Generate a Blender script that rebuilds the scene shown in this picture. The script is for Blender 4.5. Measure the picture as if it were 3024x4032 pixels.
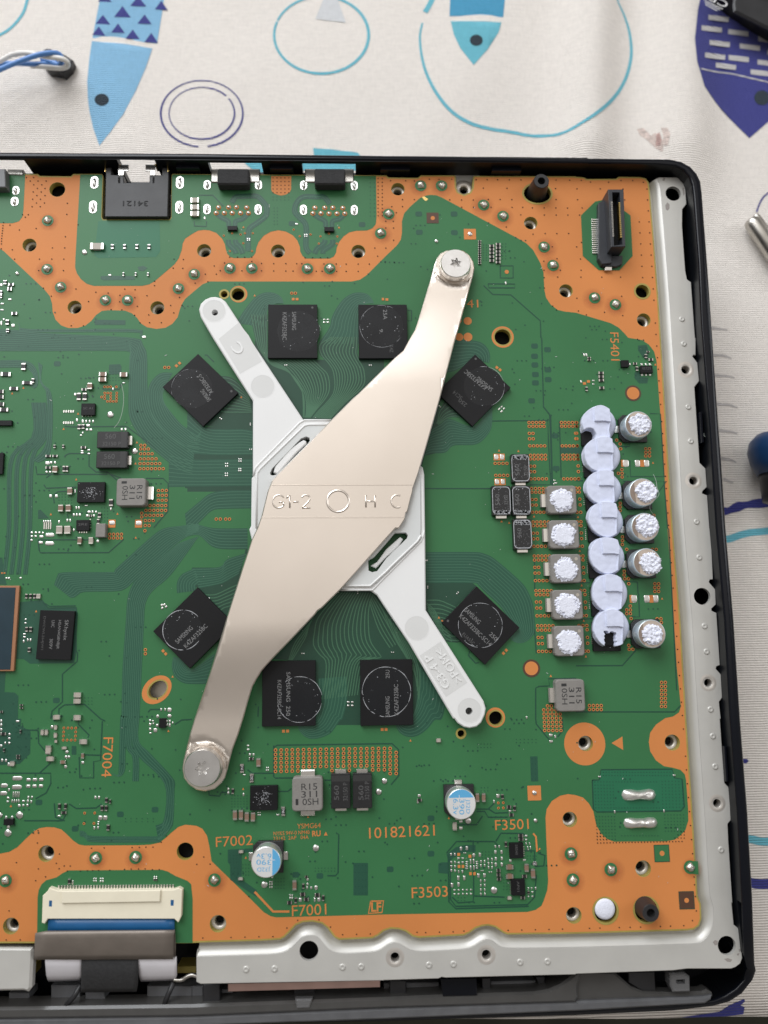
import bpy, math, random
import numpy as np
from mathutils import Vector, Matrix, noise
from mathutils.geometry import delaunay_2d_cdt

sc = bpy.context.scene
for o in list(bpy.data.objects): bpy.data.objects.remove(o)
random.seed(7)
MM = 0.001

# ------------------------------------------------------------------ camera
# The board lies flat in the plane z = 0 (millimetres in the code, metres in the scene).
FPX = 3100.0                                   # focal length, in pixels of the 3024 x 4032 photograph
_X = Vector((86000, 785, -FPX)).normalized()   # board "right" seen by the camera
_Y = Vector((-326, 20816, -FPX)); _Y = (_Y - _X * _Y.dot(_X)).normalized()
_Z = _X.cross(_Y)
R_WC = Matrix((( _X.x, _Y.x, _Z.x), (_X.y, _Y.y, _Z.y), (_X.z, _Y.z, _Z.z)))   # world -> camera
DEPTH = 183.0
_t = Vector(((1330 - 1512) / FPX * DEPTH, -(1980 - 2016) / FPX * DEPTH, -DEPTH))
R_CW = R_WC.transposed()
CAM = -(R_CW @ _t)
cd = bpy.data.cameras.new('camera'); cam = bpy.data.objects.new('camera', cd)
sc.collection.objects.link(cam); sc.camera = cam
cam.matrix_world = Matrix.Translation(CAM * MM) @ R_CW.to_4x4()
cd.sensor_fit = 'VERTICAL'; cd.sensor_height = 36.0; cd.sensor_width = 27.0
cd.lens = 36.0 * FPX / 4032.0
cd.clip_start = 0.005; cd.clip_end = 20
cd.dof.use_dof = True; cd.dof.focus_distance = 0.182; cd.dof.aperture_fstop = 11

# ------------------------------------------------------------------ light
w = bpy.data.worlds.new('World'); sc.world = w; w.use_nodes = True
bg = w.node_tree.nodes['Background']
bg.inputs['Color'].default_value = (0.96, 0.90, 0.84, 1); bg.inputs['Strength'].default_value = 0.24
def area(name, loc, target, sx, sy, power, col):
    l = bpy.data.lights.new(name, 'AREA'); l.shape = 'RECTANGLE'; l.size = sx; l.size_y = sy
    l.energy = power; l.color = col
    o = bpy.data.objects.new(name, l); sc.collection.objects.link(o)
    o.location = loc
    o.rotation_euler = (Vector(target) - Vector(loc)).to_track_quat('-Z', 'Y').to_euler()
    return o
area('window_light', (-0.46, 0.80, 0.62), (0, 0.02, 0), 0.85, 1.0, 15.0, (0.93, 0.96, 1.0))
area('ceiling_bounce_fill', (-0.05, 0.52, 1.30), (-0.05, 0.52, 0), 1.7, 1.25, 3.9, (1.0, 0.95, 0.89))  # unseen bounce panel, added; its near edge gives the clamp its reflected gradient
area('side_area_light', (1.3, 0.35, 0.9), (0, 0, 0), 0.6, 0.8, 5.0, (0.95, 0.97, 1.0))  # weaker area lamp, out of view on the right
sc.view_settings.view_transform = 'Standard'; sc.view_settings.look = 'None'
sc.view_settings.exposure = 0.0; sc.view_settings.gamma = 1.0
sc.render.engine = 'CYCLES'
sc.cycles.max_bounces = 6

# ------------------------------------------------------------------ measuring: tiles of the photograph -> board coordinates
TX = {'0': 0, '1': 756, '2': 1512, '3': 2268}
TY = {'A': 580, 'B': 1330, 'C': 2080, 'D': 2830, 'E': 3532}
def S(t, x, y):
    if t[0] == 'F':
        k = 1008 / 1659.0
        return (int(t[1]) * 1008 + x * k, y * k)
    k = 756 / 1659.0
    return (TX[t[1]] + x * k, TY[t[0]] + y * k)
def U(sx, sy, z=0.0):
    d = R_CW @ Vector(((sx - 1512) / FPX, -(sy - 2016) / FPX, -1.0))
    return CAM + d * ((z - CAM.z) / d.z)
def P(t, x, y, z=0.0): return U(*S(t, x, y), z)
def px(txt):
    """ 'A0 10 20 30 40 A1 5 6' -> list of photograph pixels """
    out = []; t = None; buf = None
    for tok in txt.split():
        if tok[0].isalpha(): t = tok
        elif buf is None: buf = float(tok)
        else: out.append(S(t, buf, float(tok))); buf = None
    return out
def xy(txt, z=0.0):
    return [(v.x, v.y) for v in (U(a, b, z) for a, b in px(txt))]
def pxmm(t, x, y, z=0.0):
    return (P(t, x + 50, y, z) - P(t, x - 50, y, z)).length / 100.0

# ------------------------------------------------------------------ materials
MATS = {}
def mat(name, col, rough=0.5, metal=0.0, var=0.0, vscale=300.0, bump=0.0, bscale=2000.0, spec=0.5, coat=0.0, emit=None, trans=0.0, aniso=None):
    m = bpy.data.materials.new(name); m.use_nodes = True; nt = m.node_tree; b = nt.nodes['Principled BSDF']
    b.inputs['Base Color'].default_value = (*col, 1); b.inputs['Roughness'].default_value = rough
    b.inputs['Metallic'].default_value = metal; b.inputs['Specular IOR Level'].default_value = spec
    b.inputs['Coat Weight'].default_value = coat; b.inputs['Transmission Weight'].default_value = trans
    tc = nt.nodes.new('ShaderNodeTexCoord')
    if var:
        n = nt.nodes.new('ShaderNodeTexNoise'); n.inputs['Scale'].default_value = vscale; n.inputs['Detail'].default_value = 5
        r = nt.nodes.new('ShaderNodeMapRange'); r.inputs['To Min'].default_value = 1 - var; r.inputs['To Max'].default_value = 1 + var
        r.inputs['From Min'].default_value = 0.25; r.inputs['From Max'].default_value = 0.75
        mx = nt.nodes.new('ShaderNodeMix'); mx.data_type = 'RGBA'; mx.blend_type = 'MULTIPLY'; mx.inputs['Factor'].default_value = 1
        mx.inputs['A'].default_value = (*col, 1)
        nt.links.new(tc.outputs['Object'], n.inputs['Vector']); nt.links.new(n.outputs['Fac'], r.inputs['Value'])
        nt.links.new(r.outputs['Result'], mx.inputs['B']); nt.links.new(mx.outputs['Result'], b.inputs['Base Color'])
        rr = nt.nodes.new('ShaderNodeMapRange'); rr.inputs['To Min'].default_value = max(rough - 0.06, 0.02); rr.inputs['To Max'].default_value = min(rough + 0.08, 1)
        nt.links.new(n.outputs['Fac'], rr.inputs['Value']); nt.links.new(rr.outputs['Result'], b.inputs['Roughness'])
    if bump:
        n2 = nt.nodes.new('ShaderNodeTexNoise'); n2.inputs['Scale'].default_value = bscale; n2.inputs['Detail'].default_value = 4
        bp = nt.nodes.new('ShaderNodeBump'); bp.inputs['Strength'].default_value = bump; bp.inputs['Distance'].default_value = 0.0002
        nt.links.new(tc.outputs['Object'], n2.inputs['Vector']); nt.links.new(n2.outputs['Fac'], bp.inputs['Height']); nt.links.new(bp.outputs['Normal'], b.inputs['Normal'])
    MATS[name] = m
    return m
mat('fr4', (0.36, 0.29, 0.07), 0.55, var=0.15)
mat('copper', (0.62, 0.225, 0.063), 0.58, var=0.10, vscale=28, bump=0.05, bscale=3000, spec=0.35)
mat('mask', (0.038, 0.162, 0.060), 0.40, var=0.06, vscale=45, bump=0.03, bscale=2500, spec=0.35)
mat('mask_bright', (0.020, 0.150, 0.072), 0.40, var=0.05, vscale=45, spec=0.35)
mat('mask_dark', (0.017, 0.085, 0.050), 0.40, var=0.06, vscale=60, spec=0.45)
mat('mask_core', (0.013, 0.060, 0.034), 0.40, var=0.06, vscale=60, spec=0.45)
mat('trace', (0.042, 0.140, 0.084), 0.42, spec=0.45)
mat('trace_core', (0.052, 0.150, 0.082), 0.42, spec=0.45)
mat('solder', (0.80, 0.79, 0.76), 0.30, 1.0, var=0.12, vscale=1500, bump=0.25, bscale=1500)
mat('solder_dull', (0.66, 0.63, 0.56), 0.42, 1.0, var=0.2, vscale=1200, bump=0.3, bscale=1200)
mat('tin', (0.80, 0.78, 0.74), 0.25, 1.0)
mat('hole', (0.008, 0.008, 0.008), 0.9)
mat('chip', (0.0085, 0.0085, 0.0095), 0.46, var=0.15, vscale=120, bump=0.10, bscale=6000, spec=0.24)
mat('chip_oil', (0.006, 0.0072, 0.0095), 0.26, var=0.1, vscale=200, spec=0.4)
mat('chip_print', (0.20, 0.20, 0.20), 0.6)
mat('print_mid', (0.12, 0.12, 0.12), 0.6)
mat('print_dim', (0.085, 0.085, 0.085), 0.6)
mat('residue', (0.40, 0.41, 0.43), 0.55, var=0.3, vscale=2500)
mat('cap_brown', (0.235, 0.150, 0.105), 0.45, var=0.08)
mat('cap_grey', (0.42, 0.38, 0.32), 0.45, var=0.08)
mat('res_black', (0.015, 0.015, 0.015), 0.4)
mat('black_plastic', (0.016, 0.016, 0.017), 0.38, var=0.1, bump=0.08)
mat('connector_grey', (0.034, 0.037, 0.044), 0.40, var=0.1, bump=0.05)
mat('connector_black', (0.022, 0.022, 0.024), 0.42, var=0.1, bump=0.05)
mat('case_black', (0.0045, 0.0055, 0.009), 0.17, var=0.12, vscale=60, bump=0.03, bscale=800, spec=0.28)
mat('case_inside', (0.005, 0.006, 0.008), 0.35, var=0.1, spec=0.3)
mat('foam', (0.030, 0.030, 0.031), 0.95, var=0.25, vscale=1500, bump=0.6, bscale=2500)
mat('ferrite', (0.235, 0.222, 0.205), 0.55, var=0.07, vscale=700, bump=0.2, bscale=3000)
mat('ink', (0.025, 0.025, 0.025), 0.6)
mat('can_silver', (0.80, 0.80, 0.80), 0.33, 0.75, var=0.04)
mat('can_side', (0.58, 0.66, 0.70), 0.35, 0.5, var=0.06)
mat('can_print', (0.70, 0.70, 0.69), 0.5, 0.15, var=0.03)
mat('can_top', (0.52, 0.44, 0.37), 0.42, 0.35, var=0.06)
mat('can_top_dark', (0.27, 0.21, 0.17), 0.45, 0.2)
mat('can_blue', (0.11, 0.40, 0.67), 0.4)
mat('putty', (0.66, 0.70, 0.86), 0.58, var=0.03, vscale=500, bump=0.2, bscale=1800)
mat('putty_crumb', (0.78, 0.80, 0.90), 0.7, var=0.05, vscale=900, bump=0.5, bscale=2500)
mat('clamp_metal', (0.85, 0.77, 0.69), 0.34, 1.0, var=0.045, vscale=30, bump=0.06, bscale=4500)
mat('screw_metal', (0.80, 0.79, 0.775), 0.30, 1.0, var=0.05, vscale=300, bump=0.03, bscale=2500)
mat('frame_metal', (0.585, 0.575, 0.54), 0.42, 0.30, var=0.05, vscale=120, bump=0.05, bscale=1200)
mat('boss_metal', (0.66, 0.62, 0.57), 0.40, 0.6, var=0.1)
mat('white_plastic', (0.80, 0.80, 0.79), 0.42, var=0.02, vscale=80)
mat('white_plastic_shaded', (0.66, 0.675, 0.665), 0.45, var=0.02)  # same white plastic; the centre frame's shading is put into a darker colour
mat('white_plastic_rough', (0.68, 0.68, 0.665), 0.6, var=0.02)
mat('cream_plastic', (0.82, 0.76, 0.60), 0.45, var=0.03)
mat('blue_film', (0.012, 0.105, 0.27), 0.35, var=0.08)
mat('grey_tape', (0.25, 0.215, 0.185), 0.50, 0.35, var=0.10, vscale=300, bump=0.15, bscale=1500)
mat('white_film', (0.80, 0.78, 0.82), 0.3, var=0.03)
mat('gold', (0.86, 0.64, 0.25), 0.25, 1.0)
mat('steel', (0.52, 0.50, 0.46), 0.3, 1.0, var=0.1)
mat('clear_plastic', (0.52, 0.52, 0.53), 0.16, trans=0.75, spec=0.6)
mat('smoke_plastic', (0.075, 0.073, 0.070), 0.22, var=0.08, spec=0.6)
mat('grey_plastic', (0.12, 0.122, 0.128), 0.40, var=0.15, bump=0.05)
mat('heat_pipe', (0.62, 0.42, 0.37), 0.35, 0.9, var=0.06)
mat('wire_blue', (0.10, 0.25, 0.58), 0.35)
mat('wire_white', (0.72, 0.70, 0.66), 0.38)
mat('tool_blue', (0.010, 0.045, 0.13), 0.35, var=0.1)
mat('white_ink', (0.70, 0.70, 0.70), 0.6)
mat('floor_dark', (0.030, 0.030, 0.018), 0.8, var=0.3, vscale=40)
mat('scuff', (0.30, 0.27, 0.25), 0.6)
mat('fibre', (0.45, 0.50, 0.45), 0.7)
mat('moat', (0.011, 0.066, 0.040), 0.42, spec=0.45)
mat('brown_mask', (0.085, 0.040, 0.022), 0.5)

def stain_mat(name, col):
    m = mat(name, col, 0.6); nt = m.node_tree; b = nt.nodes['Principled BSDF']
    tc = nt.nodes.new('ShaderNodeTexCoord'); ln = nt.nodes.new('ShaderNodeVectorMath'); ln.operation = 'LENGTH'
    n = nt.nodes.new('ShaderNodeTexNoise'); n.inputs['Scale'].default_value = 2500
    r = nt.nodes.new('ShaderNodeMapRange'); r.inputs['From Min'].default_value = 0.00045; r.inputs['From Max'].default_value = 0.001
    r.inputs['To Min'].default_value = 0.36; r.inputs['To Max'].default_value = 0.0
    ml = nt.nodes.new('ShaderNodeMath'); ml.operation = 'MULTIPLY'
    nt.links.new(tc.outputs['Object'], ln.inputs[0]); nt.links.new(ln.outputs['Value'], r.inputs['Value']); nt.links.new(tc.outputs['Object'], n.inputs['Vector'])
    n2 = nt.nodes.new('ShaderNodeMath'); n2.operation = 'ADD'; n2.inputs[1].default_value = 0.35; nt.links.new(n.outputs['Fac'], n2.inputs[0])
    nt.links.new(r.outputs['Result'], ml.inputs[0]); nt.links.new(n2.outputs[0], ml.inputs[1]); nt.links.new(ml.outputs[0], b.inputs['Alpha'])
stain_mat('flux_stain', (0.44, 0.135, 0.05))
mat('dust', (0.50, 0.53, 0.50), 0.9)
def cloth_mat(name, col, var=0.035):
    m = bpy.data.materials.new(name); m.use_nodes = True; nt = m.node_tree; b = nt.nodes['Principled BSDF']
    b.inputs['Roughness'].default_value = 0.9; b.inputs['Specular IOR Level'].default_value = 0.15
    b.inputs['Sheen Weight'].default_value = 0.15
    tc = nt.nodes.new('ShaderNodeTexCoord')
    wv = nt.nodes.new('ShaderNodeTexWave'); wv.bands_direction = 'Y'; wv.inputs['Scale'].default_value = 500.0
    wv.inputs['Distortion'].default_value = 1.6; wv.inputs['Detail'].default_value = 2; wv.inputs['Detail Scale'].default_value = 0.35
    mp = nt.nodes.new('ShaderNodeMapping'); mp.inputs['Scale'].default_value = (1500, 420, 1)
    n1 = nt.nodes.new('ShaderNodeTexNoise'); n1.inputs['Scale'].default_value = 1.0; n1.inputs['Detail'].default_value = 4; n1.inputs['Roughness'].default_value = 0.6
    n2 = nt.nodes.new('ShaderNodeTexNoise'); n2.inputs['Scale'].default_value = 16; n2.inputs['Detail'].default_value = 3
    mp2 = nt.nodes.new('ShaderNodeMapping'); mp2.inputs['Scale'].default_value = (350, 1300, 1)
    n3 = nt.nodes.new('ShaderNodeTexNoise'); n3.inputs['Scale'].default_value = 1.0; n3.inputs['Detail'].default_value = 3
    L = nt.links.new
    for q in (wv, n2): L(tc.outputs['Object'], q.inputs['Vector'])
    L(tc.outputs['Object'], mp.inputs['Vector']); L(mp.outputs['Vector'], n1.inputs['Vector'])
    L(tc.outputs['Object'], mp2.inputs['Vector']); L(mp2.outputs['Vector'], n3.inputs['Vector'])
    ad = nt.nodes.new('ShaderNodeMath'); ad.operation = 'ADD'; L(n1.outputs['Fac'], ad.inputs[0]); L(n3.outputs['Fac'], ad.inputs[1])
    r = nt.nodes.new('ShaderNodeMapRange'); r.inputs['From Min'].default_value = 0.7; r.inputs['From Max'].default_value = 1.3
    r.inputs['To Min'].default_value = 1 - var * 2; r.inputs['To Max'].default_value = 1 + var
    L(ad.outputs[0], r.inputs['Value'])
    mx = nt.nodes.new('ShaderNodeMix'); mx.data_type = 'RGBA'; mx.blend_type = 'MULTIPLY'; mx.inputs['Factor'].default_value = 1
    mx.inputs['A'].default_value = (*col, 1); L(r.outputs['Result'], mx.inputs['B']); L(mx.outputs['Result'], b.inputs['Base Color'])
    bp = nt.nodes.new('ShaderNodeBump'); bp.inputs['Strength'].default_value = 0.7; bp.inputs['Distance'].default_value = 0.0004
    L(wv.outputs['Fac'], bp.inputs['Height'])
    bp2 = nt.nodes.new('ShaderNodeBump'); bp2.inputs['Strength'].default_value = 0.35; bp2.inputs['Distance'].default_value = 0.0003
    L(n1.outputs['Fac'], bp2.inputs['Height']); L(bp.outputs['Normal'], bp2.inputs['Normal']); L(bp2.outputs['Normal'], b.inputs['Normal'])
    MATS[name] = m
cloth_mat('cloth', (0.91, 0.855, 0.795)); cloth_mat('cloth_pale_blue', (0.72, 0.735, 0.75))
cloth_mat('cloth_light_blue', (0.27, 0.53, 0.76)); cloth_mat('cloth_cyan', (0.17, 0.54, 0.66)); cloth_mat('cloth_blue', (0.08, 0.36, 0.58))
cloth_mat('cloth_navy', (0.055, 0.06, 0.27)); cloth_mat('cloth_eye', (0.03, 0.045, 0.06)); cloth_mat('cloth_grey', (0.58, 0.55, 0.54))
cloth_mat('cloth_pale', (0.64, 0.62, 0.61)); cloth_mat('cloth_stain', (0.80, 0.67, 0.61), 0.2); cloth_mat('cloth_stain_dark', (0.62, 0.42, 0.38), 0.25)

# ------------------------------------------------------------------ mesh helpers (all in millimetres)
WM = {}
def link(o, parent=None, world=None):
    sc.collection.objects.link(o)
    world = world if world is not None else Matrix.Identity(4)
    WM[o] = world
    if parent is not None:
        o.parent = parent; o.matrix_parent_inverse = WM[parent].inverted()
    o.matrix_basis = world
    return o
def tag(o, label=None, cat=None, group=None, kind=None):
    for k, v in (('label', label), ('category', cat), ('group', group), ('kind', kind)):
        if v: o[k] = v
    return o
def empty(name, loc, label, cat, group=None, parent=None):
    o = bpy.data.objects.new(name, None); o.empty_display_size = 0.005
    link(o, parent, Matrix.Translation(Vector(loc) * MM))
    return tag(o, label, cat, group)
def mesh(name, v, f, mats, mi=None, smooth=False):
    me = bpy.data.meshes.new(name)
    me.from_pydata([(a * MM, b * MM, c * MM) for a, b, c in v], [], f)
    for m in ([mats] if isinstance(mats, str) else mats): me.materials.append(MATS[m])
    if mi is not None: me.polygons.foreach_set('material_index', mi)
    if smooth: me.polygons.foreach_set('use_smooth', [True] * len(me.polygons))
    me.update()
    return me
def obj(name, me, parent=None, world=None):
    return link(bpy.data.objects.new(name, me), parent, world)
def at(x, y, z=0.0, rot=0.0, s=(1, 1, 1)):
    return Matrix.Translation(Vector((x, y, z)) * MM) @ Matrix.Rotation(math.radians(rot), 4, 'Z') @ Matrix.Diagonal((*s, 1))
class MB:
    def __init__(s): s.v = []; s.f = []; s.m = []
    def add(s, v, f, m=0):
        n = len(s.v); s.v += [tuple(p) for p in v]; s.f += [tuple(i + n for i in q) for q in f]; s.m += [m] * len(f); return s
    def build(s, name, mats, parent=None, world=None, smooth=False):
        return obj(name, mesh(name, s.v, s.f, mats, s.m, smooth), parent, world)
def ccw(p):
    a = sum(p[i][0] * p[(i + 1) % len(p)][1] - p[(i + 1) % len(p)][0] * p[i][1] for i in range(len(p)))
    return list(p) if a > 0 else list(p)[::-1]
def offset(p, d):
    """ inset (d > 0) of a counter-clockwise polygon """
    n = len(p); out = []
    for i in range(n):
        a = Vector(p[i - 1]); b = Vector(p[i]); c = Vector(p[(i + 1) % n])
        e1 = (b - a); e2 = (c - b)
        if e1.length < 1e-6 or e2.length < 1e-6: out.append(tuple(b)); continue
        e1.normalize(); e2.normalize()
        n1 = Vector((-e1.y, e1.x)); n2 = Vector((-e2.y, e2.x)); m = n1 + n2
        if m.length < 0.3: m = n1
        m.normalize(); k = d / max(m.dot(n1), 0.5)
        out.append((b.x + m.x * k, b.y + m.y * k))
    return out
def circ(x, y, r, n=20, ry=None, rot=0.0):
    ry = r if ry is None else ry; c, s = math.cos(math.radians(rot)), math.sin(math.radians(rot))
    return [(x + c * r * math.cos(a) - s * ry * math.sin(a), y + s * r * math.cos(a) + c * ry * math.sin(a)) for a in (2 * math.pi * i / n for i in range(n))]
def rrect(w, h, r, seg=3, cx=0, cy=0, rot=0.0):
    r = min(r, w * .499, h * .499); out = []
    for sx, sy, a0 in ((1, 1, 0), (-1, 1, 90), (-1, -1, 180), (1, -1, 270)):
        for i in range(seg + 1):
            a = math.radians(a0 + 90 * i / seg)
            out.append((sx * (w / 2 - r) + r * math.cos(a), sy * (h / 2 - r) + r * math.sin(a)))
    c, s = math.cos(math.radians(rot)), math.sin(math.radians(rot))
    return [(cx + c * x - s * y, cy + s * x + c * y) for x, y in out]
def inside(p, poly):
    x, y = p; r = False; n = len(poly); j = n - 1
    for i in range(n):
        xi, yi = poly[i]; xj, yj = poly[j]
        if (yi > y) != (yj > y) and x < (xj - xi) * (y - yi) / (yj - yi) + xi: r = not r
        j = i
    return r
def fill(outline, holes=(), pts=()):
    """ triangulate outline minus holes, with extra inner points """
    v = []; e = []
    for loop in [outline] + list(holes):
        n = len(v); k = len(loop)
        v += [Vector(p) for p in loop]; e += [(n + i, n + (i + 1) % k) for i in range(k)]
    v += [Vector(p) for p in pts]
    r = delaunay_2d_cdt(v, e, [], 1, 1e-5)
    vv = [(p.x, p.y) for p in r[0]]; ff = []
    bb = [(min(q[0] for q in h), max(q[0] for q in h), min(q[1] for q in h), max(q[1] for q in h), h) for h in holes]
    for f in r[2]:
        c = (sum(vv[i][0] for i in f) / len(f), sum(vv[i][1] for i in f) / len(f))
        if any(b[0] < c[0] < b[1] and b[2] < c[1] < b[3] and inside(c, b[4]) for b in bb): continue
        ff.append(ccw_tri(r[0], f))
    return vv, ff
def ccw_tri(v, f):
    a, b, c = (v[i] for i in f[:3])
    return tuple(f) if (b - a).cross(c - a) > 0 else tuple(f)[::-1]
def sheet(mb, outline, z, holes=(), m=0, pts=(), zf=None):
    v, f = fill(outline, holes, pts)
    return mb.add([(x, y, zf(x, y) if zf else z) for x, y in v], f, m)
def slab(mb, outline, z0, z1, bev=0.0, holes=(), m=0, zf=None, pts=(), ms=None):
    """ solid plate; zf(x, y) adds to the height """
    o = ccw(outline); ms = m if ms is None else ms
    g = (lambda x, y: zf(x, y)) if zf else (lambda x, y: 0.0)
    rings = [(o, z0), (o, z1 - bev)]
    top = offset(o, bev) if bev else o
    if bev: rings.append((top, z1))
    n = len(o); v = []; f = []
    for p, z in rings: v += [(x, y, z + g(x, y)) for x, y in p]
    for k in range(len(rings) - 1):
        for i in range(n):
            j = (i + 1) % n; f.append((k * n + i, k * n + j, (k + 1) * n + j, (k + 1) * n + i))
    mb.add(v, f, ms)
    for h in holes:
        h = ccw(h)[::-1]; k = len(h)
        mb.add([(x, y, z0 + g(x, y)) for x, y in h] + [(x, y, z1 + g(x, y)) for x, y in h],
               [(i, (i + 1) % k, k + (i + 1) % k, k + i) for i in range(k)], ms)
    if holes or zf or len(o) > 24:
        tv, tf = fill(top, holes, pts)
        mb.add([(x, y, z1 + g(x, y)) for x, y in tv], tf, m)
    else:
        mb.add([(x, y, z1) for x, y in top], [tuple(range(n))], m)
    return mb
def lathe(mb, prof, n=24, cx=0, cy=0, m=0, ms=None):
    v = []; f = []
    for r, z in prof: v += [(cx + r * math.cos(2 * math.pi * i / n), cy + r * math.sin(2 * math.pi * i / n), z) for i in range(n)]
    for k in range(len(prof) - 1):
        for i in range(n):
            j = (i + 1) % n; f.append((k * n + i, k * n + j, (k + 1) * n + j, (k + 1) * n + i))
    nf = len(f)
    b = len(mb.v); mb.add(v, f, m)
    if ms: 
        for k, mm_ in enumerate(ms[:len(prof) - 1]): 
            for i in range(n): mb.m[len(mb.m) - nf + k * n + i] = mm_
    if prof[-1][0] > 1e-6: mb.add([v[(len(prof) - 1) * n + i] for i in range(n)], [tuple(range(n))], ms[-1] if ms else m)
    return mb
def smooth_line(p, closed=False, k=6):
    n = len(p); out = []
    rng = range(n if closed else n - 1)
    for i in rng:
        g = lambda j: p[j % n] if closed else p[max(0, min(n - 1, j))]
        a, b, c, d = g(i - 1), g(i), g(i + 1), g(i + 2)
        for s in range(k):
            t = s / k
            out.append(tuple(0.5 * (2 * b[q] + (c[q] - a[q]) * t + (2 * a[q] - 5 * b[q] + 4 * c[q] - d[q]) * t * t + (3 * b[q] - a[q] - 3 * c[q] + d[q]) * t ** 3) for q in range(len(b))))
    if not closed: out.append(tuple(p[-1]))
    return out
def ribbon(mb, p, wd, z, m=0, closed=False, zf=None):
    n = len(p); v = []; f = []
    for i in range(n):
        a = p[i - 1] if (i > 0 or closed) else p[i]; b = p[(i + 1) % n] if (i < n - 1 or closed) else p[i]
        dx, dy = b[0] - a[0], b[1] - a[1]; l = math.hypot(dx, dy) or 1
        ww = wd(i / max(n - 1, 1)) if callable(wd) else wd
        ox, oy = -dy / l * ww / 2, dx / l * ww / 2
        for s in (1, -1):
            x, y = p[i][0] + s * ox, p[i][1] + s * oy; v.append((x, y, z + (zf(x, y) if zf else 0)))
    for i in range(n if closed else n - 1):
        j = (i + 1) % n; f.append((2 * i + 1, 2 * j + 1, 2 * j, 2 * i))
    return mb.add(v, f, m)
def tube(mb, p, r, n=10, m=0, cap=True):
    v = []; f = []; k = len(p)
    up = Vector((0, 0, 1))
    for i in range(k):
        a = Vector(p[max(i - 1, 0)]); b = Vector(p[min(i + 1, k - 1)]); d = (b - a).normalized()
        u = d.cross(up if abs(d.z) < .9 else Vector((1, 0, 0))).normalized(); w2 = d.cross(u)
        rr = r[i] if isinstance(r, (list, tuple)) else r
        for q in range(n):
            an = 2 * math.pi * q / n; v.append(tuple(Vector(p[i]) + u * rr * math.cos(an) + w2 * rr * math.sin(an)))
    for i in range(k - 1):
        for q in range(n):
            j = (q + 1) % n; f.append((i * n + q, i * n + j, (i + 1) * n + j, (i + 1) * n + q))
    if cap: f += [tuple(range(n))[::-1], tuple((k - 1) * n + q for q in range(n))]
    return mb.add(v, f, m)
def text(name, s, t, x, y, length, rot, z, m, parent, depth=0.0, bold=0.0, cap=None, flip=False, bead=0.0):
    """ lettering lying flat, centred on a photo position; length in tile pixels along the line, cap = letter height """
    cu = bpy.data.curves.new(name, 'FONT'); cu.body = s; cu.size = 1.0; cu.extrude = 0.0; cu.offset = bold; cu.resolution_u = 3
    if bead: cu.fill_mode = 'NONE'; cu.bevel_depth = 0.03; cu.bevel_resolution = 2
    tmp = bpy.data.objects.new('tmp_text', cu); me = bpy.data.meshes.new_from_object(tmp); bpy.data.objects.remove(tmp); bpy.data.curves.remove(cu)
    n = len(me.vertices)
    if n == 0: return None
    co = np.empty(n * 3); me.vertices.foreach_get('co', co); co = co.reshape(-1, 3)
    lo, hi = co.min(0), co.max(0); k = pxmm(t, x, y, z)
    sx = length * k / (hi[0] - lo[0]); sy = (cap * k / (hi[1] - lo[1])) if cap else sx
    q = (co - (lo + hi) / 2) * [sx * (-1 if flip else 1), sy, bead / 0.03 if bead else 0]
    c, sn = math.cos(math.radians(rot)), math.sin(math.radians(rot)); p = P(t, x, y, z)
    v = [(p.x + c * a - sn * b, p.y + sn * a + c * b, z + h) for a, b, h in q]
    f = [tuple(pl.vertices) for pl in me.polygons]
    bpy.data.meshes.remove(me)
    if depth:                                    # raised lettering gets side walls
        nv = len(v); cnt = {}
        for q2 in f:
            for i in range(len(q2)):
                a, b = q2[i], q2[(i + 1) % len(q2)]; cnt.setdefault((min(a, b), max(a, b)), []).append((a, b))
        f2 = list(f)
        v = [(a, b, cz + depth) for a, b, cz in v] + v
        for e, l in cnt.items():
            if len(l) == 1: a, b = l[0]; f2.append((b, a, a + nv, b + nv))
        f = f2
    return obj(name, mesh(name, v, f, m), parent)
def hnoise(x, y, s, seed=0): return noise.noise(Vector((x * s + seed * 13.7, y * s - seed * 7.1, seed * 3.3)))
# ------------------------------------------------------------------ the table and its cloth
ZC = -28.0
def fold(x, y):
    """ soft folds of the cloth """
    a = x - (70 + 0.10 * (y - 90)); b = x - (99 + 0.06 * (y - 90)); c = x + 62 + 0.25 * (y - 120)
    e = max(0.0, min(1.0, (y - 78) / 30.0))
    h = 6.0 * math.exp(-(a / 8.5) ** 2) * e + 5.2 * math.exp(-(b / 9.5) ** 2) * e + 2.2 * math.exp(-(c / 12.0) ** 2) * e
    h += 0.8 * math.exp(-((x - 22 - 0.5 * (y - 100)) / 14.0) ** 2) * e
    h += 0.7 * hnoise(x, y, 0.018, 3) + 0.35 * hnoise(x, y, 0.05, 9)
    return h
def cz(x, y): return ZC + fold(x, y)
hem = [(v.x, v.y) for v in (U(-2600, 4020, ZC), U(2600, 4012, ZC), U(2830, 4004, ZC), U(6200, 3990, ZC))]
xs = np.concatenate([np.arange(-420, -150, 30), np.arange(-150, 190, 2.5), np.arange(190, 430, 30)])
ys = np.concatenate([np.arange(-90, 60, 5.0), np.arange(60, 160, 2.5), np.arange(160, 430, 30)])
mb = MB(); nx, ny = len(xs), len(ys)
def hem_y(x):
    for (a, b), (c, d) in zip(hem, hem[1:]):
        if a <= x <= c: return b + (d - b) * (x - a) / (c - a)
    return hem[-1][1] if x > 0 else hem[0][1]
grid = []
for j, y in enumerate(ys):
    for i, x in enumerate(xs):
        hy = hem_y(x); yy = hy + (y + 90) * (430 - hy) / 520.0 if y < 60 else None
        if yy is None: yy = y
        else: yy = hy + (y - ys[0]) / (60 - ys[0]) * (60 - hy)
        grid.append((x, yy, cz(x, yy)))
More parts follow.
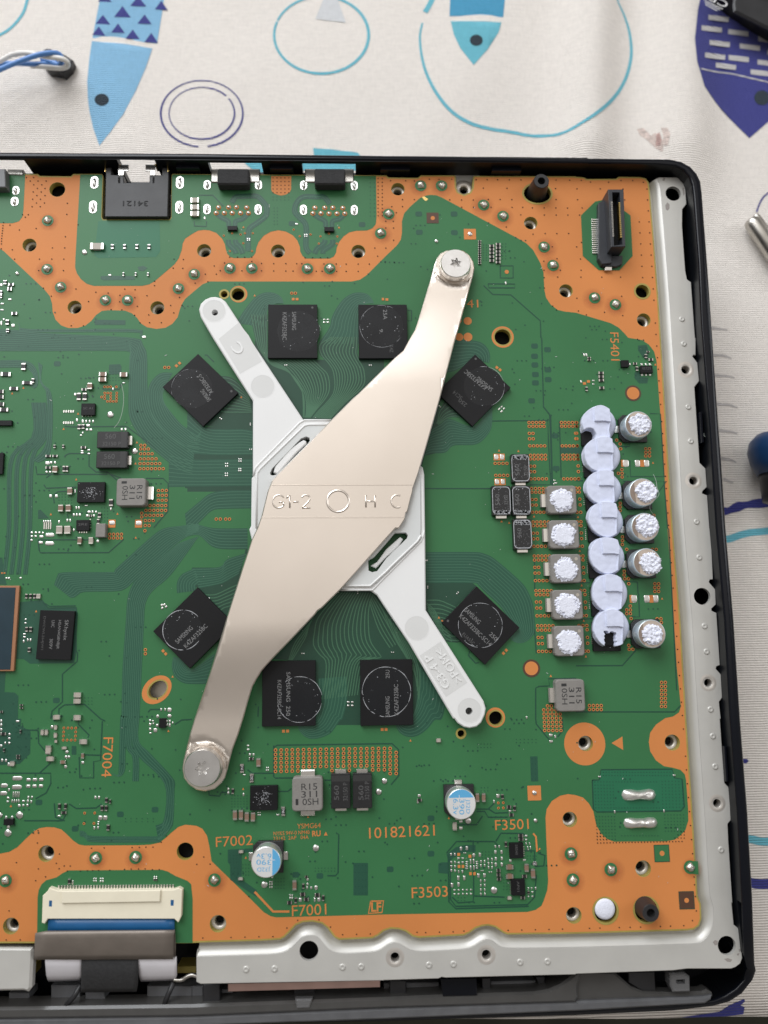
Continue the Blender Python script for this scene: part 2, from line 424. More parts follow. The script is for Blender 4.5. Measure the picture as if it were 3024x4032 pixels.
n0 = len(grid); grid += [(xs[i], hem_y(xs[i]) - 0.6, ZC - 60) for i in range(nx)]
f = [(j * nx + i, j * nx + i + 1, (j + 1) * nx + i + 1, (j + 1) * nx + i) for j in range(ny - 1) for i in range(nx - 1)]
f += [(n0 + i, n0 + i + 1, i + 1, i) for i in range(nx - 1)]
mb.add(grid, f)
cloth = mb.build('tablecloth', ['cloth'], smooth=True)
tag(cloth, 'cream woven tablecloth printed with blue fish and rings', None, None, 'structure')
fl = MB().add([(-900, -900, -320), (900, -900, -320), (900, 900, -320), (-900, 900, -320)], [(0, 1, 2, 3)]).build('floor', ['floor_dark'])
tag(fl, 'dark olive floor below the table edge', None, None, 'structure')

def cl(txt):
    out = []
    for a, b in px(txt):
        v = U(a, b, ZC)
        for _ in range(4): v = U(a, b, cz(v.x, v.y))
        out.append((v.x, v.y))
    return out
def printed(name, poly, m, lift=0.10, step=2.2):
    poly = ccw(poly); X = [p[0] for p in poly]; Y = [p[1] for p in poly]; pts = []
    y = min(Y) + step / 2
    while y < max(Y):
        x = min(X) + step / 2
        while x < max(X):
            if inside((x, y), poly): pts.append((x, y))
            x += step
        y += step
    b = MB(); sheet(b, poly, 0, pts=pts, zf=lambda a, c: cz(a, c) + lift)
    return b.build(name, [m], cloth, smooth=True)
def stroke(name, txt, wd, m, closed=False, lift=0.10, k=8):
    p = smooth_line(cl(txt), closed, k); b = MB()
    ribbon(b, p, wd, lift, closed=closed, zf=cz); return b.build(name, [m], cloth, smooth=True)
def tri_at(t, x, y, w, h, m='cloth_navy', lift=0.16):
    printed('printed_scale', cl(f'{t} {x-w/2} {y+h*.42} {x} {y-h*.58} {x+w/2} {y+h*.5}'), m, lift)
def ell(t, x, y, rx, ry, n=28):
    return ' '.join([t] + ['%.1f %.1f' % (x + rx * math.cos(2 * math.pi * i / n), y + ry * math.sin(2 * math.pi * i / n)) for i in range(n)])
# light blue fish
printed('printed_fish', cl('F0 600 247 622 130 648 0 690 -300 1050 -300 1062 0 1050 90 1018 284'), 'cloth_light_blue')
printed('printed_fish', cl('F0 596 268 580 380 566 530 570 640 580 720 604 830 645 945 720 850 800 740 880 590 945 440 988 314'), 'cloth_light_blue')
for x, y, w_, h_ in ((795, 82, 108, 70), (668, 132, 95, 58), (938, 130, 92, 58), (641, 206, 86, 56), (766, 188, 88, 58), (861, 228, 92, 60), (981, 250, 88, 60), (897, 15, 105, 60), (1046, 40, 84, 56), (680, -8, 90, 50)):
    tri_at('F0', x, y, w_, h_)
printed('printed_eye', cl(ell('F0', 660, 648, 46, 38)), 'cloth_eye', 0.18)
# rings
def ring_stroke(name, t, x, y, rx, ry, wd, m): return stroke(name, ell(t, x, y, rx, ry, 40), wd, m, True, k=3)
def arc_txt(t, x, y, rx, ry, a0, a1, n=30): return ' '.join([t] + ['%.1f %.1f' % (x + rx * math.cos(math.radians(a0 + (a1 - a0) * i / n)), y + ry * math.sin(math.radians(a0 + (a1 - a0) * i / n))) for i in range(n + 1)])
stroke('printed_ring', arc_txt('F0', 1308, 737, 266, 214, 95, 442, 44), lambda t: 0.42 + 0.12 * math.sin(9 * t), 'cloth_navy', k=3)
stroke('printed_ring', arc_txt('F0', 1308, 735, 212, 168, -35, 318, 44), lambda t: 0.38 + 0.12 * math.sin(7 * t), 'cloth_navy', k=3)
stroke('printed_ring', 'F0 240 -200 200 -60 178 0 155 75 115 135 60 190 0 226 -80 260', 0.85, 'cloth_cyan')
stroke('printed_ring', arc_txt('F1', 424, 228, 306, 250, -158, 200, 44), lambda t: 0.62 + 0.25 * math.sin(3.1 * t), 'cloth_cyan', k=3)
printed('printed_triangle', cl('F1 385 125 470 -90 500 -90 582 148'), 'cloth_pale_blue')
stroke('printed_ring', 'F1 1145 -10 1120 40 1095 80', 1.5, 'cloth_cyan')
stroke('printed_ring', 'F1 1078 150 1062 240 1075 370 1110 490 1180 620 1270 725 1380 795 1500 832 1659 858 F2 100 878 200 882 320 865 420 815 530 745 620 675 700 580 750 470 772 350 762 220 730 110 690 20 670 -40 600 -200',
       lambda t: 0.5 + 0.8 * math.sin(math.pi * min(1, t * 1.05)) * (0.75 + 0.25 * math.sin(9 * t)), 'cloth_cyan')
# blue fish
printed('printed_fish', cl('F1 1268 -200 1600 -200 1612 0 1602 112 1254 106 1258 0'), 'cloth_blue')
printed('printed_fish', cl('F1 1262 138 1590 146 1572 210 1500 322 1410 422 1325 315 1282 225'), 'cloth_cyan')
printed('printed_eye', cl(ell('F1', 1427, 263, 42, 36)), 'cloth_eye', 0.18)
# navy fish
printed('printed_fish', cl('F2 1250 -150 1205 60 1185 250 1200 400 1248 560 1330 680 1430 790 1538 896 1660 790 1790 600 1860 300 1850 0 1800 -150'), 'cloth_navy')
for x, y in ((1338, 122), (1293, 190), (1465, 215), (1345, 285), (1540, 308), (1315, 367), (1468, 382), (1655, 412), (1385, 432), (1610, 475), (1660, 262), (1720, 350)):
    printed('printed_dash', cl(f'F2 {x-66} {y-24} {x+66} {y-8} {x+64} {y+24} {x-66} {y+8}'), 'cloth_pale', 0.18)
stroke('printed_line', 'F2 1225 448 1400 478 1560 512 1760 560', 0.42, 'cloth_pale', lift=0.18)
printed('printed_eye', cl(ell('F2', 1618, 636, 50, 48)), 'cloth_eye', 0.2)
# stain, and prints cut by the frame on the right
printed('stain', cl('F2 808 838 850 830 900 880 930 860 950 900 985 905 975 985 935 965 870 905 830 880'), 'cloth_stain')
printed('stain', cl('F2 935 870 955 860 968 905 960 945 930 945'), 'cloth_stain_dark', 0.16)
printed('stain', cl('F2 965 830 1005 828 1025 870 1010 940 985 945 980 880'), 'cloth_stain')
printed('printed_triangle', cl('F1 370 960 480 968 660 990 700 1040 380 1040'), 'cloth_cyan')
printed('printed_band', cl('A1 945 120 1440 125 1440 200 945 200'), 'cloth_cyan'); printed('printed_band', cl('A1 440 120 640 125 640 220 560 220 480 160'), 'cloth_cyan')
stroke('printed_ring', 'A3 1560 560 1580 500 1620 430 1700 370 1800 340', 0.45, 'cloth_navy')
stroke('printed_band', 'B3 1200 1500 1310 1495 1400 1460 1500 1440 1700 1420 1900 1400', lambda t: 2.2 + 0.4 * math.sin(20 * t), 'cloth_navy')
stroke('printed_band', 'C3 1200 110 1330 90 1400 65 1500 40 1700 20 1900 10', 1.9, 'cloth_cyan')
stroke('printed_band', 'D3 1400 1030 1510 1040 1600 1060 1700 1060 1900 1050', 2.0, 'cloth_cyan')
stroke('printed_band', 'D3 1430 1400 1530 1420 1600 1428 1700 1425 1900 1420', 2.4, 'cloth_navy')
for q in ('A3 1160 1560 1230 1568 1310 1580', 'B3 1180 150 1270 155 1345 180', 'B3 1190 325 1290 330 1370 345', 'B3 1210 575 1320 580 1395 605', 'B3 1230 800 1330 812 1395 825', 'B3 1250 1040 1330 1055 1385 1078', 'B3 1270 1220 1320 1240 1360 1250'):
    stroke('printed_brush_mark', q, lambda t: 0.95 * (1 - 0.7 * t), 'cloth_grey')
printed('printed_mark', cl('D3 1440 345 1480 350 1492 365 1470 385 1440 380'), 'cloth_navy')
printed('printed_fish', cl('E3 1240 990 1330 930 1450 880 1460 900 1420 935 1455 950 1445 1010 1300 1030 1000 1040 900 1040'), 'cloth_navy')

# ------------------------------------------------------------------ console case
case = empty('console_case', (40, 0, ZC), 'glossy black plastic console case open at the top, lying on the tablecloth', 'console')
ZR = 4.0
out_px = 'A0 -900 25 A0 0 29 A1 0 36 A2 0 55 A3 0 76 A3 830 97 930 117 1008 162 1060 220 1090 285 1102 380 1150 1000 1190 1646 B3 1252 800 1310 1646 C3 1380 800 1436 1646 D3 1500 820 1540 1530 E3 1560 590 1575 645 1545 725 1450 850 1340 920 1200 960 850 1000 0 1040 E2 0 1092 E0 0 1150 -900 1170'
in_px = 'A0 -900 82 A0 0 90 A1 0 97 A2 0 112 A3 0 132 A3 700 142 850 155 930 190 980 245 1005 320 1018 420 1060 1000 1085 1500 B3 1160 800 1215 1646 C3 1288 800 1335 1646 D3 1398 800 1440 1600 E3 1455 500 1468 615 1450 720 1380 790 1290 850 1190 890 850 930 0 970 E2 0 1020 E0 0 1075 -900 1095'
zr = [ZR if i < 19 else (2.0 if i == 19 else -5.5) for i in range(31)]
def xyv(txt): return [(v.x, v.y) for v in (U(a, b, z) for (a, b), z in zip(px(txt), zr))]
oo = xyv(out_px); ii = xyv(in_px)
n = len(oo); mb = MB()
prof = []   # rim: outer wall, rounded edge, top, inner wall
for i in range(n):
    o_, i_ = Vector(oo[i]), Vector(ii[i]); d = (i_ - o_); l = d.length; d.normalize()
    z_ = zr[i]; prof.append([(o_ + d * 2.5, ZC + 1.2), (o_ + d * .3, min(-6, z_ - 4)), (o_, z_ - 1.6), (o_ + d * .15, z_ - .7), (o_ + d * .55, z_ - .15), (o_ + d * 1.1, z_), (i_ - d * .5, z_ + .05), (i_ - d * .1, z_ - .1), (i_, z_ - .6)])
k = len(prof[0]); v = [(p.x, p.y, z) for r in prof for p, z in r]
mb.add(v, [(i * k + q, (i + 1) * k + q, (i + 1) * k + q + 1, i * k + q + 1) for i in range(n - 1) for q in range(k - 1) if not (i < 4 and q < 2)])
mb.build('rim', ['case_black'], case, smooth=True)
# inner wall: on the far side it is cut by the socket openings
mb = MB()
far = n_far = 5
def wall(a, b, z0, z1, th=1.6):
    a, b = Vector(a), Vector(b); d = (b - a).normalized(); nn = Vector((-d.y, d.x)) * th
    q = [a, b, b + nn, a + nn]
    mb.add([(p.x, p.y, z0) for p in q] + [(p.x, p.y, z1) for p in q], [(0, 1, 5, 4), (1, 2, 6, 5), (2, 3, 7, 6), (3, 0, 4, 7), (4, 5, 6, 7), (3, 2, 1, 0)])
def far_x(t, x): return Vector(P(t, x, 160, 1.5)[:2])
edge_y = lambda x: ii[0][1] + (ii[4][1] - ii[0][1]) * (x - ii[0][0]) / (ii[4][0] - ii[0][0])
wins = [('A0', -700, 'A0', 235), ('A0', 1030, 'A0', 1360), ('A1', 145, 'A1', 612), ('A1', 952, 'A1', 1422)]
xsw = [ii[0][0]]
for a, b, c, d in wins: xsw += [far_x(a, b).x, far_x(c, d).x]
xsw.append(ii[4][0] + 3)
e = lambda x: (x, edge_y(x) + 0.02)
WZ = [(-5.0, 3.0), (-8.5, 3.5), (-3.6, 2.6), (-3.6, 2.6)]          # bottom and top of the socket openings
wdt = (Vector(oo[1]) - Vector(ii[1])).length
for dy, th in ((0.0, .7), (wdt - .95, .6)):
    ee = lambda x: (x, edge_y(x) + .02 + dy)
    wall(ee(xsw[0]), ee(xsw[-1]), ZC + 1.5, -8.5, th); wall(ee(xsw[0]), ee(xsw[-1]), 3.5, ZR - .3, th)
    for q in range(0, len(xsw), 2): wall(ee(xsw[q]), ee(xsw[q + 1]), -8.52, 3.52, th)
    for q, (z0, z1) in enumerate(WZ):
        if z0 > -8.5: wall(ee(xsw[2 * q + 1]), ee(xsw[2 * q + 2]), -8.52, z0, th)
        if z1 < 3.5: wall(ee(xsw[2 * q + 1]), ee(xsw[2 * q + 2]), z1, 3.52, th)
for q, (z0, z1) in enumerate(WZ):                                      # cheeks of the openings
    for x_ in (xsw[2 * q + 1], xsw[2 * q + 2]): wall((x_, edge_y(x_) + .1), (x_ + .01, edge_y(x_) + wdt - .5), z0, z1, .25)
for i in range(5, n - 1):
    a, b = ii[i], ii[i + 1]
    wall(a, b, ZC + 4, min(zr[i], zr[i + 1]) - .55, 1.2)
wall(ii[4], ii[5], ZC + 4, ZR - .55, 1.2)
mb.build('inner_wall', ['case_inside'], case)
mb = MB(); sheet(mb, ii, -17.0); mb.build('inner_floor', ['case_inside'], case)
mb = MB()   # clips on the inside of the far wall, catching the light on their edges
for t, a, b in (('A0', 1515, 1590), ('A1', -80, 60), ('A1', 668, 872), ('A1', 1630, 1885), ('A2', 935, 1190)):
    c0, c1 = P(t, a, 165, 2.4), P(t, b, 165, 2.4); yy = edge_y(c0.x)
    b_ = MB(); slab(b_, [(c0.x, yy - 1.0), (c1.x, yy - 1.0), (c1.x, yy + .1), (c0.x, yy + .1)], -2, 1.9, .12)
    b_.build('clip', ['case_black'], case)
for q in ('B3 1072 640 1092 640 1108 905 1088 905', 'D3 1282 240 1302 240 1322 545 1300 545'):
    b_ = MB(); slab(b_, xy(q, 1.5), -6, 1.5, .12); b_.build('clip', ['case_black'], case)

# ------------------------------------------------------------------ metal frame
frame = empty('metal_chassis', (90, -40, -6), 'pale grey stamped metal frame running along the right and lower board edge', 'chassis')
edge_txt = 'A3 610 300 634 330 642 400 680 860 715 1330 B3 735 0 772 600 800 1060 838 1646 C3 905 800 955 1646 D3 1010 820 1053 1530 E3 1081 60 1086 190 1066 250 1020 283 960 292 0 320 E2 1070 327 1035 316 960 264 900 250 845 256 790 276 740 314 690 335 300 356 245 344 190 302 130 282 60 277 0 296 E1 1610 336 1560 360 1270 373 1228 350 1170 272 1120 232 1040 215 960 221 900 246 850 300 800 350 760 371 600 381 52 397'
edge = xy(edge_txt)
def para(p, d):
    out = []
    for i in range(len(p)):
        a = Vector(p[max(i - 4, 0)]); b = Vector(p[min(i + 4, len(p) - 1)]); t = (b - a).normalized()
        out.append((p[i][0] - t.y * d, p[i][1] + t.x * d))
    return out
def even(p, st):
    L = [0]
    for a, b in zip(p, p[1:]): L.append(L[-1] + math.dist(a, b))
    m = int(L[-1] / st); X = np.interp(np.linspace(0, L[-1], m), L, [q[0] for q in p]); Y = np.interp(np.linspace(0, L[-1], m), L, [q[1] for q in p])
    return list(zip(X.tolist(), Y.tolist()))
ed = even(smooth_line(edge, False, 3), .7)
for _ in range(3): ed = [ed[0]] + [((a[0] + 2 * b[0] + c[0]) / 4, (a[1] + 2 * b[1] + c[1]) / 4) for a, b, c in zip(ed, ed[1:], ed[2:])] + [ed[-1]]
secs = [(para(ed, -1.5), -1.75), (para(ed, .55), -1.75), (para(ed, 1.0), -1.5), (para(ed, 1.5), -.6), (para(ed, 1.95), .05), (para(ed, 2.5), .30)]
mb = MB(); k = len(ed); v = []
for p, z in secs: v += [(a, b, z) for a, b in p]
mb.add(v, [(s * k + i, (s + 1) * k + i, (s + 1) * k + i + 1, s * k + i + 1)[::-1] for s in range(len(secs) - 1) for i in range(k - 1)])
mb.build('channel', ['frame_metal'], frame, smooth=True)
ZF = 0.3
outer = xy('E1 52 450 38 500 38 735 75 752 1659 722 E2 0 720 470 705 500 692 530 698 1659 670 E3 0 665 840 635 960 620 1340 620 1380 606 1420 575 1437 530 1425 290 1365 240 1345 40 D3 1352 1600 1320 1080 1312 910 1352 860 1335 610 1285 555 1245 0 C3 1245 1646 1238 1500 1275 1450 1262 1275 1210 1215 1215 1195 1245 1183 1215 732 1175 715 1172 695 1210 660 1205 530 1150 465 1158 445 1185 442 1165 0 B3 1155 1646 1135 1362 1092 1345 1095 1325 1132 1290 1120 1130 1070 1080 1025 425 1065 375 1050 215 1008 160 1018 147 1035 150 1035 0 A3 1030 1646 995 1165 960 1140 945 1060 918 680 920 535 955 490 945 330 920 282 870 258 720 258 680 275', ZF)
fh = {}
holes = []
def hole_at(t, x, y, r, z=ZF, ry=None, rot=0, n=22):
    p = P(t, x, y, z); s = pxmm(t, x, y, z); c = circ(p.x, p.y, r * s, n, None if ry is None else ry * s, rot); return c, p, r * s
plate_holes = [('A3', 840, 400, 66), ('C3', 1090, 588, 72), ('E3', 1303, 420, 78), ('E1', 1010, 465, 82)]
thread_holes = [('B3', 948, 275, 38), ('B3', 1015, 1235, 38), ('C3', 1142, 1335, 36), ('D3', 1220, 730, 36), ('E2', 95, 522, 42), ('E2', 885, 500, 42)]
holes = [hole_at(*h)[0] for h in plate_holes + thread_holes]
mb = MB(); ring = para(ed, 2.5)
slab(mb, outer + ring, ZF - 1.0, ZF, .12, holes)
mb.build('flange', ['frame_metal'], frame)
for t, x, y, r in thread_holes:
    c, p, rr = hole_at(t, x, y, r); b_ = MB()
    lathe(b_, [(rr + .95, ZF + .005), (rr + .55, ZF + .03), (rr + .12, ZF + .03), (rr * .98, ZF - .08)] + [(rr * (.98 if q % 2 else .86), ZF - .3 - q * .22) for q in range(10)], 22, p.x, p.y)
    b_.v = b_.v; o_ = MB(); o_.add(b_.v, b_.f[:13 * 22] if len(b_.f) > 13 * 22 else b_.f)
    o_.build('threaded_hole', ['boss_metal'], frame, smooth=True)
for t, x, y in (('A3', 915, 1485), ('B3', 932, 52), ('B3', 970, 598), ('B3', 992, 893), ('B3', 1042, 1590), ('C3', 1065, 252), ('C3', 1110, 845), ('C3', 1128, 1065), ('C3', 1162, 1565), ('D3', 1182, 150), ('D3', 1202, 413), ('D3', 1253, 1132), ('E1', 467, 625), ('E1', 712, 620), ('E1', 1300, 605), ('E1', 1462, 602), ('E2', 388, 588), ('E2', 600, 580), ('E2', 1175, 563), ('E2', 1412, 557)):
    p = P(t, x, y, ZF); b_ = MB(); lathe(b_, [(.72, ZF), (.66, ZF + .14), (.5, ZF + .22), (.25, ZF + .16), (.1, ZF + .1)], 14, p.x, p.y); b_.build('dimple', ['frame_metal'], frame, smooth=True)
for q in ('A3 745 285 760 262 772 270 762 292', 'A3 772 500 790 475 808 495 808 530 790 548 775 535', 'A3 920 350 930 348 938 400 928 420 922 380', 'E3 1182 390 1200 372 1225 380 1222 412 1200 418', 'E3 1280 535 1310 528 1350 540 1335 562 1305 558', 'E3 1405 455 1425 440 1428 460 1410 475', 'E3 1390 490 1412 485 1405 505 1392 503'):
    b_ = MB(); sheet(b_, ccw(xy(q, ZF)), ZF + .02); b_.build('scuff', ['scuff'], frame)
# left piece of the frame below the ribbon cable
mb = MB(); slab(mb, xy('E0 -900 430 278 440 285 470 268 790 240 825 200 812 -900 830', -.5), -2.5, -.5, .5); mb.build('flange', ['frame_metal'], frame, smooth=False)
mb = MB(); slab(mb, xy('A0 -900 440 650 420 A1 0 400 A2 0 420 A3 600 420 B3 700 600 C3 820 800 D3 900 1500 E2 0 200 E0 0 330 -900 330', -3.2), -4.4, -3.6, 0); mb.build('base_plate', ['boss_metal'], frame)

# ------------------------------------------------------------------ circuit board
board = empty('circuit_board', (0, 0, -1.6), 'green printed circuit board with bare copper borders, crowded with chips', 'circuit board')
board_px = 'A0 -900 226 325 228 345 245 612 248 630 228 880 228 893 245 882 600 890 622 1465 622 1478 600 1480 240 1490 228 1659 230 A1 1659 240 A2 20 240 38 258 290 262 320 240 612 240 622 255 625 345 640 385 690 408 742 388 762 350 765 300 770 252 780 245 1659 248 A3 0 252 70 258 92 272 345 270 368 252 560 255 605 268 630 300 ' + edge_txt.replace('A3 610 300 634 330', 'A3 634 330') + ' 0 400 E0 1500 402 -900 402'
board_o = ccw(xy(board_px))
HB = [('A0', 255, 845, 60), ('A0', 645, 1382, 60), ('A0', 1360, 1387, 60), ('A1', 105, 893, 60), ('A1', 743, 897, 60), ('A1', 1437, 900, 60), ('A2', 120, 362, 57), ('A2', 1268, 655, 57), ('A2', 1572, 1240, 58), ('A3', 585, 1492, 58),
      ('D0', 400, 1165, 68), ('E0', 95, 250, 68), ('E1', 225, 230, 70), ('D2', 1605, 870, 62), ('D3', 82, 213, 64), ('D3', 832, 205, 65), ('D3', 580, 1295, 66), ('E2', 1640, 158, 66)]
HO = [('A0', 495, 365, 68), ('A1', 278, 1270, 30), ('A1', 397, 1270, 56), ('A2', 1325, 400, 118, 88, 0), ('A2', 1025, 1640, 70), ('A3', 572, 1245, 58), ('C0', 1362, 1393, 88, 66, 40), ('C2', 965, 1640, 58), ('D0', 1600, 1145, 72), ('D2', 665, 128, 30), ('E3', 255, 118, 98), ('E3', 605, 112, 98)]
BH = []
for h in HB + HO:
    c, p, r = hole_at(h[0], h[1], h[2], h[3], 0.0, h[4] if len(h) > 4 else None, h[5] if len(h) > 5 else 0, 26)
    BH.append((c, p, r))
allh = [c for c, p, r in BH]
def holes_in(poly): return [c for c, p, r in BH if inside((p.x, p.y), poly)]
mb = MB(); slab(mb, board_o, -1.6, 0.0, .1, allh); sub = mb.build('laminate', ['fr4'], board)
tag(sub, 'yellowish bare laminate edge')
wide = [offset(ccw(c), -.38) for c in allh]
mb = MB(); sheet(mb, offset(board_o, .42), .02, [offset(ccw(c), -.05) for c in allh]); tag(mb.build('copper_layer', ['copper'], board), 'bare orange copper border areas')
mask = {}
mask['a'] = 'A0 -900 234 219 234 203 540 195 600 165 640 110 657 -900 657'
mask['b'] = 'A0 694 236 652 960 650 1040 665 1090 700 1140 750 1180 810 1198 1230 1198 1290 1185 1340 1155 1510 1010 1545 960 1570 890 1580 830 1600 790 1659 750 A1 50 722 100 714 150 718 210 740 260 790 285 840 292 880 305 920 330 948 360 957 500 957 530 940 550 910 556 870 575 820 620 765 680 730 745 717 810 728 870 760 910 805 932 860 935 900 955 940 985 962 1190 962 1225 945 1245 910 1250 870 1270 820 1310 770 1360 735 1420 722 1510 720 1560 700 1588 665 1595 600 1590 248 0 238 A0 1494 236 1486 250 1484 610 1470 630 885 630 874 604 886 250 878 236'
mask['c'] = 'A0 -900 300 -20 870 30 895 380 1225 430 1285 450 1350 455 1420 480 1490 530 1540 590 1562 670 1562 740 1540 790 1500 830 1450 880 1415 940 1408 1080 1412 1140 1435 1185 1475 1215 1520 1270 1555 1350 1570 1430 1560 1490 1525 1535 1470 1555 1400 1570 1360 1600 1310 1659 1260 A1 90 1185 150 1160 1380 1160 1450 1145 1510 1105 1659 955 A2 110 850 145 800 155 740 155 640 175 570 230 510 310 440 360 418 400 412 450 415 500 435 1170 795 1230 830 1290 890 1350 1000 1378 1080 1385 1230 1400 1300 1440 1360 1500 1405 1560 1420 1659 1430 A3 300 1520 370 1560 420 1610 450 1646 B3 570 20 630 60 675 120 695 200 720 560 745 850 790 1646 C3 838 700 870 1200 905 1540 890 1590 840 1625 770 1640 D3 690 50 640 120 628 200 640 280 690 360 760 410 830 422 900 440 940 480 950 530 968 780 970 880 945 960 900 1010 850 1045 780 1058 330 1062 270 1040 215 990 175 920 160 850 150 800 110 730 60 680 0 660 D2 1590 650 1520 665 1450 710 1405 780 1395 850 1400 1000 1418 1400 1410 1480 1380 1570 E2 1360 75 1310 110 1240 128 0 150 E1 730 175 680 165 620 130 490 0 D1 170 1230 150 1100 130 1010 90 950 40 925 0 920 D0 1600 915 1540 935 1480 985 1430 1030 1380 1070 1300 1087 1200 1092 730 1095 680 1085 630 1050 580 1000 530 955 470 938 400 935 340 945 290 975 230 1030 150 1110 80 1150 0 1165 -900 1180'
mask['d'] = 'D0 590 1310 1400 1305 1450 1320 1520 1360 1620 1400 1652 1430 D1 6 1560 E1 6 392 E0 1659 396 320 394 326 0 D0 335 1480 360 1430 400 1395 490 1370 540 1335'
for q in 'abcd':
    pl = ccw(xy(mask[q])); mb = MB(); sheet(mb, pl, .045, [offset(ccw(c), -.05) for c in holes_in(pl)])
    mb.build('solder_mask', ['mask'], board)
def flat(name, poly, m, z, holes=(), parent=None):
    b = MB(); sheet(b, ccw(poly), z, holes); return b.build(name, [m], parent or board)
# copper islands inside the mask
flat('copper_patch', xy('A1 685 250 685 370 700 395 740 412 770 418 810 410 845 390 857 365 858 250'), 'copper', .07)
c, p, r = hole_at('D3', 75, 217, 178, 0); flat('copper_patch', circ(p.x, p.y, r, 48), 'copper', .07, [c_ for c_, p_, r_ in BH if (p_ - p).length < r])
flat('copper_mark', xy('D3 306 210 400 153 407 270'), 'copper', .07)
def copper_ring(t, x, y, r, h, ry=None, rot=0):
    cc, pp, rr = hole_at(t, x, y, r, 0, ry, rot, 30)
    ih = next(c_ for c_, p_, r_ in BH if (p_ - P(t, x, y)).length < 1.2)
    flat('copper_ring', cc, 'copper', .07, [offset(ccw(ih), -.3)])
    flat('hole_rim', offset(ccw(ih), -.3), 'fr4', .06, [offset(ccw(ih), .01)])
copper_ring('A1', 403, 1270, 76, 0); copper_ring('A2', 1025, 1640, 96, 0); copper_ring('C0', 1355, 1395, 140, 0, 108, 40); copper_ring('C2', 962, 1635, 84, 0)
for i in (len(HB) + 1, len(HB) + 3, len(HB) + 5, len(HB) + 9, len(HB) + 10, len(HB) + 11):
    cc = ccw(BH[i][0]); flat('hole_rim', offset(cc, -.42), 'fr4', .075, [offset(cc, .01)])
# threaded bosses under the board holes
bm = MB(); lathe(bm, [(2.75, -2.6), (2.75, -2.0), (2.55, -1.72), (1.35, -1.72), (1.15, -1.85)] + [(1.12 if q % 2 else .94, -2.0 - q * .22) for q in range(8)], 24)
bm.f = bm.f[:-1]; bm.m = bm.m[:-1]; bme = mesh('boss', bm.v, bm.f, ['boss_metal'], bm.m, True)
dk = MB(); dk.add([(x, y, -4.3) for x, y in circ(0, 0, 1.6, 16)], [tuple(range(16))]); dkm = mesh('boss_bottom', dk.v, dk.f, ['hole'])
for c, p, r in BH[:len(HB)]:
    o_ = obj('boss', bme, frame, at(p.x, p.y)); obj('bore', dkm, o_, at(p.x, p.y, 1.7 if False else 0.9))
dk2 = MB(); dk2.add([(x, y, 0) for x, y in circ(0, 0, 1, 20)], [tuple(range(20))]); dk2m = mesh('bore', dk2.v, dk2.f, ['hole'])
for i in (0, 1, 2, 3, 4, 5, 7, 8, 9, 11):
    c, p, r = BH[len(HB) + i]; obj('bore', dk2m, frame, at(p.x, p.y, -3.3, 0, (r * 1.4,) * 2 + (1,)))
p = P('A2', 690, 362, -1.5); bz = MB(); slab(bz, rrect(8.5, 9, .6, 3, p.x, p.y + 2.2), -3.4, -1.9, .2, [circ(p.x, p.y, 1.6, 20)]); bz.build('boss', ['frame_metal'], frame); obj('boss', bme, frame, at(p.x, p.y, -.04))
# ------------------------------------------------------------------ traces under the solder mask
ZD, ZT = .058, .0745
_c = [0]
def lift():
    _c[0] += 1; return _c[0] * .00004
dark = MB(); light = MB()
DM = {'d': 0, 'c': 1, 'm': 2, 'b': 3}
def patch(txt, m='d', z=ZD): sheet(dark, ccw(xy(txt)), z + lift(), m=DM[m])
def resamp(p, n):
    L = [0]
    for a, b in zip(p, p[1:]): L.append(L[-1] + math.dist(a, b))
    out = []; j = 0
    for i in range(n):
        s = L[-1] * i / (n - 1)
        while j < len(L) - 2 and L[j + 1] < s: j += 1
        t = (s - L[j]) / max(L[j + 1] - L[j], 1e-9); out.append((p[j][0] + (p[j + 1][0] - p[j][0]) * t, p[j][1] + (p[j + 1][1] - p[j][1]) * t))
    return out
def fan(a, b, n, m='d', body=True, wd=.23, pad=.5, gap=()):
    """ n parallel traces running between two border lines, on the bare strip between them """
    A = smooth_line(xy(a), k=5); B = smooth_line(xy(b), k=5); N = max(len(A), len(B)); A = resamp(A, N); B = resamp(B, N)
    if body:
        v = []; zd = ZD + .001 + lift()
        for p, q in zip(A, B): v += [(p[0], p[1], zd), (q[0], q[1], zd)]
        # both windings are fine for a flat sheet: keep the normal up
        f = []
        for i in range(N - 1):
            q = (2 * i, 2 * i + 1, 2 * i + 3, 2 * i + 2)
            ar = sum(v[q[k]][0] * v[q[(k + 1) % 4]][1] - v[q[(k + 1) % 4]][0] * v[q[k]][1] for k in range(4)); f.append(q if ar > 0 else q[::-1])
        dark.add(v, f, DM[m])
    for i in range(n):
        if i in gap: continue
        t = (i + pad) / (n - 1 + 2 * pad)
        ribbon(light, [(p[0] + (q[0] - p[0]) * t, p[1] + (q[1] - p[1]) * t) for p, q in zip(A, B)], wd if m == 'c' else wd * .76, ZT + lift(), 0 if m == 'd' else 1)
def moat(txt, wd=.28, closed=False, sm=False, z=ZT):
    p = xy(txt); p = smooth_line(p, closed, 5) if sm else p
    ribbon(dark, p, wd, z - .0015 + lift(), 2, closed)
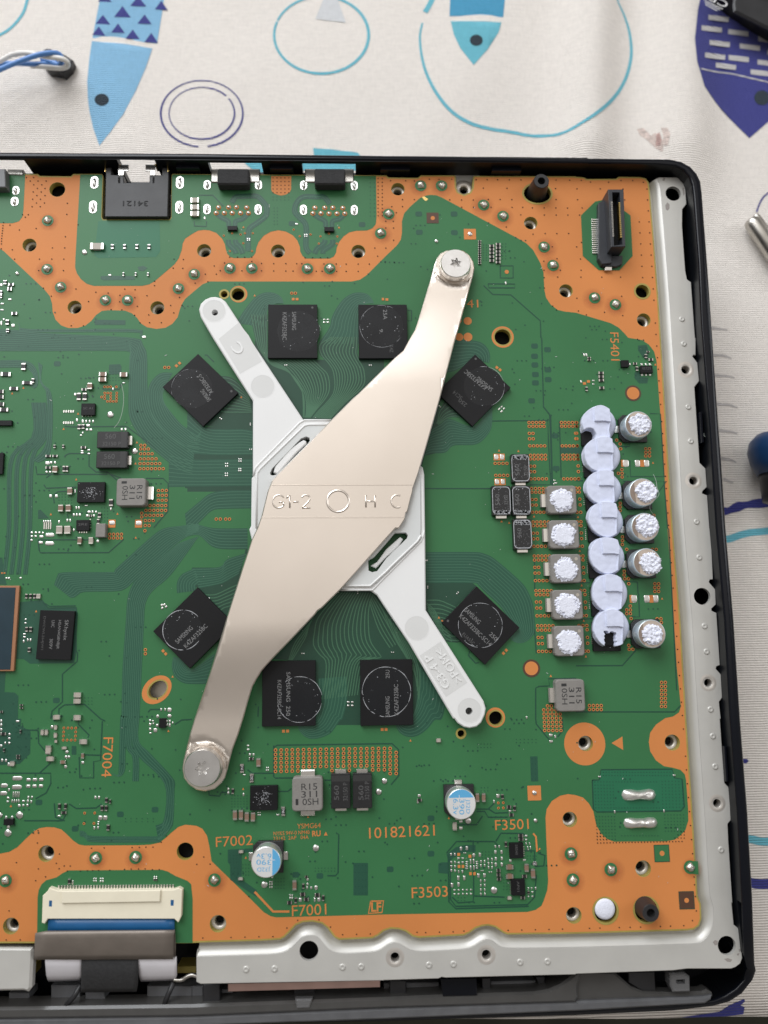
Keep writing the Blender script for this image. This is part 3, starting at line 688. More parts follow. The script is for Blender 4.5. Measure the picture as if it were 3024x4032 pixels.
# dark field round the processor clamp
patch('B1 560 -120 590 -60 640 190 1659 190 B2 0 260 300 260 600 420 480 560 470 800 440 1000 350 1020 330 1100 B2 200 1500 B1 1659 1400 B1 900 1500 520 1500 B1 520 1330 B1 -40 1330 -40 1300 520 1290 500 500', 'c', ZD - .006)
patch('B1 -60 780 90 770 525 760 525 1300 -60 1300', 'c', ZD - .003)
patch('B1 0 560 120 760 520 800 525 560 380 480', 'c', ZD - .004)
patch('C1 480 95 480 220 330 280 240 340 0 340 0 500 60 520 300 760 420 400', 'c', ZD - .003)
patch('C1 1285 540 1540 538 1600 570 1659 670 C2 215 990 280 1130 540 1480 500 1600 C1 1659 1700 1060 1700 830 1140 700 1130 1060 750', 'c', ZD - .006)
patch('C2 355 470 760 470 800 500 500 800 560 900 640 990 480 970 360 700', 'c', ZD - .003)
patch('B1 280 1000 520 1000 520 1290 280 1290', 'c', ZD - .002)
# fan-outs of the memory chips
fan('A1 380 1520 430 1440 480 1370 560 1285 640 1254 720 1262 775 1300 793 1350', 'A1 652 1560 648 1500 648 1450 650 1410 662 1385 682 1368 700 1358 706 1350', 9)
fan('A1 1090 1700 1185 1560 1205 1480 1245 1395 1310 1310 1380 1266 1450 1254 1520 1272 1560 1318 1572 1350', 'A1 1440 1700 1438 1560 1436 1480 1438 1440 1446 1400 1458 1378 1478 1362 1492 1354 1502 1350 1508 1348', 9)
fan('A1 1200 1640 B1 1092 60 1108 150 1160 210 1212 300 1215 480 1080 640 1040 690', 'A1 1430 1640 B1 1434 60 1432 150 1480 240 1500 300 1490 420 1330 560 1200 700', 12, 'c', True)
fan('B1 660 190 780 250 880 360 970 490 985 640 975 690', 'B1 1060 190 1130 260 1190 330 1190 480 1062 640 1022 690', 12, 'c')
fan('B1 500 -200 560 60 600 130 690 240 840 300 940 420 960 560 960 690', 'B1 652 -200 652 60 655 130 690 195 810 255 890 370 965 500 970 690', 6, 'c')
fan('B2 590 22 780 26 860 54 905 110 917 170 908 218', 'B2 540 300 600 290 660 262 700 232 735 205 760 180', 9)
fan('B2 560 500 500 590 470 640 460 720 450 740', 'B2 720 740 650 690 560 695 490 735 470 750', 5, 'c')
fan('B2 935 560 935 720 920 800 860 880 780 925 600 932 530 992 400 1000 352 1022', 'B2 850 640 845 700 820 740 780 760 700 752 560 700 490 742 460 760 415 790', 10)
fan('C2 360 206 780 206 870 222 960 268 1180 460 1250 560 1290 680 1302 880 1272 945 1212 988 1150 992 1100 962', 'C2 360 474 760 474 810 490 860 540 990 660 1050 740 1100 800 1152 862 1146 890 1130 905 1112 922 1092 942', 11)
fan('C2 360 605 470 605 560 640 640 680', 'C2 470 960 520 975 590 985 665 985', 10, 'c')
fan('C2 370 640 430 690 470 760 520 820 560 860', 'C2 385 720 430 800 480 890 520 950 590 990', 5, 'c', False)
fan('C2 540 1480 500 1646 D2 440 10 380 82 300 142 220 157 150 132 110 80 104 36', 'C2 268 1150 290 1400 284 1500 268 1580 D2 250 -20 240 4 228 20 216 30 204 38', 9)
fan('C2 200 970 262 1090 300 1180 320 1300 300 1500', 'C2 -20 700 60 900 160 1060 240 1135 262 1200', 8, 'c')
fan('C1 1270 545 1080 760 1040 900 1030 1010 1085 1090 1142 1150 1142 1300 1110 1480', 'C1 1580 560 1540 700 1545 900 1570 1000 1640 1090 1650 1120 1500 1160 1440 1440', 14, 'c')
fan('C1 1560 560 1620 640 C2 80 830 160 980', 'C1 1530 640 1560 760 1610 900 C2 40 1040', 5, 'c', False)
fan('C1 1050 770 960 880 880 990 830 1140', 'C1 1005 850 985 950 930 1050 870 1140', 4, 'c')
fan('C1 1336 1280 1340 1480 1300 1646 D1 1280 12 1200 122 1100 167 1020 172 960 142 922 92 918 58', 'C1 1090 1300 1088 1500 1078 1620 D1 1070 -20 1052 20 1032 40 1012 52 1000 58 988 62', 9)
fan('B0 1490 305 1400 302 1330 350 1282 440 1282 600 1330 720 1450 850 1600 955 B1 60 1000', 'B0 1420 450 1410 470 1405 500 1420 560 1460 620 1560 740 1640 800 1700 850 B1 80 800', 9)
fan('B1 160 330 330 340 430 420 490 500', 'B1 120 560 240 650 400 655 520 650', 10, 'c')
fan('C0 1530 560 1530 470 1570 400 1650 360 C1 20 345', 'C0 1700 540 1690 500 C1 50 480 60 470 70 462', 7)
fan('C1 0 345 240 335 300 270 470 215', 'C1 60 520 250 480 330 440 400 400', 8)
fan('C1 100 560 200 560 330 500 400 470', 'C1 250 730 280 700 320 690 340 680', 6, 'c')
fan('C0 1500 1110 1485 1190 1510 1280 1580 1335 1659 1345 C1 120 1345', 'C0 1570 1125 1590 1160 1620 1200 1659 1215 C1 40 1200 200 1080', 8)
fan('B1 -40 600 100 765 260 792 430 790 525 805', 'B1 -40 1000 150 1012 300 1015 480 1012 525 1012', 9)
fan('B1 -200 1000 B1 0 1050 200 1052 525 1050', 'B1 -200 1290 0 1286 200 1284 520 1282', 8)
fan('B1 -60 1520 60 1420 160 1345 300 1320 520 1318', 'B1 -40 1700 100 1560 180 1490 300 1478 515 1474', 6)
# buses on the left
fan('A0 -900 1570 A0 0 1572 B0 400 -40 1140 0 1225 50 1270 140 1275 400 1290 560 1340 690 1460 830 1600 930 B1 20 1000', 'B0 -900 100 0 116 400 116 1080 116 1118 150 1115 300 1110 600 1130 720 1230 880 1400 1030 1560 1150 1659 1180', 10)
fan('A0 160 1510 240 1570 1170 1572 1230 1636', 'A0 170 1540 230 1596 1160 1600 1210 1640', 2)
fan('C1 60 -40 C0 1560 -20 1420 0 1300 80 1000 350 955 378 540 382 490 430 468 490', 'C1 60 20 C0 1560 110 1400 250 1180 440 1090 520 1000 545 720 552 660 592 612 602', 10)
fan('C1 480 0 200 0 60 -30 C0 1640 -50', 'C1 480 180 200 170 60 60 C0 1600 80', 7)
fan('C0 1540 130 1180 440 1130 520 1100 620 1088 800 1060 1200 1050 1646', 'C1 60 70 C0 1480 400 1320 540 1258 650 1246 800 1222 1300 1206 1646', 10)
fan('C0 1050 1640 D0 1040 0 1026 440 1010 490 970 470', 'C0 1110 1640 D0 1105 0 1085 300 1082 440 1040 500 985 480', 3)
fan('D0 1105 0 1090 250 1145 330 1145 540', 'D0 1150 0 1140 230 1200 320 1200 540', 3)
fan('D0 1150 0 1140 200 1200 330 1420 560 1420 860 1370 915 1345 920', 'D0 1205 0 1200 190 1300 300 1500 520 1508 600 1500 870 1475 950 1370 1060', 4)
fan('D0 1420 860 1370 1000 1340 1015 800 1012 740 975 690 965', 'D0 1500 870 1475 950 1380 1060 1340 1068 800 1066 740 1025 690 1015', 4)
# bus columns at the far left, and darker fields round the parts
for q in (0, 60, 120, 180):
    fan(f'B0 {270+q*.5} 560 {280+q*.55} 850 {80+q} 1040 {60+q} 1646 C0 {20+q} 400', f'B0 {310+q*.5} 560 {315+q*.55} 860 {118+q} 1050 {98+q} 1646 C0 {58+q} 400', 2, wd=.14)
fan('B0 0 195 230 200 320 280 330 400 300 440', 'B0 0 260 200 262 280 310 285 380 270 420', 4)
fan('B0 370 240 360 390 450 500 440 980 330 1080', 'B0 330 210 350 400 400 480 400 900 280 1060', 3)
patch('C0 -60 480 -60 300 20 250 40 420 60 490'); patch('C0 -40 1240 50 1240 40 1415 130 1420 160 1450 155 1646 D0 185 0 180 60 265 110 262 300 170 390 0 400 -40 300')
patch('C0 150 640 370 620 420 690 660 690 665 1060 640 1165 260 1170 205 1130 130 1130'); patch('B0 945 232 1040 228 1050 250 1048 310 940 320'); patch('B0 330 1490 350 1485 425 1560 330 1565')
patch('D0 620 235 660 235 660 310 620 310'); patch('A0 820 1490 1085 1495 1085 1535 820 1535'); patch('A0 870 1115 950 1110 1165 1115 1165 1145 900 1150 870 1140'); patch('A0 1190 1035 1240 1025 1275 1045 1240 1070 1200 1065')
patch('A0 850 640 1380 640 1385 900 1350 950 850 958 815 930', 'b', ZD - .004)
for t, x, y in (('A2', 300, 577), ('A2', 605, 577), ('A2', 305, 735), ('A2', 608, 738), ('C0', 488, 1487), ('D2', 53, 1300), ('A1', 865, 660), ('A1', 1470, 668), ('D2', 405, 1165), ('D2', 405, 860), ('B0', 495, 225), ('B2', 1275, 545), ('B2', 1300, 160), ('B2', 1300, 72), ('B2', 1303, 235), ('B2', 1308, 318), ('B2', 1308, 390), ('B2', 1412, 103), ('B2', 1415, 277), ('B2', 1418, 362), ('B2', 1478, 848), ('B2', 1488, 1130), ('D0', 650, 950), ('D0', 1340, 785), ('D0', 1040, 825), ('D1', 1105, 1357), ('D1', 897, 1348), ('D0', 337, 722)):
    p = P(t, x, y); s = pxmm(t, x, y); sheet(dark, rrect(58 * s, 46 * s, 14 * s, 3, p.x, p.y), ZD + lift(), m=0)
patch('B3 535 68 610 62 622 100 625 180 600 195 535 110'); patch('B3 505 300 540 290 560 340 625 345 615 395 545 395 505 350')
patch('D3 140 530 200 528 215 440 830 435 850 510 915 520 935 760 905 795 180 805 150 780', 'b', ZD - .004)
patch('B2 1525 948 1659 948 1659 996 1525 996'); patch('B2 1510 1530 1659 1530 1659 1560 1510 1560'); patch('B3 0 950 60 945 60 1000 0 1005')
for q in ('D1 1395 1245 1520 1245 1520 1525 1395 1525', 'D2 1262 325 1325 325 1332 540 1270 540'):
    patch(q, 'd'); 
for q in ('D2 500 1240 560 1240 560 1340 470 1330 470 1250', 'D2 540 1170 620 1110 700 1090 790 1090 790 1150 700 1150 600 1200 560 1240', 'D1 310 1130 520 1120 520 1150 430 1160 430 1390 560 1480 560 1540 330 1390 330 1260 310 1240'):
    patch(q, 'd')
# the thin gaps that outline copper pours
for q in ('B2 350 1303 930 1303', 'B2 935 720 1040 718 1415 716 1420 900 1440 1270 1260 1270', 'B2 1362 0 1378 600 1440 680 1455 1280', 'B2 1380 600 1430 660 1440 900 1452 1270', 'B2 1515 720 1530 1210',
          'C2 1300 870 1315 1080', 'C2 1310 1646 1310 1380 1340 1365 1430 1362 1420 1300 1659 1296', 'C3 0 1188 400 1186 520 1050', 'C3 0 1586 850 1586 905 1530', 'C3 0 470 120 470 125 410', 'C3 0 790 140 780', 'B3 0 1235 60 1235',
          'B3 640 655 728 658 760 1200 470 1200 465 1060', 'C3 430 460 530 465 535 565 540 570 548 765 480 765', 'B3 380 940 460 940 455 900', 'B3 490 1646 780 1240 405 1240', 'B3 760 1240 790 1640 C3 800 10 870 1400',
          'D1 706 250 735 228 1659 215 D2 70 215 125 265 128 490 60 570', 'D1 706 230 706 500 720 512 870 510', 'D1 1145 530 1200 530', 'D1 745 628 830 626 860 600', 'D1 480 440 520 470 700 470',
          'D2 1310 0 1315 45 1405 155 1430 180', 'D2 1540 0 1545 100 1500 155', 'D1 1245 985 1268 1000 1262 1330 1240 1355 1170 1355', 'D1 145 620 150 660 240 668 250 640 320 632',
          'D2 965 1060 1010 988 1200 990 1220 1010', 'D2 540 1160 625 1060 950 1060 990 1100', 'D2 570 1200 575 1560 620 1620 1240 1605 1300 1540 1315 1350', 'D2 555 1180 560 1580 620 1640 1250 1620', 'D2 770 1050 775 1500 770 1580 640 1590 590 1540',
          'D2 780 1530 1040 1540', 'D2 800 780 900 780 950 730', 'D2 800 800 870 800 900 850 1070 850', 'D2 905 780 960 815 1070 810', 'D2 640 915 800 915 850 840', 'D2 1200 1140 1300 1140 1300 1240 1310 1275 1380 1270 1390 1180 1330 1160',
          'C0 370 640 420 690 660 685 668 740 650 1050 672 1075 668 1150 540 1260 540 1500 450 1580 440 1646', 'C0 390 650 430 675 655 670', 'C0 510 1610 510 1560 560 1525 730 1520 870 1646 D0 910 20', 'C0 330 105 340 190 350 212 940 210 1070 95', 'C0 330 100 800 100',
          'B0 560 765 620 770 1090 765 1250 880 1350 960', 'B0 560 1020 600 1000 770 1000 770 1110 830 1160 930 1160 1010 1230', 'B0 380 1270 400 1300 660 1290', 'B0 400 1210 440 1180 930 1180', 'B0 470 1430 460 1360 500 1330 660 1325', 'B0 1260 1215 1410 1215 1455 1260 1450 1500 1330 1640', 'B0 310 1110 320 1180 560 1180', 'B0 960 1180 1050 1215', 'B0 885 440 900 450 1030 445 1060 390',
          'D0 330 100 335 210 400 290', 'D0 185 95 330 100', 'D0 0 470 440 470 440 560 400 640 310 690', 'D0 340 470 440 380', 'D0 685 330 690 510 810 510 810 370 870 360 885 20', 'D0 700 310 870 315', 'D0 210 880 540 880 570 830', 'D0 600 735 660 775 830 770 880 735', 'D0 680 20 680 50 770 140 760 165', 'D0 470 730 480 850 560 880',
          'D0 1510 50 1570 10 1659 5', 'C0 1280 1590 1300 1565 1400 1565', 'A2 900 1180 1130 1182 1130 1215 905 1215 900 1180', 'A2 860 1195 940 1272 1095 1275 1350 1500 1355 1646', 'A2 1004 1025 1115 1025 1115 1130 1004 1130 1004 1025',
          'A1 60 415 180 415 270 510', 'A1 20 640 20 680 125 685 125 640', 'A2 205 1410 238 1410 238 1500 205 1500', 'C2 740 1060 730 1100 790 1165 820 1160', 'B1 110 150 130 150 190 210', 'B3 1560 0 1560 1', 'D3 140 530 200 528 215 440 830 435 850 510 915 520 935 760 905 795 180 805 150 780 140 530', 'C1 575 1540 570 1630', 'C2 1300 260 1302 540'):
    moat(q, .26)
# usb pairs
for q in ('A1 345 480 380 430 440 425 560 425 620 480 645 520 640 590 570 650 500 700 485 760 485 900', 'A1 1190 490 1140 430 1080 430 960 430 900 490 890 560 930 610 985 680 985 860 1020 915'):
    p = smooth_line(xy(q), k=5); ribbon(dark, p, 1.35, ZD + lift(), 0); ribbon(light, [(a + .22, b + .1) for a, b in p], .16, ZT + lift()); ribbon(light, [(a - .22, b - .1) for a, b in p], .16, ZT + lift())
for x in (348, 1185):
    for q in (f'A1 {x-30} 690 {x-35} 640 {x-90} 610 {x-130} 580', f'A1 {x+25} 690 {x+30} 640 {x+90} 620 {x+130} 580'):
        p = smooth_line(xy(q), k=5); ribbon(dark, p, 1.2, ZD + lift(), 0); ribbon(light, p, .16, ZT + lift())
for q in ('A1 315 800 320 840 370 890 380 920', 'A1 375 800 380 830 420 870 440 920', 'A1 1150 800 1140 830 1080 880 1060 920', 'A1 1215 800 1210 840 1140 890 1130 920'):
    p = smooth_line(xy(q), k=5); ribbon(dark, p, 1.3, ZD + lift(), 0); ribbon(light, p, .16, ZT + lift())
tag(dark.build('mask_gap', ['mask_dark', 'mask_core', 'moat', 'mask_bright'], board), 'darker strips between the copper pours', kind='stuff')
tag(light.build('trace', ['trace', 'trace_core'], board), 'fine parallel traces', kind='stuff')

# ------------------------------------------------------------------ tiny vias: dark dots in the mask, dark dots in the copper
dots = MB(); cdots = MB()
hexd = [(math.cos(a), math.sin(a)) for a in (math.pi / 3 * i for i in range(6))]
def dot(b, t, x, y, r, z): p = P(t, x, y); s = pxmm(t, x, y) * r; b.add([(p.x + s * a, p.y + s * c, z) for a, c in hexd], [(0, 1, 2, 3, 4, 5)])
def dgrid(t, x0, y0, dx, dy, nx, ny, sk=0, r=4.6):
    for j in range(ny):
        for i in range(nx): dot(dots, t, x0 + i * dx + j * sk, y0 + j * dy, r, .101)
rnd = random.Random(4); mc = ccw(xy(mask['c']))
clampbox = xy('A1 400 1200 A2 900 1200 B2 900 1000 C2 900 1500 D1 100 300 D1 0 900 C0 1200 900')
n_ = 0
while n_ < 620:
    x, y = rnd.uniform(-100, 74), rnd.uniform(-106, 72)
    if inside((x, y), mc) and not (-42 < x < 42 and -42 < y < 44) and not (40 < x and y < -10 and y > -62 and rnd.random() < .92):
        for q in range(rnd.choice((1, 1, 1, 2, 3))):
            dots.add([(x + q * 1.1 + .2 * a, y + .2 * c, .101) for a, c in hexd], [(0, 1, 2, 3, 4, 5)])
        n_ += 1
for a in ((('D3', 235, 462, 25, 28, 24, 2)), ('D3', 162, 545, 26, 28, 7, 9, 1), ('D3', 742, 540, 29, 28, 7, 9, 1), ('D3', 175, 845, 26, 28, 7, 8, 1), ('D3', 765, 830, 27, 28, 7, 6, 1), ('D3', 345, 545, 25, 0, 15, 1), ('D3', 345, 770, 25, 0, 16, 1), ('D3', 395, 1010, 26, 0, 13, 1), ('D2', 810, 218, 28, 30, 5, 2), ('D2', 1143, 178, 34, 28, 6, 2), ('D2', 1278, 345, 32, 44, 2, 5), ('D1', 1412, 1268, 30, 60, 4, 5), ('D1', 1065, 1290, 28, 26, 7, 2), ('D1', 330, 1180, 28, 30, 3, 3), ('D1', 340, 1290, 28, 30, 3, 3), ('D1', 440, 1260, 25, 30, 3, 4), ('D1', 345, 665, 26, 24, 6, 5), ('B0', 950, 245, 26, 24, 4, 4), ('B0', 950, 345, 26, 24, 4, 2), ('B0', 510, 1350, 27, 26, 5, 4), ('B0', 880, 1470, 25, 28, 3, 5), ('A1', 700, 430, 34, 26, 5, 2), ('A1', 710, 525, 28, 28, 2, 6), ('A1', 1540, 272, 36, 36, 2, 10), ('C0', 735, 1465, 30, 28, 3, 3), ('D0', 1085, 862, 48, 26, 6, 2), ('D2', 850, 1150, 28, 26, 4, 3), ('D2', 640, 1545, 28, 26, 3, 2), ('D2', 1035, 1390, 26, 28, 3, 4), ('D2', 1240, 1185, 24, 26, 4, 2), ('D1', 720, 1380, 25, 28, 4, 4), ('D2', 840, 595, 28, 28, 3, 2), ('A2', 860, 845, 24, 22, 3, 7), ('A2', 1025, 835, 26, 26, 2, 6), ('B3', 550, 85, 26, 22, 3, 2), ('B3', 550, 350, 26, 22, 3, 2), ('D0', 270, 0, 0, 0, 1, 1)):
    dgrid(*a)
for q in range(40): dot(dots, 'D0', rnd.uniform(0, 260), rnd.uniform(20, 380), 6, .101)
# dots on copper
CD = {'A0': '228 262 291 262 262 293 330 293 400 293 293 325 362 325 324 356 390 357 288 387 357 387 320 418 390 418 283 450 351 450 316 482 385 482 278 514 348 514 583 485 245 583 196 583 219 605 578 581 32 652 87 673 27 677 25 700 23 722 20 744 18 766 16 790 14 812 13 835 11 878 168 715 313 702 566 773 676 671 107 886 454 870 560 870 127 967 342 967 448 967 552 967 335 1066 549 1066 376 1218 444 1287 657 1225 829 1253 935 1260 1079 1226 1168 1232 1037 1280 1166 1299 1035 1336 1187 1375 766 1333 961 1403 1054 1406 1164 1452 1286 1449 1211 1518 1293 1516 1395 1516 616 1543 722 1543 1271 1283 1337 1158 1336 1196 1475 1367 1573 1367 1502 1431 1504 968 1585 970 1497 1045 1580 1047 1552 1298',
      'A1': '282 1000 192 1026 245 1067 115 1097 211 1097 28 1175 138 1163 432 1068 517 987 601 1004 601 1068 706 1006 706 1070 811 1006 811 1070 873 1070 905 1007 949 1007 1074 1072 1124 1072 1140 1009 1246 1009 1250 1073 1332 1010 1332 1073 1436 1010 1436 1073 1532 1010 1580 872 1604 942 326 950 394 950 456 951 517 951 977 956 1043 956 1110 956 1172 956',
      'A2': '57 290 187 291 263 292 391 277 475 277 585 278 160 453 262 453 67 514 160 514 106 566 15 640 80 641 15 698 82 698 83 804 16 872 568 456 670 456 771 457 671 519 773 519 925 520 901 452 1003 452 1104 453 1106 520 1198 520 1282 525 1383 525 1484 525 1585 526 1486 453 1482 358 1062 356 858 354 796 282 891 282 981 282 1082 283 1183 283 1486 285 1604 286 1181 585 1385 586 1487 586 1588 587 1056 690 1287 752 1392 746 1493 746 1595 746 1453 860 1494 963 1380 985 1382 1063 1523 1063 1384 1127 1500 1122 1385 1217 1458 1373 1490 1408',
      'A3': '45 287 125 302 281 303 388 288 489 289 581 304 8 360 209 360 405 362 612 362 13 454 618 456 420 456 52 525 624 550 30 587 546 645 630 645 552 740 636 740 46 823 5 861 558 836 642 836 564 932 648 932 38 966 569 1029 654 1029 43 1063 42 1123 222 1123 385 1123 575 1126 660 1126 666 1224 394 1288 7 1305 672 1322 20 1415 246 1426 403 1455 89 1449 685 1519 690 1618',
      'B3': '697 72 703 172 710 272 716 373 723 474 730 576 740 724 747 828 753 930 757 988 765 1092 771 1197 778 1302 785 1408 792 1514 799 1620 531 14',
      'C3': '808 82 815 190 822 298 830 407 838 517 853 710 861 821 869 933 877 1046 885 1158 893 1272 901 1387 910 1502 918 1617',
      'D3': '927 88 945 323 953 441 961 561 970 680 979 801 988 922 997 1043 1006 1165 1019 1366 1023 1433 1030 1535',
      'D0': '330 967 324 1072 515 1168 488 1248 143 1242 556 1271 608 1271 333 1296 512 1295 395 1365 309 1398 792 1118 901 1115 1142 1111 1205 1110 1262 1108 1323 1108 1393 1066 1440 1013 696 1315 757 1312 801 1311 853 1310 949 1308 1077 1300 1134 1298 1198 1297 1255 1296 1317 1303 1376 1302 583 1315',
      'D1': '102 1193 42 1257 157 1255 491 1535', 'E0': '80 118 55 370 176 368',
      'E1': '94 353 337 348 458 345 579 342 700 340 820 266 913 200 1097 195 1197 258 1302 324 1422 321 1541 318', 'E2': '285 303 360 306 479 302 597 299 690 292 1072 286 1190 284 1307 281 1425 279 1541 275', 'E3': '116 269 206 267 373 262 467 260 557 258 728 253 816 250 930 246 1005 202 1038 118'}
for t, s in CD.items():
    q = [float(a) for a in s.split()]
    for x, y in zip(q[::2], q[1::2]): dot(cdots, t, x, y, 6, .101)
for j in range(5):
    for i in range(5): dot(cdots, 'A1', 701 + 34 * i, 266 + 32 * j, 5.5, .101)
for j in range(11):
    for i in range(2): dot(cdots, 'A1', 1608 + 36 * i, 272 + 32 * j, 5.5, .101)
for i in range(28): dot(cdots, 'D3', 186 + 27 * i, 1073 - .5 * i, 5.5, .101)
for i in range(5): 
    for j in range(3): dot(cdots, 'D3', 184 + 27 * i, 1045 - 27 * j, 5, .101) if i + j < 4 else None
    for j in range(3): dot(cdots, 'D3', 934 - 27 * i, 1030 - 27 * j, 5, .101) if i + j < 4 else None
tag(dots.build('small_via', ['moat'], board), 'small dark plated holes in the green areas', kind='stuff')
tag(cdots.build('copper_via', ['hole'], board), 'small dark plated holes in the copper areas', kind='stuff')

# ------------------------------------------------------------------ ringed vias, one object each (the 300 that show largest)
vb = MB(); N = 14; ri, ro = .5, 1.0
v = [(ro * math.cos(2 * math.pi * i / N), ro * math.sin(2 * math.pi * i / N), .05) for i in range(N)] + [(ro * .93 * math.cos(2 * math.pi * i / N), ro * .93 * math.sin(2 * math.pi * i / N), .13) for i in range(N)] + [(ri * math.cos(2 * math.pi * i / N), ri * math.sin(2 * math.pi * i / N), .13) for i in range(N)] + [(ri * math.cos(2 * math.pi * i / N), ri * math.sin(2 * math.pi * i / N), .112) for i in range(N)]
f = []; mi = []
for k in range(3):
    for i in range(N): f.append((k * N + i, k * N + (i + 1) % N, (k + 1) * N + (i + 1) % N, (k + 1) * N + i)); mi.append(0 if k < 2 else 1)
f.append(tuple(3 * N + i for i in range(N))); mi.append(1)
viam = mesh('via', v, f, ['copper', 'hole'], mi)
VIAS = []
def vrow(t, x, y, n, dx=33.0, ny=1, dy=34.0, r=14.5):
    for j in range(ny):
        for i in range(n): VIAS.append((t, x + i * dx, y + j * dy, r))
for i in range(20):
    x = 722 + 48.0 * i + i * i * .08
    for j in range(6 if i not in (5, 6, 7, 8, 9, 11, 12, 14, 15, 16) else 5): VIAS.append(('D1', x, 271 + 36.6 * j - i * .75, 15.5))
for i, (x, n_, y0) in enumerate(((53, 7, 257), (105, 6, 292))):
    for j in range(n_): VIAS.append(('D2', x, y0 + 36 * j, 15.5))
for a in (('B2', 1252, 733, 5, 32), ('B2', 1254, 766, 5, 32), ('B2', 1255, 827, 2, 32), ('B2', 1257, 874, 2, 32), ('B2', 1260, 935, 5, 32), ('B2', 1266, 1016, 5, 32), ('B2', 1266, 1048, 5, 32), ('B2', 1268, 1110, 2, 32), ('B2', 1268, 1158, 2, 32), ('B2', 1270, 1220, 5, 33), ('B2', 1275, 1303, 5, 33), ('B2', 1278, 1335, 4, 33), ('B2', 1280, 1398, 2, 32), ('B2', 1282, 1446, 2, 32), ('B2', 1284, 1508, 4, 32), ('B2', 1288, 1592, 5, 33), ('B2', 1290, 1625, 4, 33),
          ('B2', 1532, 733, 5, 32), ('B2', 1535, 765, 5, 32), ('B2', 1540, 935, 5, 32), ('B2', 1545, 1016, 5, 32), ('B2', 1547, 1048, 5, 32), ('B2', 1553, 1220, 5, 32), ('B2', 960, 1086, 4, 34), ('B2', 966, 1190, 4, 34), ('B2', 1655, 826, 1, 30), ('B2', 1657, 873, 1, 30),
          ('C2', 1290, 43, 2), ('C2', 1293, 92, 2), ('C2', 1295, 156, 4), ('C2', 1298, 240, 5), ('C2', 1300, 275, 5), ('C2', 1303, 338, 2), ('C2', 1305, 388, 2), ('C2', 1308, 453, 4), ('C2', 1312, 540, 5), ('C2', 1315, 575, 4), ('C2', 1317, 638, 2), ('C2', 1320, 690, 2), ('C2', 1322, 757, 4), ('C2', 1327, 843, 5), ('C2', 1329, 880, 4), ('C2', 1332, 944, 2), ('C2', 1334, 997, 2), ('C2', 1336, 1064, 4),
          ('C2', 1412, 1535, 2), ('C2', 1380, 1570, 4, 35), ('C2', 1382, 1606, 5, 35), ('C2', 1384, 1641, 5, 35), ('D2', 1386, 30, 5, 35), ('D2', 1387, 65, 5, 35), ('D2', 1388, 101, 5, 35),
          ('B0', 1218, 930, 2), ('B0', 1216, 962, 3), ('B0', 1216, 1003, 4), ('B0', 1213, 1047, 5, 34), ('B0', 1211, 1088, 6, 34), ('B0', 1210, 1132, 7, 33.5), ('B0', 1370, 1320, 3, 34), ('B0', 1369, 1362, 3, 34), ('B0', 1368, 1405, 3, 34), ('B0', 1297, 1450, 5, 34), ('B0', 1262, 1492, 6, 34), ('B0', 1262, 1535, 5, 34), ('B0', 1257, 1580, 3, 34), ('B0', 1256, 1623, 2, 34), ('B0', 1225, 1516, 1), ('B0', 1225, 1549, 1), ('C0', 948, 52, 4, 34), ('C0', 948, 85, 4, 34), ('C0', 1253, 22, 1),
          ('B1', 210, 1567, 2, 35), ('B1', 292, 1567, 2, 33), ('B0', 1425, 257, 2, 34), ('C0', 1257, 1050, 1), ('C0', 1257, 1084, 1), ('A1', 862, 1262, 2, 32),
          ('C3', 738, 1332, 2, 33, 7, 34.5), ('C3', 115, 1532, 4, 34, 2, 34), ('C3', 680, 480, 2, 33, 3, 33), ('B3', 602, 960, 2, 32, 3, 31), ('C3', 700, 782, 2, 33), ('C3', 660, 183, 2, 32), ('C3', 737, 815, 1),
          ('B3', 5, 733, 1), ('B3', 5, 765, 1), ('B3', 5, 825, 1), ('B3', 7, 873, 1), ('B3', 10, 934, 1), ('B3', 13, 1016, 1), ('B3', 15, 1048, 1), ('B3', 18, 1108, 1), ('B3', 20, 1157, 1), ('B3', 22, 1218, 1), ('B3', 0, 1300, 2, 28, 2, 34), ('B3', 32, 1395, 1), ('B3', 35, 1445, 1), ('B3', 8, 1508, 2, 32), ('B3', 10, 1590, 2, 32, 2, 34), ('C3', 46, 41, 1), ('C3', 48, 90, 1), ('C3', 22, 155, 2, 32), ('C3', 27, 240, 2, 32, 2, 34), ('C3', 63, 338, 1), ('C3', 66, 388, 1), ('C3', 40, 452, 2, 30), ('C3', 40, 538, 2, 34), ('C3', 77, 573, 1), ('C3', 80, 638, 1), ('C3', 82, 688, 1), ('C3', 58, 755, 2, 30), ('C3', 25, 841, 3, 34), ('C3', 95, 877, 1), ('C3', 98, 943, 1), ('C3', 100, 994, 1), ('C3', 78, 1062, 2, 27),
          ('B3', 395, 1140, 1), ('B3', 365, 1172, 2, 32), ('B3', 397, 1204, 1), ('B3', 380, 1430, 1, 1, 3, 32), ('B3', 350, 885, 1), ('B3', 380, 918, 1), ('B3', 385, 960, 1), ('C3', 400, 75, 1, 1, 3, 33), ('C3', 437, 183, 1), ('C3', 415, 372, 1, 1, 2, 32), ('C3', 420, 437, 2, 32), ('C3', 455, 480, 1), ('C3', 468, 672, 1), ('C3', 437, 706, 2, 32), ('C3', 437, 738, 2, 32), ('C3', 475, 780, 1), ('C3', 455, 1012, 1), ('C3', 458, 1046, 2, 32), ('B3', 672, 1535, 1)):
    vrow(*a)
for x, y in ((905, 425), (931, 425), (957, 425), (1006, 425), (906, 478), (932, 478), (958, 478), (1010, 478), (879, 513), (906, 502), (906, 526), (957, 502), (957, 526), (1008, 502), (1008, 526), (929, 550), (954, 550), (980, 550), (1006, 550)): VIAS.append(('B0', x, y, 11.5))
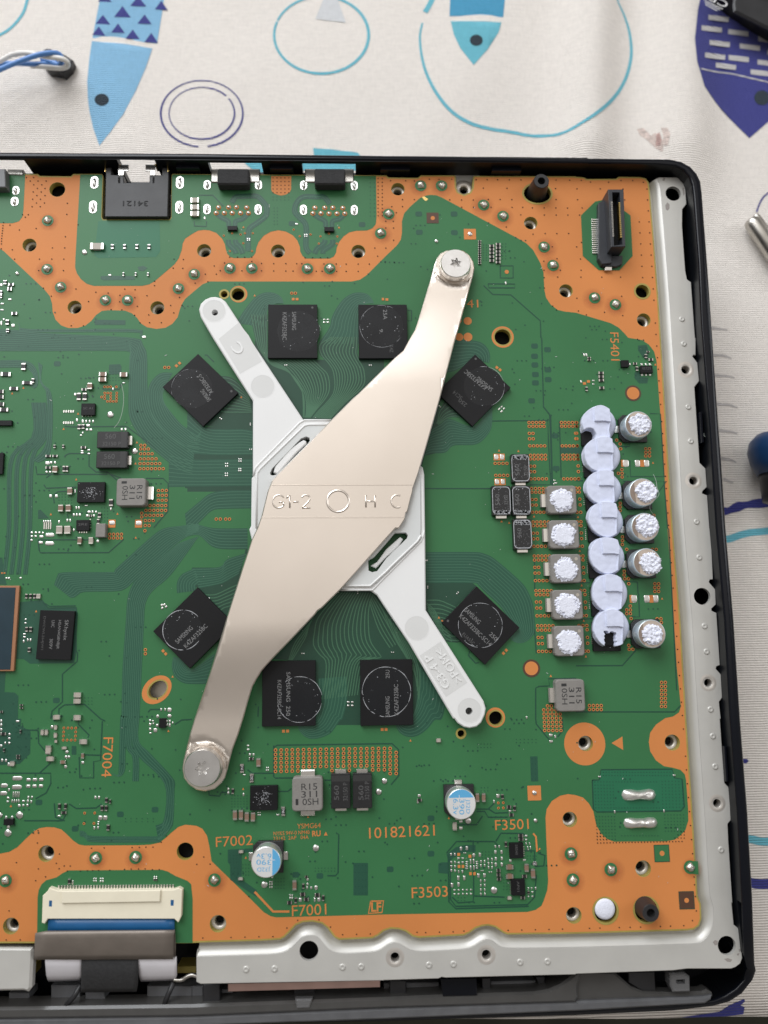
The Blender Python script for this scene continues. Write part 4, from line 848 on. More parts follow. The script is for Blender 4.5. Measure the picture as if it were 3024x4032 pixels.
for x, y in ((553, 80), (588, 80), (622, 80), (656, 80), (551, 114), (655, 114), (549, 149), (653, 149), (547, 184), (581, 184), (616, 184), (650, 184), (732, 815), (819, 814), (727, 905), (813, 904)): VIAS.append(('D0', x, y, 11.5))
for x, y in ((987, 727), (1030, 726), (988, 771), (1031, 770)): VIAS.append(('D2', x, y, 11))
for x, y in ((275, 765), (458, 744), (420, 755), (526, 744), (443, 830), (328, 898), (519, 898), (347, 744), (931, 770), (1025, 755), (1110, 771), (1256, 772), (1096, 833), (1183, 748), (1252, 833), (879, 713)): VIAS.append(('A1', x, y, 9.5))
rest = MB()
order = sorted(VIAS, key=lambda a: -a[3])
for i, (t, x, y, r) in enumerate(order):
    p = P(t, x, y); s = pxmm(t, x, y) * r
    if i < 300: obj('via', viam, board, at(p.x, p.y, 0, 0, (s, s, 1)))
    else: rest.add([(p.x + s * a, p.y + s * b, c) for a, b, c in v], f); rest.m[-len(f):] = mi
tag(rest.build('via_row', ['copper', 'hole'], board), 'further ringed plated holes', kind='stuff')
# ------------------------------------------------------------------ small parts: shared unit meshes, one object per part
def unit_smd(name, body):
    b = MB(); bv = .05
    def blk(x0, x1, w_, h_, m):
        slab(b, [(x0, -w_), (x1, -w_), (x1, w_), (x0, w_)], 0.05, h_, .0, m=m)
        # rounded shoulders
    blk(-.29, .29, .46, .90, 0)
    for s in (-1, 1):
        x0, x1 = (-.5, -.26) if s < 0 else (.26, .5)
        v = [(x0, -.5, .05), (x1, -.5, .05), (x1, .5, .05), (x0, .5, .05), (x0, -.5, .8), (x1, -.5, .8), (x1, .5, .8), (x0, .5, .8),
             (x0 + .05, -.44, .98), (x1 - .03, -.44, .98), (x1 - .03, .44, .98), (x0 + .05, .44, .98)]
        b.add(v, [(0, 1, 5, 4), (1, 2, 6, 5), (2, 3, 7, 6), (3, 0, 4, 7), (4, 5, 9, 8), (5, 6, 10, 9), (6, 7, 11, 10), (7, 4, 8, 11), (8, 9, 10, 11)], 1)
    return mesh(name, b.v, b.f, [body, 'tin'], b.m)
SM = {'c': unit_smd('ceramic_capacitor', 'cap_brown'), 'g': unit_smd('ceramic_capacitor', 'cap_grey'), 'r': unit_smd('chip_resistor', 'res_black')}
SN = {'c': 'ceramic_capacitor', 'g': 'ceramic_capacitor', 'r': 'chip_resistor', 'p': 'solder_pad', 'o': 'copper_pad', 'i': 'small_chip', 'k': 'resistor_with_code'}
def pillow(name, m, h0=.1):
    b = MB(); o_ = rrect(1, 1, .22, 2); rings = [(1.0, 0), (.94, .55), (.75, .9), (.4, 1.0)]
    n = len(o_); v = []; f = []
    for s, z in rings: v += [(x * s, y * s, z) for x, y in o_]
    for k in range(3):
        for i in range(n): f.append((k * n + i, k * n + (i + 1) % n, (k + 1) * n + (i + 1) % n, (k + 1) * n + i))
    f.append(tuple(3 * n + i for i in range(n)))
    return mesh(name, v, f, m, smooth=True)
SM['p'] = pillow('solder_pad', 'solder')
b = MB(); slab(b, [(-.5, -.5), (.5, -.5), (.5, .5), (-.5, .5)], 0, 1); SM['o'] = mesh('copper_pad', b.v, b.f, 'copper')
b = MB(); slab(b, [(-.5, -.5), (.5, -.5), (.5, .5), (-.5, .5)], 0, 1, .03); SM['i'] = mesh('small_chip', b.v, b.f, 'chip')
def dome(name, m, n=16, lump=0.0, flat_=.3):
    b = MB(); pr = [(1, 0), (.97, .3), (.85, .62), (.62, .86), (flat_, .98), (.001, 1.0)]
    lathe(b, pr, n); 
    if lump: b.v = [(x * (1 + lump * hnoise(x, y, 2.3, 5)), y * (1 + lump * hnoise(x, y, 2.1, 8)), z * (1 + lump * hnoise(x, y, 2.6, 2))) for x, y, z in b.v]
    return mesh(name, b.v, b.f, m, smooth=True)
DOME = dome('solder_dot', 'solder')
pad_count = [0]; pad_rest = MB()
jr = random.Random(11)
def smd(t, x, y, w_, h_, ty, rot=0):
    ht = {'c': .8, 'g': .85, 'r': .42, 'p': .16, 'o': .09, 'i': .75, 'k': .45}[ty]
    z0 = 0.05
    if ty in 'cg' and max(w_, h_) < 55: ht = .55
    p = P(t, x, y, ht * .6); s = pxmm(t, x, y)
    W, H = w_ * s, h_ * s
    if ty in 'cgr' and h_ > w_: rot += 90; W, H = H, W
    if ty == 'p':
        pad_count[0] += 1
        if pad_count[0] > 295:
            m_ = at(p.x, p.y, z0, rot, (W, H, ht)); me = SM['p']
            pad_rest.add([tuple((m_ @ vv.co) / MM) for vv in me.vertices], [tuple(q.vertices) for q in me.polygons]); return
    if ty == 'o': z0 = .04
    jig = jr.uniform(-2, 2) if ty in 'cgr' else 0
    return obj(SN[ty], SM[ty], board, at(p.x, p.y, z0, rot + jig, (W, H, ht)))
SMD = {
'A0': '840 858 122 62 g;972 860 24 42 r;1077 860 24 42 r;1183 860 24 42 r;1288 860 24 42 r;950 1105 28 14 p;1067 1098 14 30 r;1173 1098 14 30 r;1279 1098 14 30 r;45 1168 30 36 r;97 1187 50 26 r;12 1190 20 26 p;85 1225 38 36 r;10 1255 24 32 r;10 1290 18 30 r;85 1315 30 16 p;20 1352 30 14 p;18 1405 30 12 p;125 1437 50 28 r;33 1487 14 20 p;12 1520 14 40 p;65 1513 30 45 r;113 1540 30 28 p;68 1585 26 30 r;1245 1640 34 22 p',
'A1': '25 460 75 46 g;25 520 75 46 g;25 577 75 46 g;110 612 14 26 p;905 663 26 16 p;480 790 12 14 p;498 790 12 14 p;480 804 12 12 p;498 804 12 12 p;976 755 12 14 p;994 755 12 14 p;976 770 12 12 p;994 770 12 12 p;1143 1488 22 10 p;1175 1488 22 10 p;1143 1512 22 14 p;1175 1512 22 14 p;875 1313 24 22 o;908 1313 24 22 o;1650 1313 20 22 o',
'A2': '25 1316 24 22 o;1052 1172 12 30 p',
'B0': '205 250 38 65 r;50 315 88 38 r;12 465 44 36 r;12 512 44 36 r;15 575 48 36 r;35 622 78 36 r;235 390 90 30 r;285 372 26 42 r;120 440 78 32 r;890 316 70 38 c;887 362 70 40 c;1070 320 68 42 c;778 420 42 60 c;727 448 44 24 r;682 508 36 68 r;733 508 38 68 r;650 490 20 26 p;1070 390 24 12 p;976 443 14 24 p;715 722 18 30 p;745 722 14 26 p;775 722 14 26 p;805 722 14 26 p;685 770 28 44 r;720 768 28 42 r;762 758 34 24 p;752 795 22 20 p;785 795 24 20 p;700 843 20 14 p;715 822 14 18 p;665 712 16 30 p;1052 792 18 24 p;1085 792 18 24 p;473 940 20 30 r;548 940 20 30 r;722 948 48 24 r;710 978 26 14 p;768 970 26 14 p;710 996 26 14 p;768 1002 24 14 p;418 1022 48 22 r;477 1022 46 22 r;410 1083 38 30 p;443 1078 18 24 p;475 1078 18 22 p;417 1122 46 24 r;477 1138 44 62 c;403 1160 20 18 p;433 1160 20 18 p;553 1133 22 54 r;580 1133 22 54 r;605 1325 44 64 c;437 1368 24 28 p;487 1368 24 28 p;527 1473 44 62 c;592 1473 44 62 c;960 1425 36 64 r;958 1480 14 26 p;745 1450 28 10 p;660 1470 14 26 p;682 1470 14 26 p;638 1530 16 26 p;663 1530 16 26 p;690 1530 18 26 p;770 1505 28 22 p;800 1505 16 24 p;830 1505 16 20 p;755 1538 24 22 p;785 1538 24 22 r;812 1538 14 24 p;860 1532 28 44 r;850 1588 24 46 r;582 1578 14 26 p;606 1578 14 26 p;510 1590 16 26 p;378 1588 12 24 p;397 1588 12 24 p;416 1588 12 24 p;435 1588 12 24 p;968 1606 60 70 o;968 1600 50 36 p;1198 1606 62 70 o;1198 1602 52 40 p;1525 243 24 22 o 45;1552 220 24 22 o 45;650 1320 12 14 p;650 1335 12 12 p;515 1661 56 74 g;585 1661 56 74 g',
'B1': '292 1088 12 14 p;308 1088 12 14 p;292 1110 12 14 p;308 1110 12 14 p;407 1049 12 14 p;424 1049 12 14 p;407 1068 12 14 p;424 1068 12 14 p;406 1132 12 14 p;422 1132 12 14 p;406 1150 12 14 p;422 1150 12 14 p;290 1172 12 14 p;306 1172 12 14 p;290 1192 12 14 p;306 1192 12 14 p;505 740 12 10 p;505 755 12 10 p;500 965 10 12 p;516 965 10 12 p;803 236 10 14 p;819 236 10 14 p;1533 238 10 14 p;1549 238 10 14 p;242 692 12 14 p;254 702 12 14 p',
'B2': '975 258 24 22 o 45;1002 278 24 22 o 45;995 615 14 26 p 45;1016 596 12 22 p 45;1036 612 12 22 p 45;1016 636 14 26 p 45;476 588 12 10 p;486 598 12 10 p;995 1031 96 58 o;970 1031 36 48 p;1020 1031 36 48 p;1002 1245 96 58 o;976 1245 36 46 p;1028 1245 36 46 p;1473 1232 22 12 p;1466 1262 12 14 p;1490 1255 12 14 p;1478 1255 12 14 p',
'B3': '397 205 26 20 p;397 248 26 20 p;508 225 34 22 r;465 228 14 20 p;568 230 18 22 p;604 230 18 22 p;638 230 18 22 p;570 318 18 24 p;604 318 18 24 p;638 318 18 24 p;525 268 24 38 r;645 190 40 24 r;620 122 26 14 r;602 160 24 36 r;215 305 46 24 r;215 337 46 24 r;217 368 46 24 r;220 434 44 24 r;150 370 18 14 p;150 400 18 14 p;70 147 14 28 p;90 147 14 28 p;112 173 30 14 r;112 192 30 14 r;45 378 14 24 p;73 395 26 22 o;107 378 26 22 o;90 443 22 38 r;400 1085 24 60 o;430 1085 54 62 p;532 1085 44 60 p;610 1085 44 60 p;571 1085 34 60 o',
'C0': '275 38 20 18 p;310 38 20 18 p;340 38 18 18 p;371 40 18 18 p;275 70 20 18 p;308 70 20 18 p;273 103 20 18 p;357 72 36 24 p;352 124 36 24 p;430 58 76 34 p;427 131 76 34 p;690 108 36 66 c;788 108 40 62 g;638 16 14 26 p;845 112 22 24 p;78 432 18 16 p;56 432 18 16 p;178 430 20 16 p;230 587 22 42 r;265 587 22 42 r;299 587 22 42 r;334 587 38 42 g;222 787 18 14 p;220 820 18 14 p;232 873 24 42 r;267 873 24 42 r;211 915 26 14 p;211 940 26 14 p;205 978 14 26 p;240 966 14 26 p;264 966 14 26 p;254 1050 26 40 r;672 1440 66 44 g;670 1493 66 44 g;187 1527 30 14 r;187 1552 30 14 r;15 1585 24 20 r;492 1632 64 40 g;670 1636 66 46 g;1392 1567 14 26 p;1427 1567 14 26 p;1464 1570 36 34 p;1362 1625 24 26 p;1464 1622 34 26 p;1398 665 16 24 p 45;1420 660 16 24 p 45;1402 690 18 24 p 45;1435 678 16 24 p 45;1410 1060 24 22 o 45;1432 1085 24 22 o 45;40 387 14 12 o;18 387 14 12 o',
'C1': '950 1082 10 12 p;967 1082 10 12 p;1432 546 12 10 p;1432 562 12 10 p;1350 1502 22 14 p;1385 1502 22 14 p;1350 1532 22 14 p;1385 1532 22 14 p;1262 552 14 10 p;150 604 10 10 p',
'C2': '360 278 10 14 p;372 278 10 14 p;377 502 12 10 p;377 516 12 10 p;66 1072 10 12 p;82 1072 10 12 p;630 566 12 12 p;642 554 12 12 p;1032 1080 24 22 o 45;1056 1054 24 22 o 45;1232 1635 14 24 p;502 799 14 14 o 45',
'C3': '475 610 26 66 o;502 610 50 64 p;612 610 48 64 p;690 610 44 64 p;650 610 34 64 o',
'D0': '152 22 30 16 p;178 110 14 30 r;30 130 50 24 r;82 135 18 20 p;80 170 22 18 p;45 210 14 22 p;80 210 18 20 p;10 235 20 22 p;35 270 14 30 r;158 318 32 14 r;158 340 32 14 r;18 360 18 26 p;52 362 18 26 p;108 388 40 44 g;75 395 22 30 p;10 20 18 26 p;10 55 18 26 p;10 95 18 26 p;367 118 28 50 g;402 118 28 50 g;450 72 24 28 p;482 75 26 42 g;480 143 28 46 g;485 195 26 24 g;420 268 48 76 g;437 345 72 40 g;723 198 72 42 g;557 252 46 22 g;578 288 26 24 p;570 330 22 22 p;595 330 22 22 p;545 374 50 28 c;567 415 24 28 p;715 320 24 46 c;715 380 24 24 p;148 515 84 36 p;144 592 84 38 p;246 528 38 26 p;301 527 38 26 p;356 526 38 26 p;243 584 38 26 p;298 583 38 26 p;353 582 38 26 p;35 578 60 34 p;30 645 60 34 p;78 615 16 26 p;115 655 10 50 p;132 655 10 50 p;148 655 10 50 p;164 655 10 50 p;105 712 11 28 p;124 712 11 28 p;143 712 11 28 p;162 712 11 28 p;245 680 16 22 p;276 678 16 20 p;70 685 22 18 p;67 716 20 16 p;203 712 24 16 p;240 712 18 24 p;270 718 14 26 p;166 752 24 24 p;202 750 18 20 p;237 748 18 22 p;514 757 22 52 r;567 757 22 52 r;553 810 48 24 r;511 840 28 14 p;824 681 18 26 p;855 681 18 26 p;920 703 24 44 r;953 715 14 36 r;882 772 24 48 r;918 772 24 48 r;866 857 36 36 p;909 857 36 36 p;851 893 16 14 p;849 912 16 14 p;847 942 16 24 p;815 945 16 28 p;935 940 26 52 r;600 1405 24 46 r;628 1415 14 36 p;812 1382 12 14 p;830 1382 12 14 p;812 1402 12 14 p;830 1402 12 14 p;870 1382 14 14 p;890 1382 14 14 p;870 1404 14 14 p;890 1404 14 14 p;1333 1370 12 18 p;1352 1370 12 18 p;1333 1390 12 18 r;1352 1390 12 18 r;53 853 20 24 p;104 853 20 24 p;72 935 26 26 p;1297 15 20 16 p;1322 20 14 16 p;1297 50 20 24 p;1325 42 14 14 p;1297 90 20 24 p;1342 100 32 34 p;1300 125 20 14 p;1358 57 24 22 p;1440 22 16 24 p;1466 22 18 24 p;1442 52 18 22 p;1466 56 18 30 p;1492 35 14 20 p',
'D1': '484 232 22 14 p;484 267 22 16 p;500 310 20 22 p;532 310 18 22 p;512 345 40 24 r;575 377 38 74 c;432 428 34 76 k;516 512 36 74 k;452 484 26 12 p;445 655 16 26 p;645 424 12 14 p;660 424 12 14 p;645 446 12 14 p;660 446 12 14 p;788 800 34 78 k;742 830 26 14 p;372 833 38 84 c;424 830 38 84 c;474 847 38 80 c;528 847 38 80 c;572 810 12 12 p;588 810 12 12 p;572 832 12 12 p;588 832 12 12 p;314 608 18 22 p;314 640 18 22 p;353 625 22 48 r;424 1148 46 22 g;420 1382 46 22 g;672 1410 12 16 p;690 1410 12 16 p;672 1432 12 16 p;690 1432 12 16 p;672 1456 12 16 p;690 1456 12 16 p;692 1370 18 14 p;886 1437 36 84 c;988 1365 26 20 r;998 1390 18 22 p;962 1445 20 44 r;998 1430 18 22 p;995 1460 14 24 p;1030 1462 18 22 p;1072 1460 30 34 p;956 1517 46 30 r;895 1568 22 48 r;935 1565 30 34 p;988 1560 44 28 r;1082 1522 46 30 r;1060 1565 16 38 p;1096 1563 30 34 p;1133 1548 22 50 r;848 1527 14 18 p;866 1527 14 18 p;848 1550 14 18 p;866 1550 14 18 p;843 1588 44 28 r;791 107 24 24 o;826 106 24 24 o;1643 92 24 24 o',
'D2': '18 92 24 24 o;470 186 44 32 g;305 665 28 24 p;305 702 44 24 r;292 720 18 24 p;806 680 32 76 c;860 680 32 76 c;985 667 30 34 p;1023 672 22 42 r;950 716 14 28 p;1078 762 40 28 r;1127 773 24 48 r;1088 797 24 16 p;1099 830 42 26 r;664 888 32 20 p;610 928 38 70 g;664 945 32 26 p;1441 142 32 24 p;1480 155 16 28 p;1443 196 32 22 p;1180 1010 46 28 r;1228 1012 22 18 p;1182 1042 46 24 r;1228 1045 20 16 p;1052 1083 22 46 r;1030 1083 1 1 p;1258 1080 12 22 p;1228 1080 12 22 p;1242 1115 10 30 p;1265 1115 10 30 p;1245 1132 10 12 p;963 1104 16 24 p;995 1104 14 24 p;963 1152 20 30 p;1016 1152 20 32 p;966 1210 20 30 p;1018 1208 20 32 p;966 1260 20 34 p;1018 1260 20 34 p;665 1122 22 32 p;716 1118 22 34 p;580 1172 16 24 p;612 1172 16 24 p;645 1172 24 24 o;692 1160 10 12 p;706 1160 10 12 p;776 1180 24 34 p;828 1176 22 34 p;742 1188 24 24 o;645 1206 20 16 p;680 1206 20 16 p;582 1240 16 22 p;614 1240 16 22 p;646 1243 20 18 p;680 1241 20 18 p;582 1276 16 22 p;614 1276 16 22 p;648 1276 22 24 o;682 1276 22 24 o;582 1312 16 22 p;614 1314 16 22 p;645 1322 14 24 p;678 1322 14 26 p;716 1236 22 12 p;716 1256 22 12 p;716 1275 22 12 p;716 1294 22 12 p;748 1234 14 42 p;775 1232 14 42 p;749 1290 14 42 p;777 1288 14 42 p;804 1234 22 12 p;804 1253 22 12 p;804 1273 22 12 p;804 1291 22 12 p;838 1234 14 26 p;870 1232 14 26 p;838 1270 14 26 p;870 1268 14 26 p;900 1214 14 24 p;933 1214 14 24 p;903 1250 14 26 p;933 1250 14 26 p;904 1286 14 26 p;934 1286 14 26 p;840 1313 10 12 p;855 1313 10 12 p;910 1325 12 14 p;928 1325 12 14 p;747 1338 22 24 o;782 1338 22 24 o;816 1355 22 36 p;868 1353 22 34 p;642 1376 22 38 p;694 1376 22 40 p;835 1402 14 26 p;870 1400 14 26 p;588 1438 24 36 p;644 1432 22 36 p;836 1440 14 24 p;870 1438 14 24 p;610 1480 18 14 p;645 1480 18 14 p;682 1478 18 14 p;716 1478 18 14 p;752 1478 18 14 p;610 1515 18 16 p;645 1515 18 16 p;682 1513 18 16 p;716 1513 18 16 p;752 1513 18 16 p;836 1478 14 24 p;870 1478 14 24 p;838 1515 14 24 p;872 1515 14 24 p;988 1310 36 28 r;988 1348 36 28 r;992 1384 36 26 r;1084 1280 66 40 c;1084 1360 66 40 c;1230 1286 38 70 c;1286 1336 38 80 c;1212 1360 44 28 r;1302 1250 38 26 k;1092 1228 22 24 p;1212 1220 26 18 p;1083 1548 44 26 g;1198 1545 40 28 r;1248 1465 12 20 p;1276 1465 12 20 p;1310 1465 14 26 p;1248 1500 18 26 r;1282 1498 16 18 p;1248 1535 14 16 p;1283 1535 16 16 p',
'D3': '203 500 26 14 p;848 488 26 14 p;334 805 14 28 p;760 797 14 28 p',
}
SM['k'] = SM['r']; mat('solder_bar', (0.84, 0.82, 0.78), 0.36, 0.9, var=.08, vscale=500)
for t, s in SMD.items():
    for q in s.split(';'):
        a = q.split()
        ty = a[4]; W, H = float(a[2]), float(a[3])
        smd(t, float(a[0]), float(a[1]), W, H, 'r' if ty == 'k' else ty, float(a[5]) * -1 if len(a) > 5 else 0)
        if ty == 'k': text('code_print', '0R0' if t == 'D1' and float(a[0]) > 700 else '2R2', t, float(a[0]), float(a[1]) - 1, 34, 90, .49, 'white_ink', board, cap=20)
tag(pad_rest.build('solder_pads', ['solder'], board, smooth=True), 'further small bare solder pads', kind='stuff') if pad_rest.v else None
# ladders of tiny resistors above the right clamp screw
for x, ys_, w_ in ((825, [812 + 19.3 * i for i in range(11)], 26), (930, (854, 884, 915, 948, 981), 42), (985, (840, 870, 902, 932, 963, 994), 42)):
    for y in ys_: smd('A2', x, y, w_, 13 if w_ == 26 else 24, 'r')
# little pins beside the driver chips
pins = MB()
def pinrow(t, x0, y0, x1, y1, n, w_=7, h_=9):
    for i in range(n):
        u_ = i / (n - 1) if n > 1 else 0; x, y = x0 + (x1 - x0) * u_, y0 + (y1 - y0) * u_; p = P(t, x, y); s = pxmm(t, x, y)
        slab(pins, rrect(w_ * s, h_ * s, .05, 1, p.x, p.y), .05, .2)
for a in (('B3', 33, 748, 42, 892, 9), ('B3', 68, 898, 110, 900, 4), ('B3', 48, 1025, 56, 1155, 8), ('B3', 70, 1185, 110, 1187, 3), ('B3', 62, 1318, 68, 1442, 8), ('B3', 75, 1640, 78, 1646, 1), ('C3', 80, 15, 83, 95, 6), ('C3', 90, 258, 98, 385, 9), ('C3', 132, 415, 205, 418, 6), ('C3', 108, 558, 115, 690, 9), ('C3', 128, 862, 134, 995, 9), ('C3', 165, 1025, 310, 1028, 9), ('D2', 1080, 1105, 1086, 1190, 5, 14, 8), ('D2', 1205, 1105, 1208, 1180, 5, 14, 8), ('D2', 1092, 1405, 1094, 1505, 6, 14, 8), ('B0', 717, 676, 792, 676, 4, 12, 12), ('B0', 555, 637, 635, 637, 5, 12, 22), ('B0', 553, 735, 630, 735, 5, 12, 22), ('B0', 34, 1025, 22, 1150, 8, 14, 8), ('C0', 690, 36, 750, 36, 4, 10, 12), ('B0', 782, 1570, 784, 1640, 4, 12, 8), ('A1', 313, 720, 385, 720, 5, 9, 12), ('A1', 1150, 725, 1220, 725, 5, 9, 12), ('B0', 385, 1625, 440, 1625, 4, 10, 60)):
    pinrow(*a)
tag(pins.build('chip_pins', ['tin'], board), 'tiny silver pins along the chip edges', kind='stuff')

# ------------------------------------------------------------------ round solder
def rdot(name, t, x, y, r, h=.35, me=None, **kw):
    p = P(t, x, y); s = pxmm(t, x, y) * r; return obj(name, me or DOME, board, at(p.x, p.y, .05, jr.uniform(0, 360), (s, s, h)))
for t, x, y, r in (('A0', 732, 908, 24), ('A0', 150, 1092, 17), ('A2', 452, 812, 17), ('B0', 955, 665, 29), ('B0', 1165, 980, 28), ('D0', 170, 832, 32), ('D0', 2, 832, 24), ('D0', 70, 986, 32), ('D1', 1070, 1116, 29), ('D1', 625, 1432, 29), ('D1', 1612, 630, 27), ('D1', 1662, 537, 25), ('D2', 727, 880, 27), ('D2', 1308, 878, 18), ('D2', 950, 1480, 29)):
    rdot('solder_dot', t, x, y, r)
PIN = dome('solder_joint_dome', 'solder_dull', 18, .35, .45)
JO = [('A0', 413, 635), ('A0', 408, 1055), ('A0', 525, 1210), ('A0', 912, 1323), ('A0', 1103, 1323), ('A0', 1543, 1222), ('A1', 20, 1098), ('A1', 328, 1047), ('A1', 517, 1047), ('A1', 997, 1050), ('A1', 1190, 1050), ('A1', 1630, 745), ('A2', 317, 333), ('A2', 497, 333), ('A2', 40, 578), ('A2', 860, 500), ('A2', 1028, 597), ('A2', 1383, 863), ('A2', 1460, 1022), ('A3', 160, 1302), ('A3', 340, 1360), ('D0', 828, 1203), ('D0', 1172, 1197), ('D0', 48, 1398), ('D1', 195, 1393), ('D2', 1615, 1168), ('D2', 1632, 1393), ('D3', 300, 1302), ('D3', 985, 1282)]
RB = MB(); sheet(RB, circ(0, 0, 1, 28), 0); RBM = mesh('joint_ring', RB.v, RB.f, 'mask')
RB2 = MB(); sheet(RB2, circ(0, 0, 1, 28), 0); RBM2 = mesh('flux_stain', RB2.v, RB2.f, 'flux_stain')
flat('joint_ring', xy('D3 985 1228 1052 1230 1058 1345 985 1338'), 'mask', .088)
for t, x, y in JO:
    p = P(t, x, y); s = pxmm(t, x, y); e_ = 1.0 if t[0] in 'AB' else 1.1
    o_ = rdot('solder_joint', t, x + 1, y - 2, 31 * e_, .75, PIN)
    sr = jr.uniform(88, 112); obj('flux_stain', RBM2, o_, at(p.x + jr.uniform(-.5, .5), p.y - .3, .032, jr.uniform(0, 360), (sr * s,) * 2 + (1,)))
    obj('joint_ring', RBM, o_, at(p.x, p.y, .09, 0, (50 * s * e_,) * 2 + (1,)))
for x0 in (0,):
    for x, y in ((230, 522), (317, 520), (385, 520), (473, 523), (210, 570), (280, 570), (348, 570), (420, 570), (488, 570), (1062, 525), (1147, 525), (1217, 525), (1303, 527), (1045, 573), (1115, 573), (1184, 575), (1253, 575), (1320, 575)):
        p = P('A1', x, y); s = pxmm('A1', x, y)
        o_ = rdot('pin_joint', 'A1', x, y, 15, .5); b_ = SM['o']
        obj('pin_ring', viam, o_, at(p.x, p.y, .01, 0, (22 * s, 22 * s, 1)))
LUG = dome('lug_dome', 'solder', 18, .2, .5)
for t, x, y, w_, h_ in (('A1', 132, 327, 62, 88), ('A1', 575, 327, 62, 88), ('A1', 130, 537, 62, 96), ('A1', 572, 540, 62, 96), ('A1', 965, 330, 62, 88), ('A1', 1402, 333, 62, 88), ('A1', 963, 542, 62, 96), ('A1', 1402, 545, 62, 96), ('A0', 817, 305, 68, 118), ('A0', 805, 518, 68, 118), ('A0', 1555, 305, 68, 118), ('A0', 1550, 520, 68, 118), ('A0', 138, 375, 62, 82), ('A0', 128, 470, 66, 86)):
    p = P(t, x, y); s = pxmm(t, x, y)
    b_ = MB(); slab(b_, rrect(w_ * s, h_ * s, w_ * s * .48, 6, p.x, p.y), .05, .16, .06); o_ = b_.build('solder_lug', ['solder'], board)
    obj('lug_pin', LUG, o_, at(p.x, p.y - .1, .12, 0, (w_ * s * .27, h_ * s * .36, .55)))
for t, x, y, w_, h_ in (('D3', 540, 657, 296, 100), ('D3', 556, 900, 296, 95)):    # long solder bars
    p = P(t, x, y); s = pxmm(t, x, y); L_, H_ = w_ * s / 2, h_ * s / 2; b_ = MB(); v = []; f = []; nu, nv = 30, 8
    for i in range(nu + 1):
        u_ = -1 + 2 * i / nu; ww = H_ * (max(0, 1 - abs(u_) ** 6) ** .5) * (1 - .22 * math.cos(u_ * 1.6) ** 4 + .12 * hnoise(u_, w_, 3, y % 7))
        for j in range(nv + 1):
            q = -1 + 2 * j / nv; v.append((p.x + u_ * L_, p.y + q * ww, .05 + 1.15 * math.sqrt(max(0, 1 - q * q)) * max(.05, 1 - abs(u_) ** 4) * (1 + .22 * hnoise(u_ * 2, q, 1.6, y % 5))))
    f = [(i * (nv + 1) + j, (i + 1) * (nv + 1) + j, (i + 1) * (nv + 1) + j + 1, i * (nv + 1) + j + 1) for i in range(nu) for j in range(nv)]
    b_.add(v, f); b_.build('solder_bar', ['solder_bar'], board, smooth=True)
def disc(name, t, x, y, r, m, z): p = P(t, x, y); s = pxmm(t, x, y); return flat(name, circ(p.x, p.y, r * s, 32), m, z)
for t, x, y, r in (('A2', 723, 1502, 35), ('A2', 725, 1640, 38), ('A2', 650, 1640, 34), ('A2', 650, 1502, 20)): disc('test_pad', t, x, y, r, 'copper', .105)
for t, x, y, r0, r1 in (('B3', 492, 480, 54, 69), ('C2', 1273, 1210, 58, 75)): disc('fiducial_ring', t, x, y, r1, 'brown_mask', .103); disc('fiducial', t, x, y, r0, 'copper', .107)
def square(t, x, y, w_, h_, m, z, rim=None):
    p = P(t, x, y); s = pxmm(t, x, y)
    if rim: flat('fiducial_ring', rrect((w_ + 10) * s, (h_ + 10) * s, .05, 1, p.x, p.y), rim, z - .003)
    return flat('fiducial_square', rrect(w_ * s, h_ * s, .05, 1, p.x, p.y), m, z)
square('A2', 420, 612, 104, 98, 'brown_mask', .104); disc('fiducial', 'A2', 421, 613, 18, 'copper', .108)
square('A2', 742, 752, 104, 97, 'copper', .104); rdot('solder_dot', 'A2', 743, 750, 21)
disc('fiducial', 'A2', 1060, 1078, 18, 'copper', .108)
square('D2', 1298, 641, 116, 122, 'copper', .104); rdot('solder_dot', 'D2', 1299, 640, 21)
square('D3', 740, 1162, 122, 130, 'mask', .104, 'moat'); disc('fiducial', 'D3', 742, 1162, 21, 'copper', .108)
square('D3', 955, 1567, 122, 134, 'brown_mask', .104, 'moat'); disc('fiducial', 'D3', 954, 1568, 20, 'copper', .108)
flat('copper_speck', xy('A2 328 435 345 425 382 450 365 465 350 460'), 'gold', .106)
for t, x, y in (('B0', 204, 432), ('B0', 107, 480), ('B0', 551, 787), ('B0', 1184, 903), ('B0', 1172, 1085), ('B0', 660, 1223), ('B0', 441, 1524), ('B0', 1016, 1520), ('B0', 676, 655), ('C0', 314, 716), ('C0', 1492, 1280), ('C0', 1174, 80), ('C2', 474, 770), ('C2', 1440, 1274), ('B2', 993, 974), ('B2', 1160, 978), ('B2', 1015, 1585), ('B2', 1080, 1597), ('B2', 1295, 1543), ('B3', 684, 231), ('B3', 664, 1080), ('C3', 742, 606), ('C3', 32, 195), ('C3', 48, 492), ('C3', 66, 797), ('C3', 84, 1106), ('B3', 16, 1548), ('D0', 96, 752), ('D0', 1456, 104), ('D1', 443, 604), ('D1', 465, 1198), ('D1', 1003, 845), ('D1', 1285, 436), ('D1', 1490, 432), ('D2', 228, 186), ('D2', 560, 856), ('A1', 445, 690), ('A1', 1270, 693), ('A1', 542, 1280), ('B1', 426, 512)):
    p = P(t, x, y); s = pxmm(t, x, y) * 10; flat('pin_mark', [(p.x - s, p.y - s), (p.x + s, p.y - s), (p.x, p.y + s)], 'copper', .106)
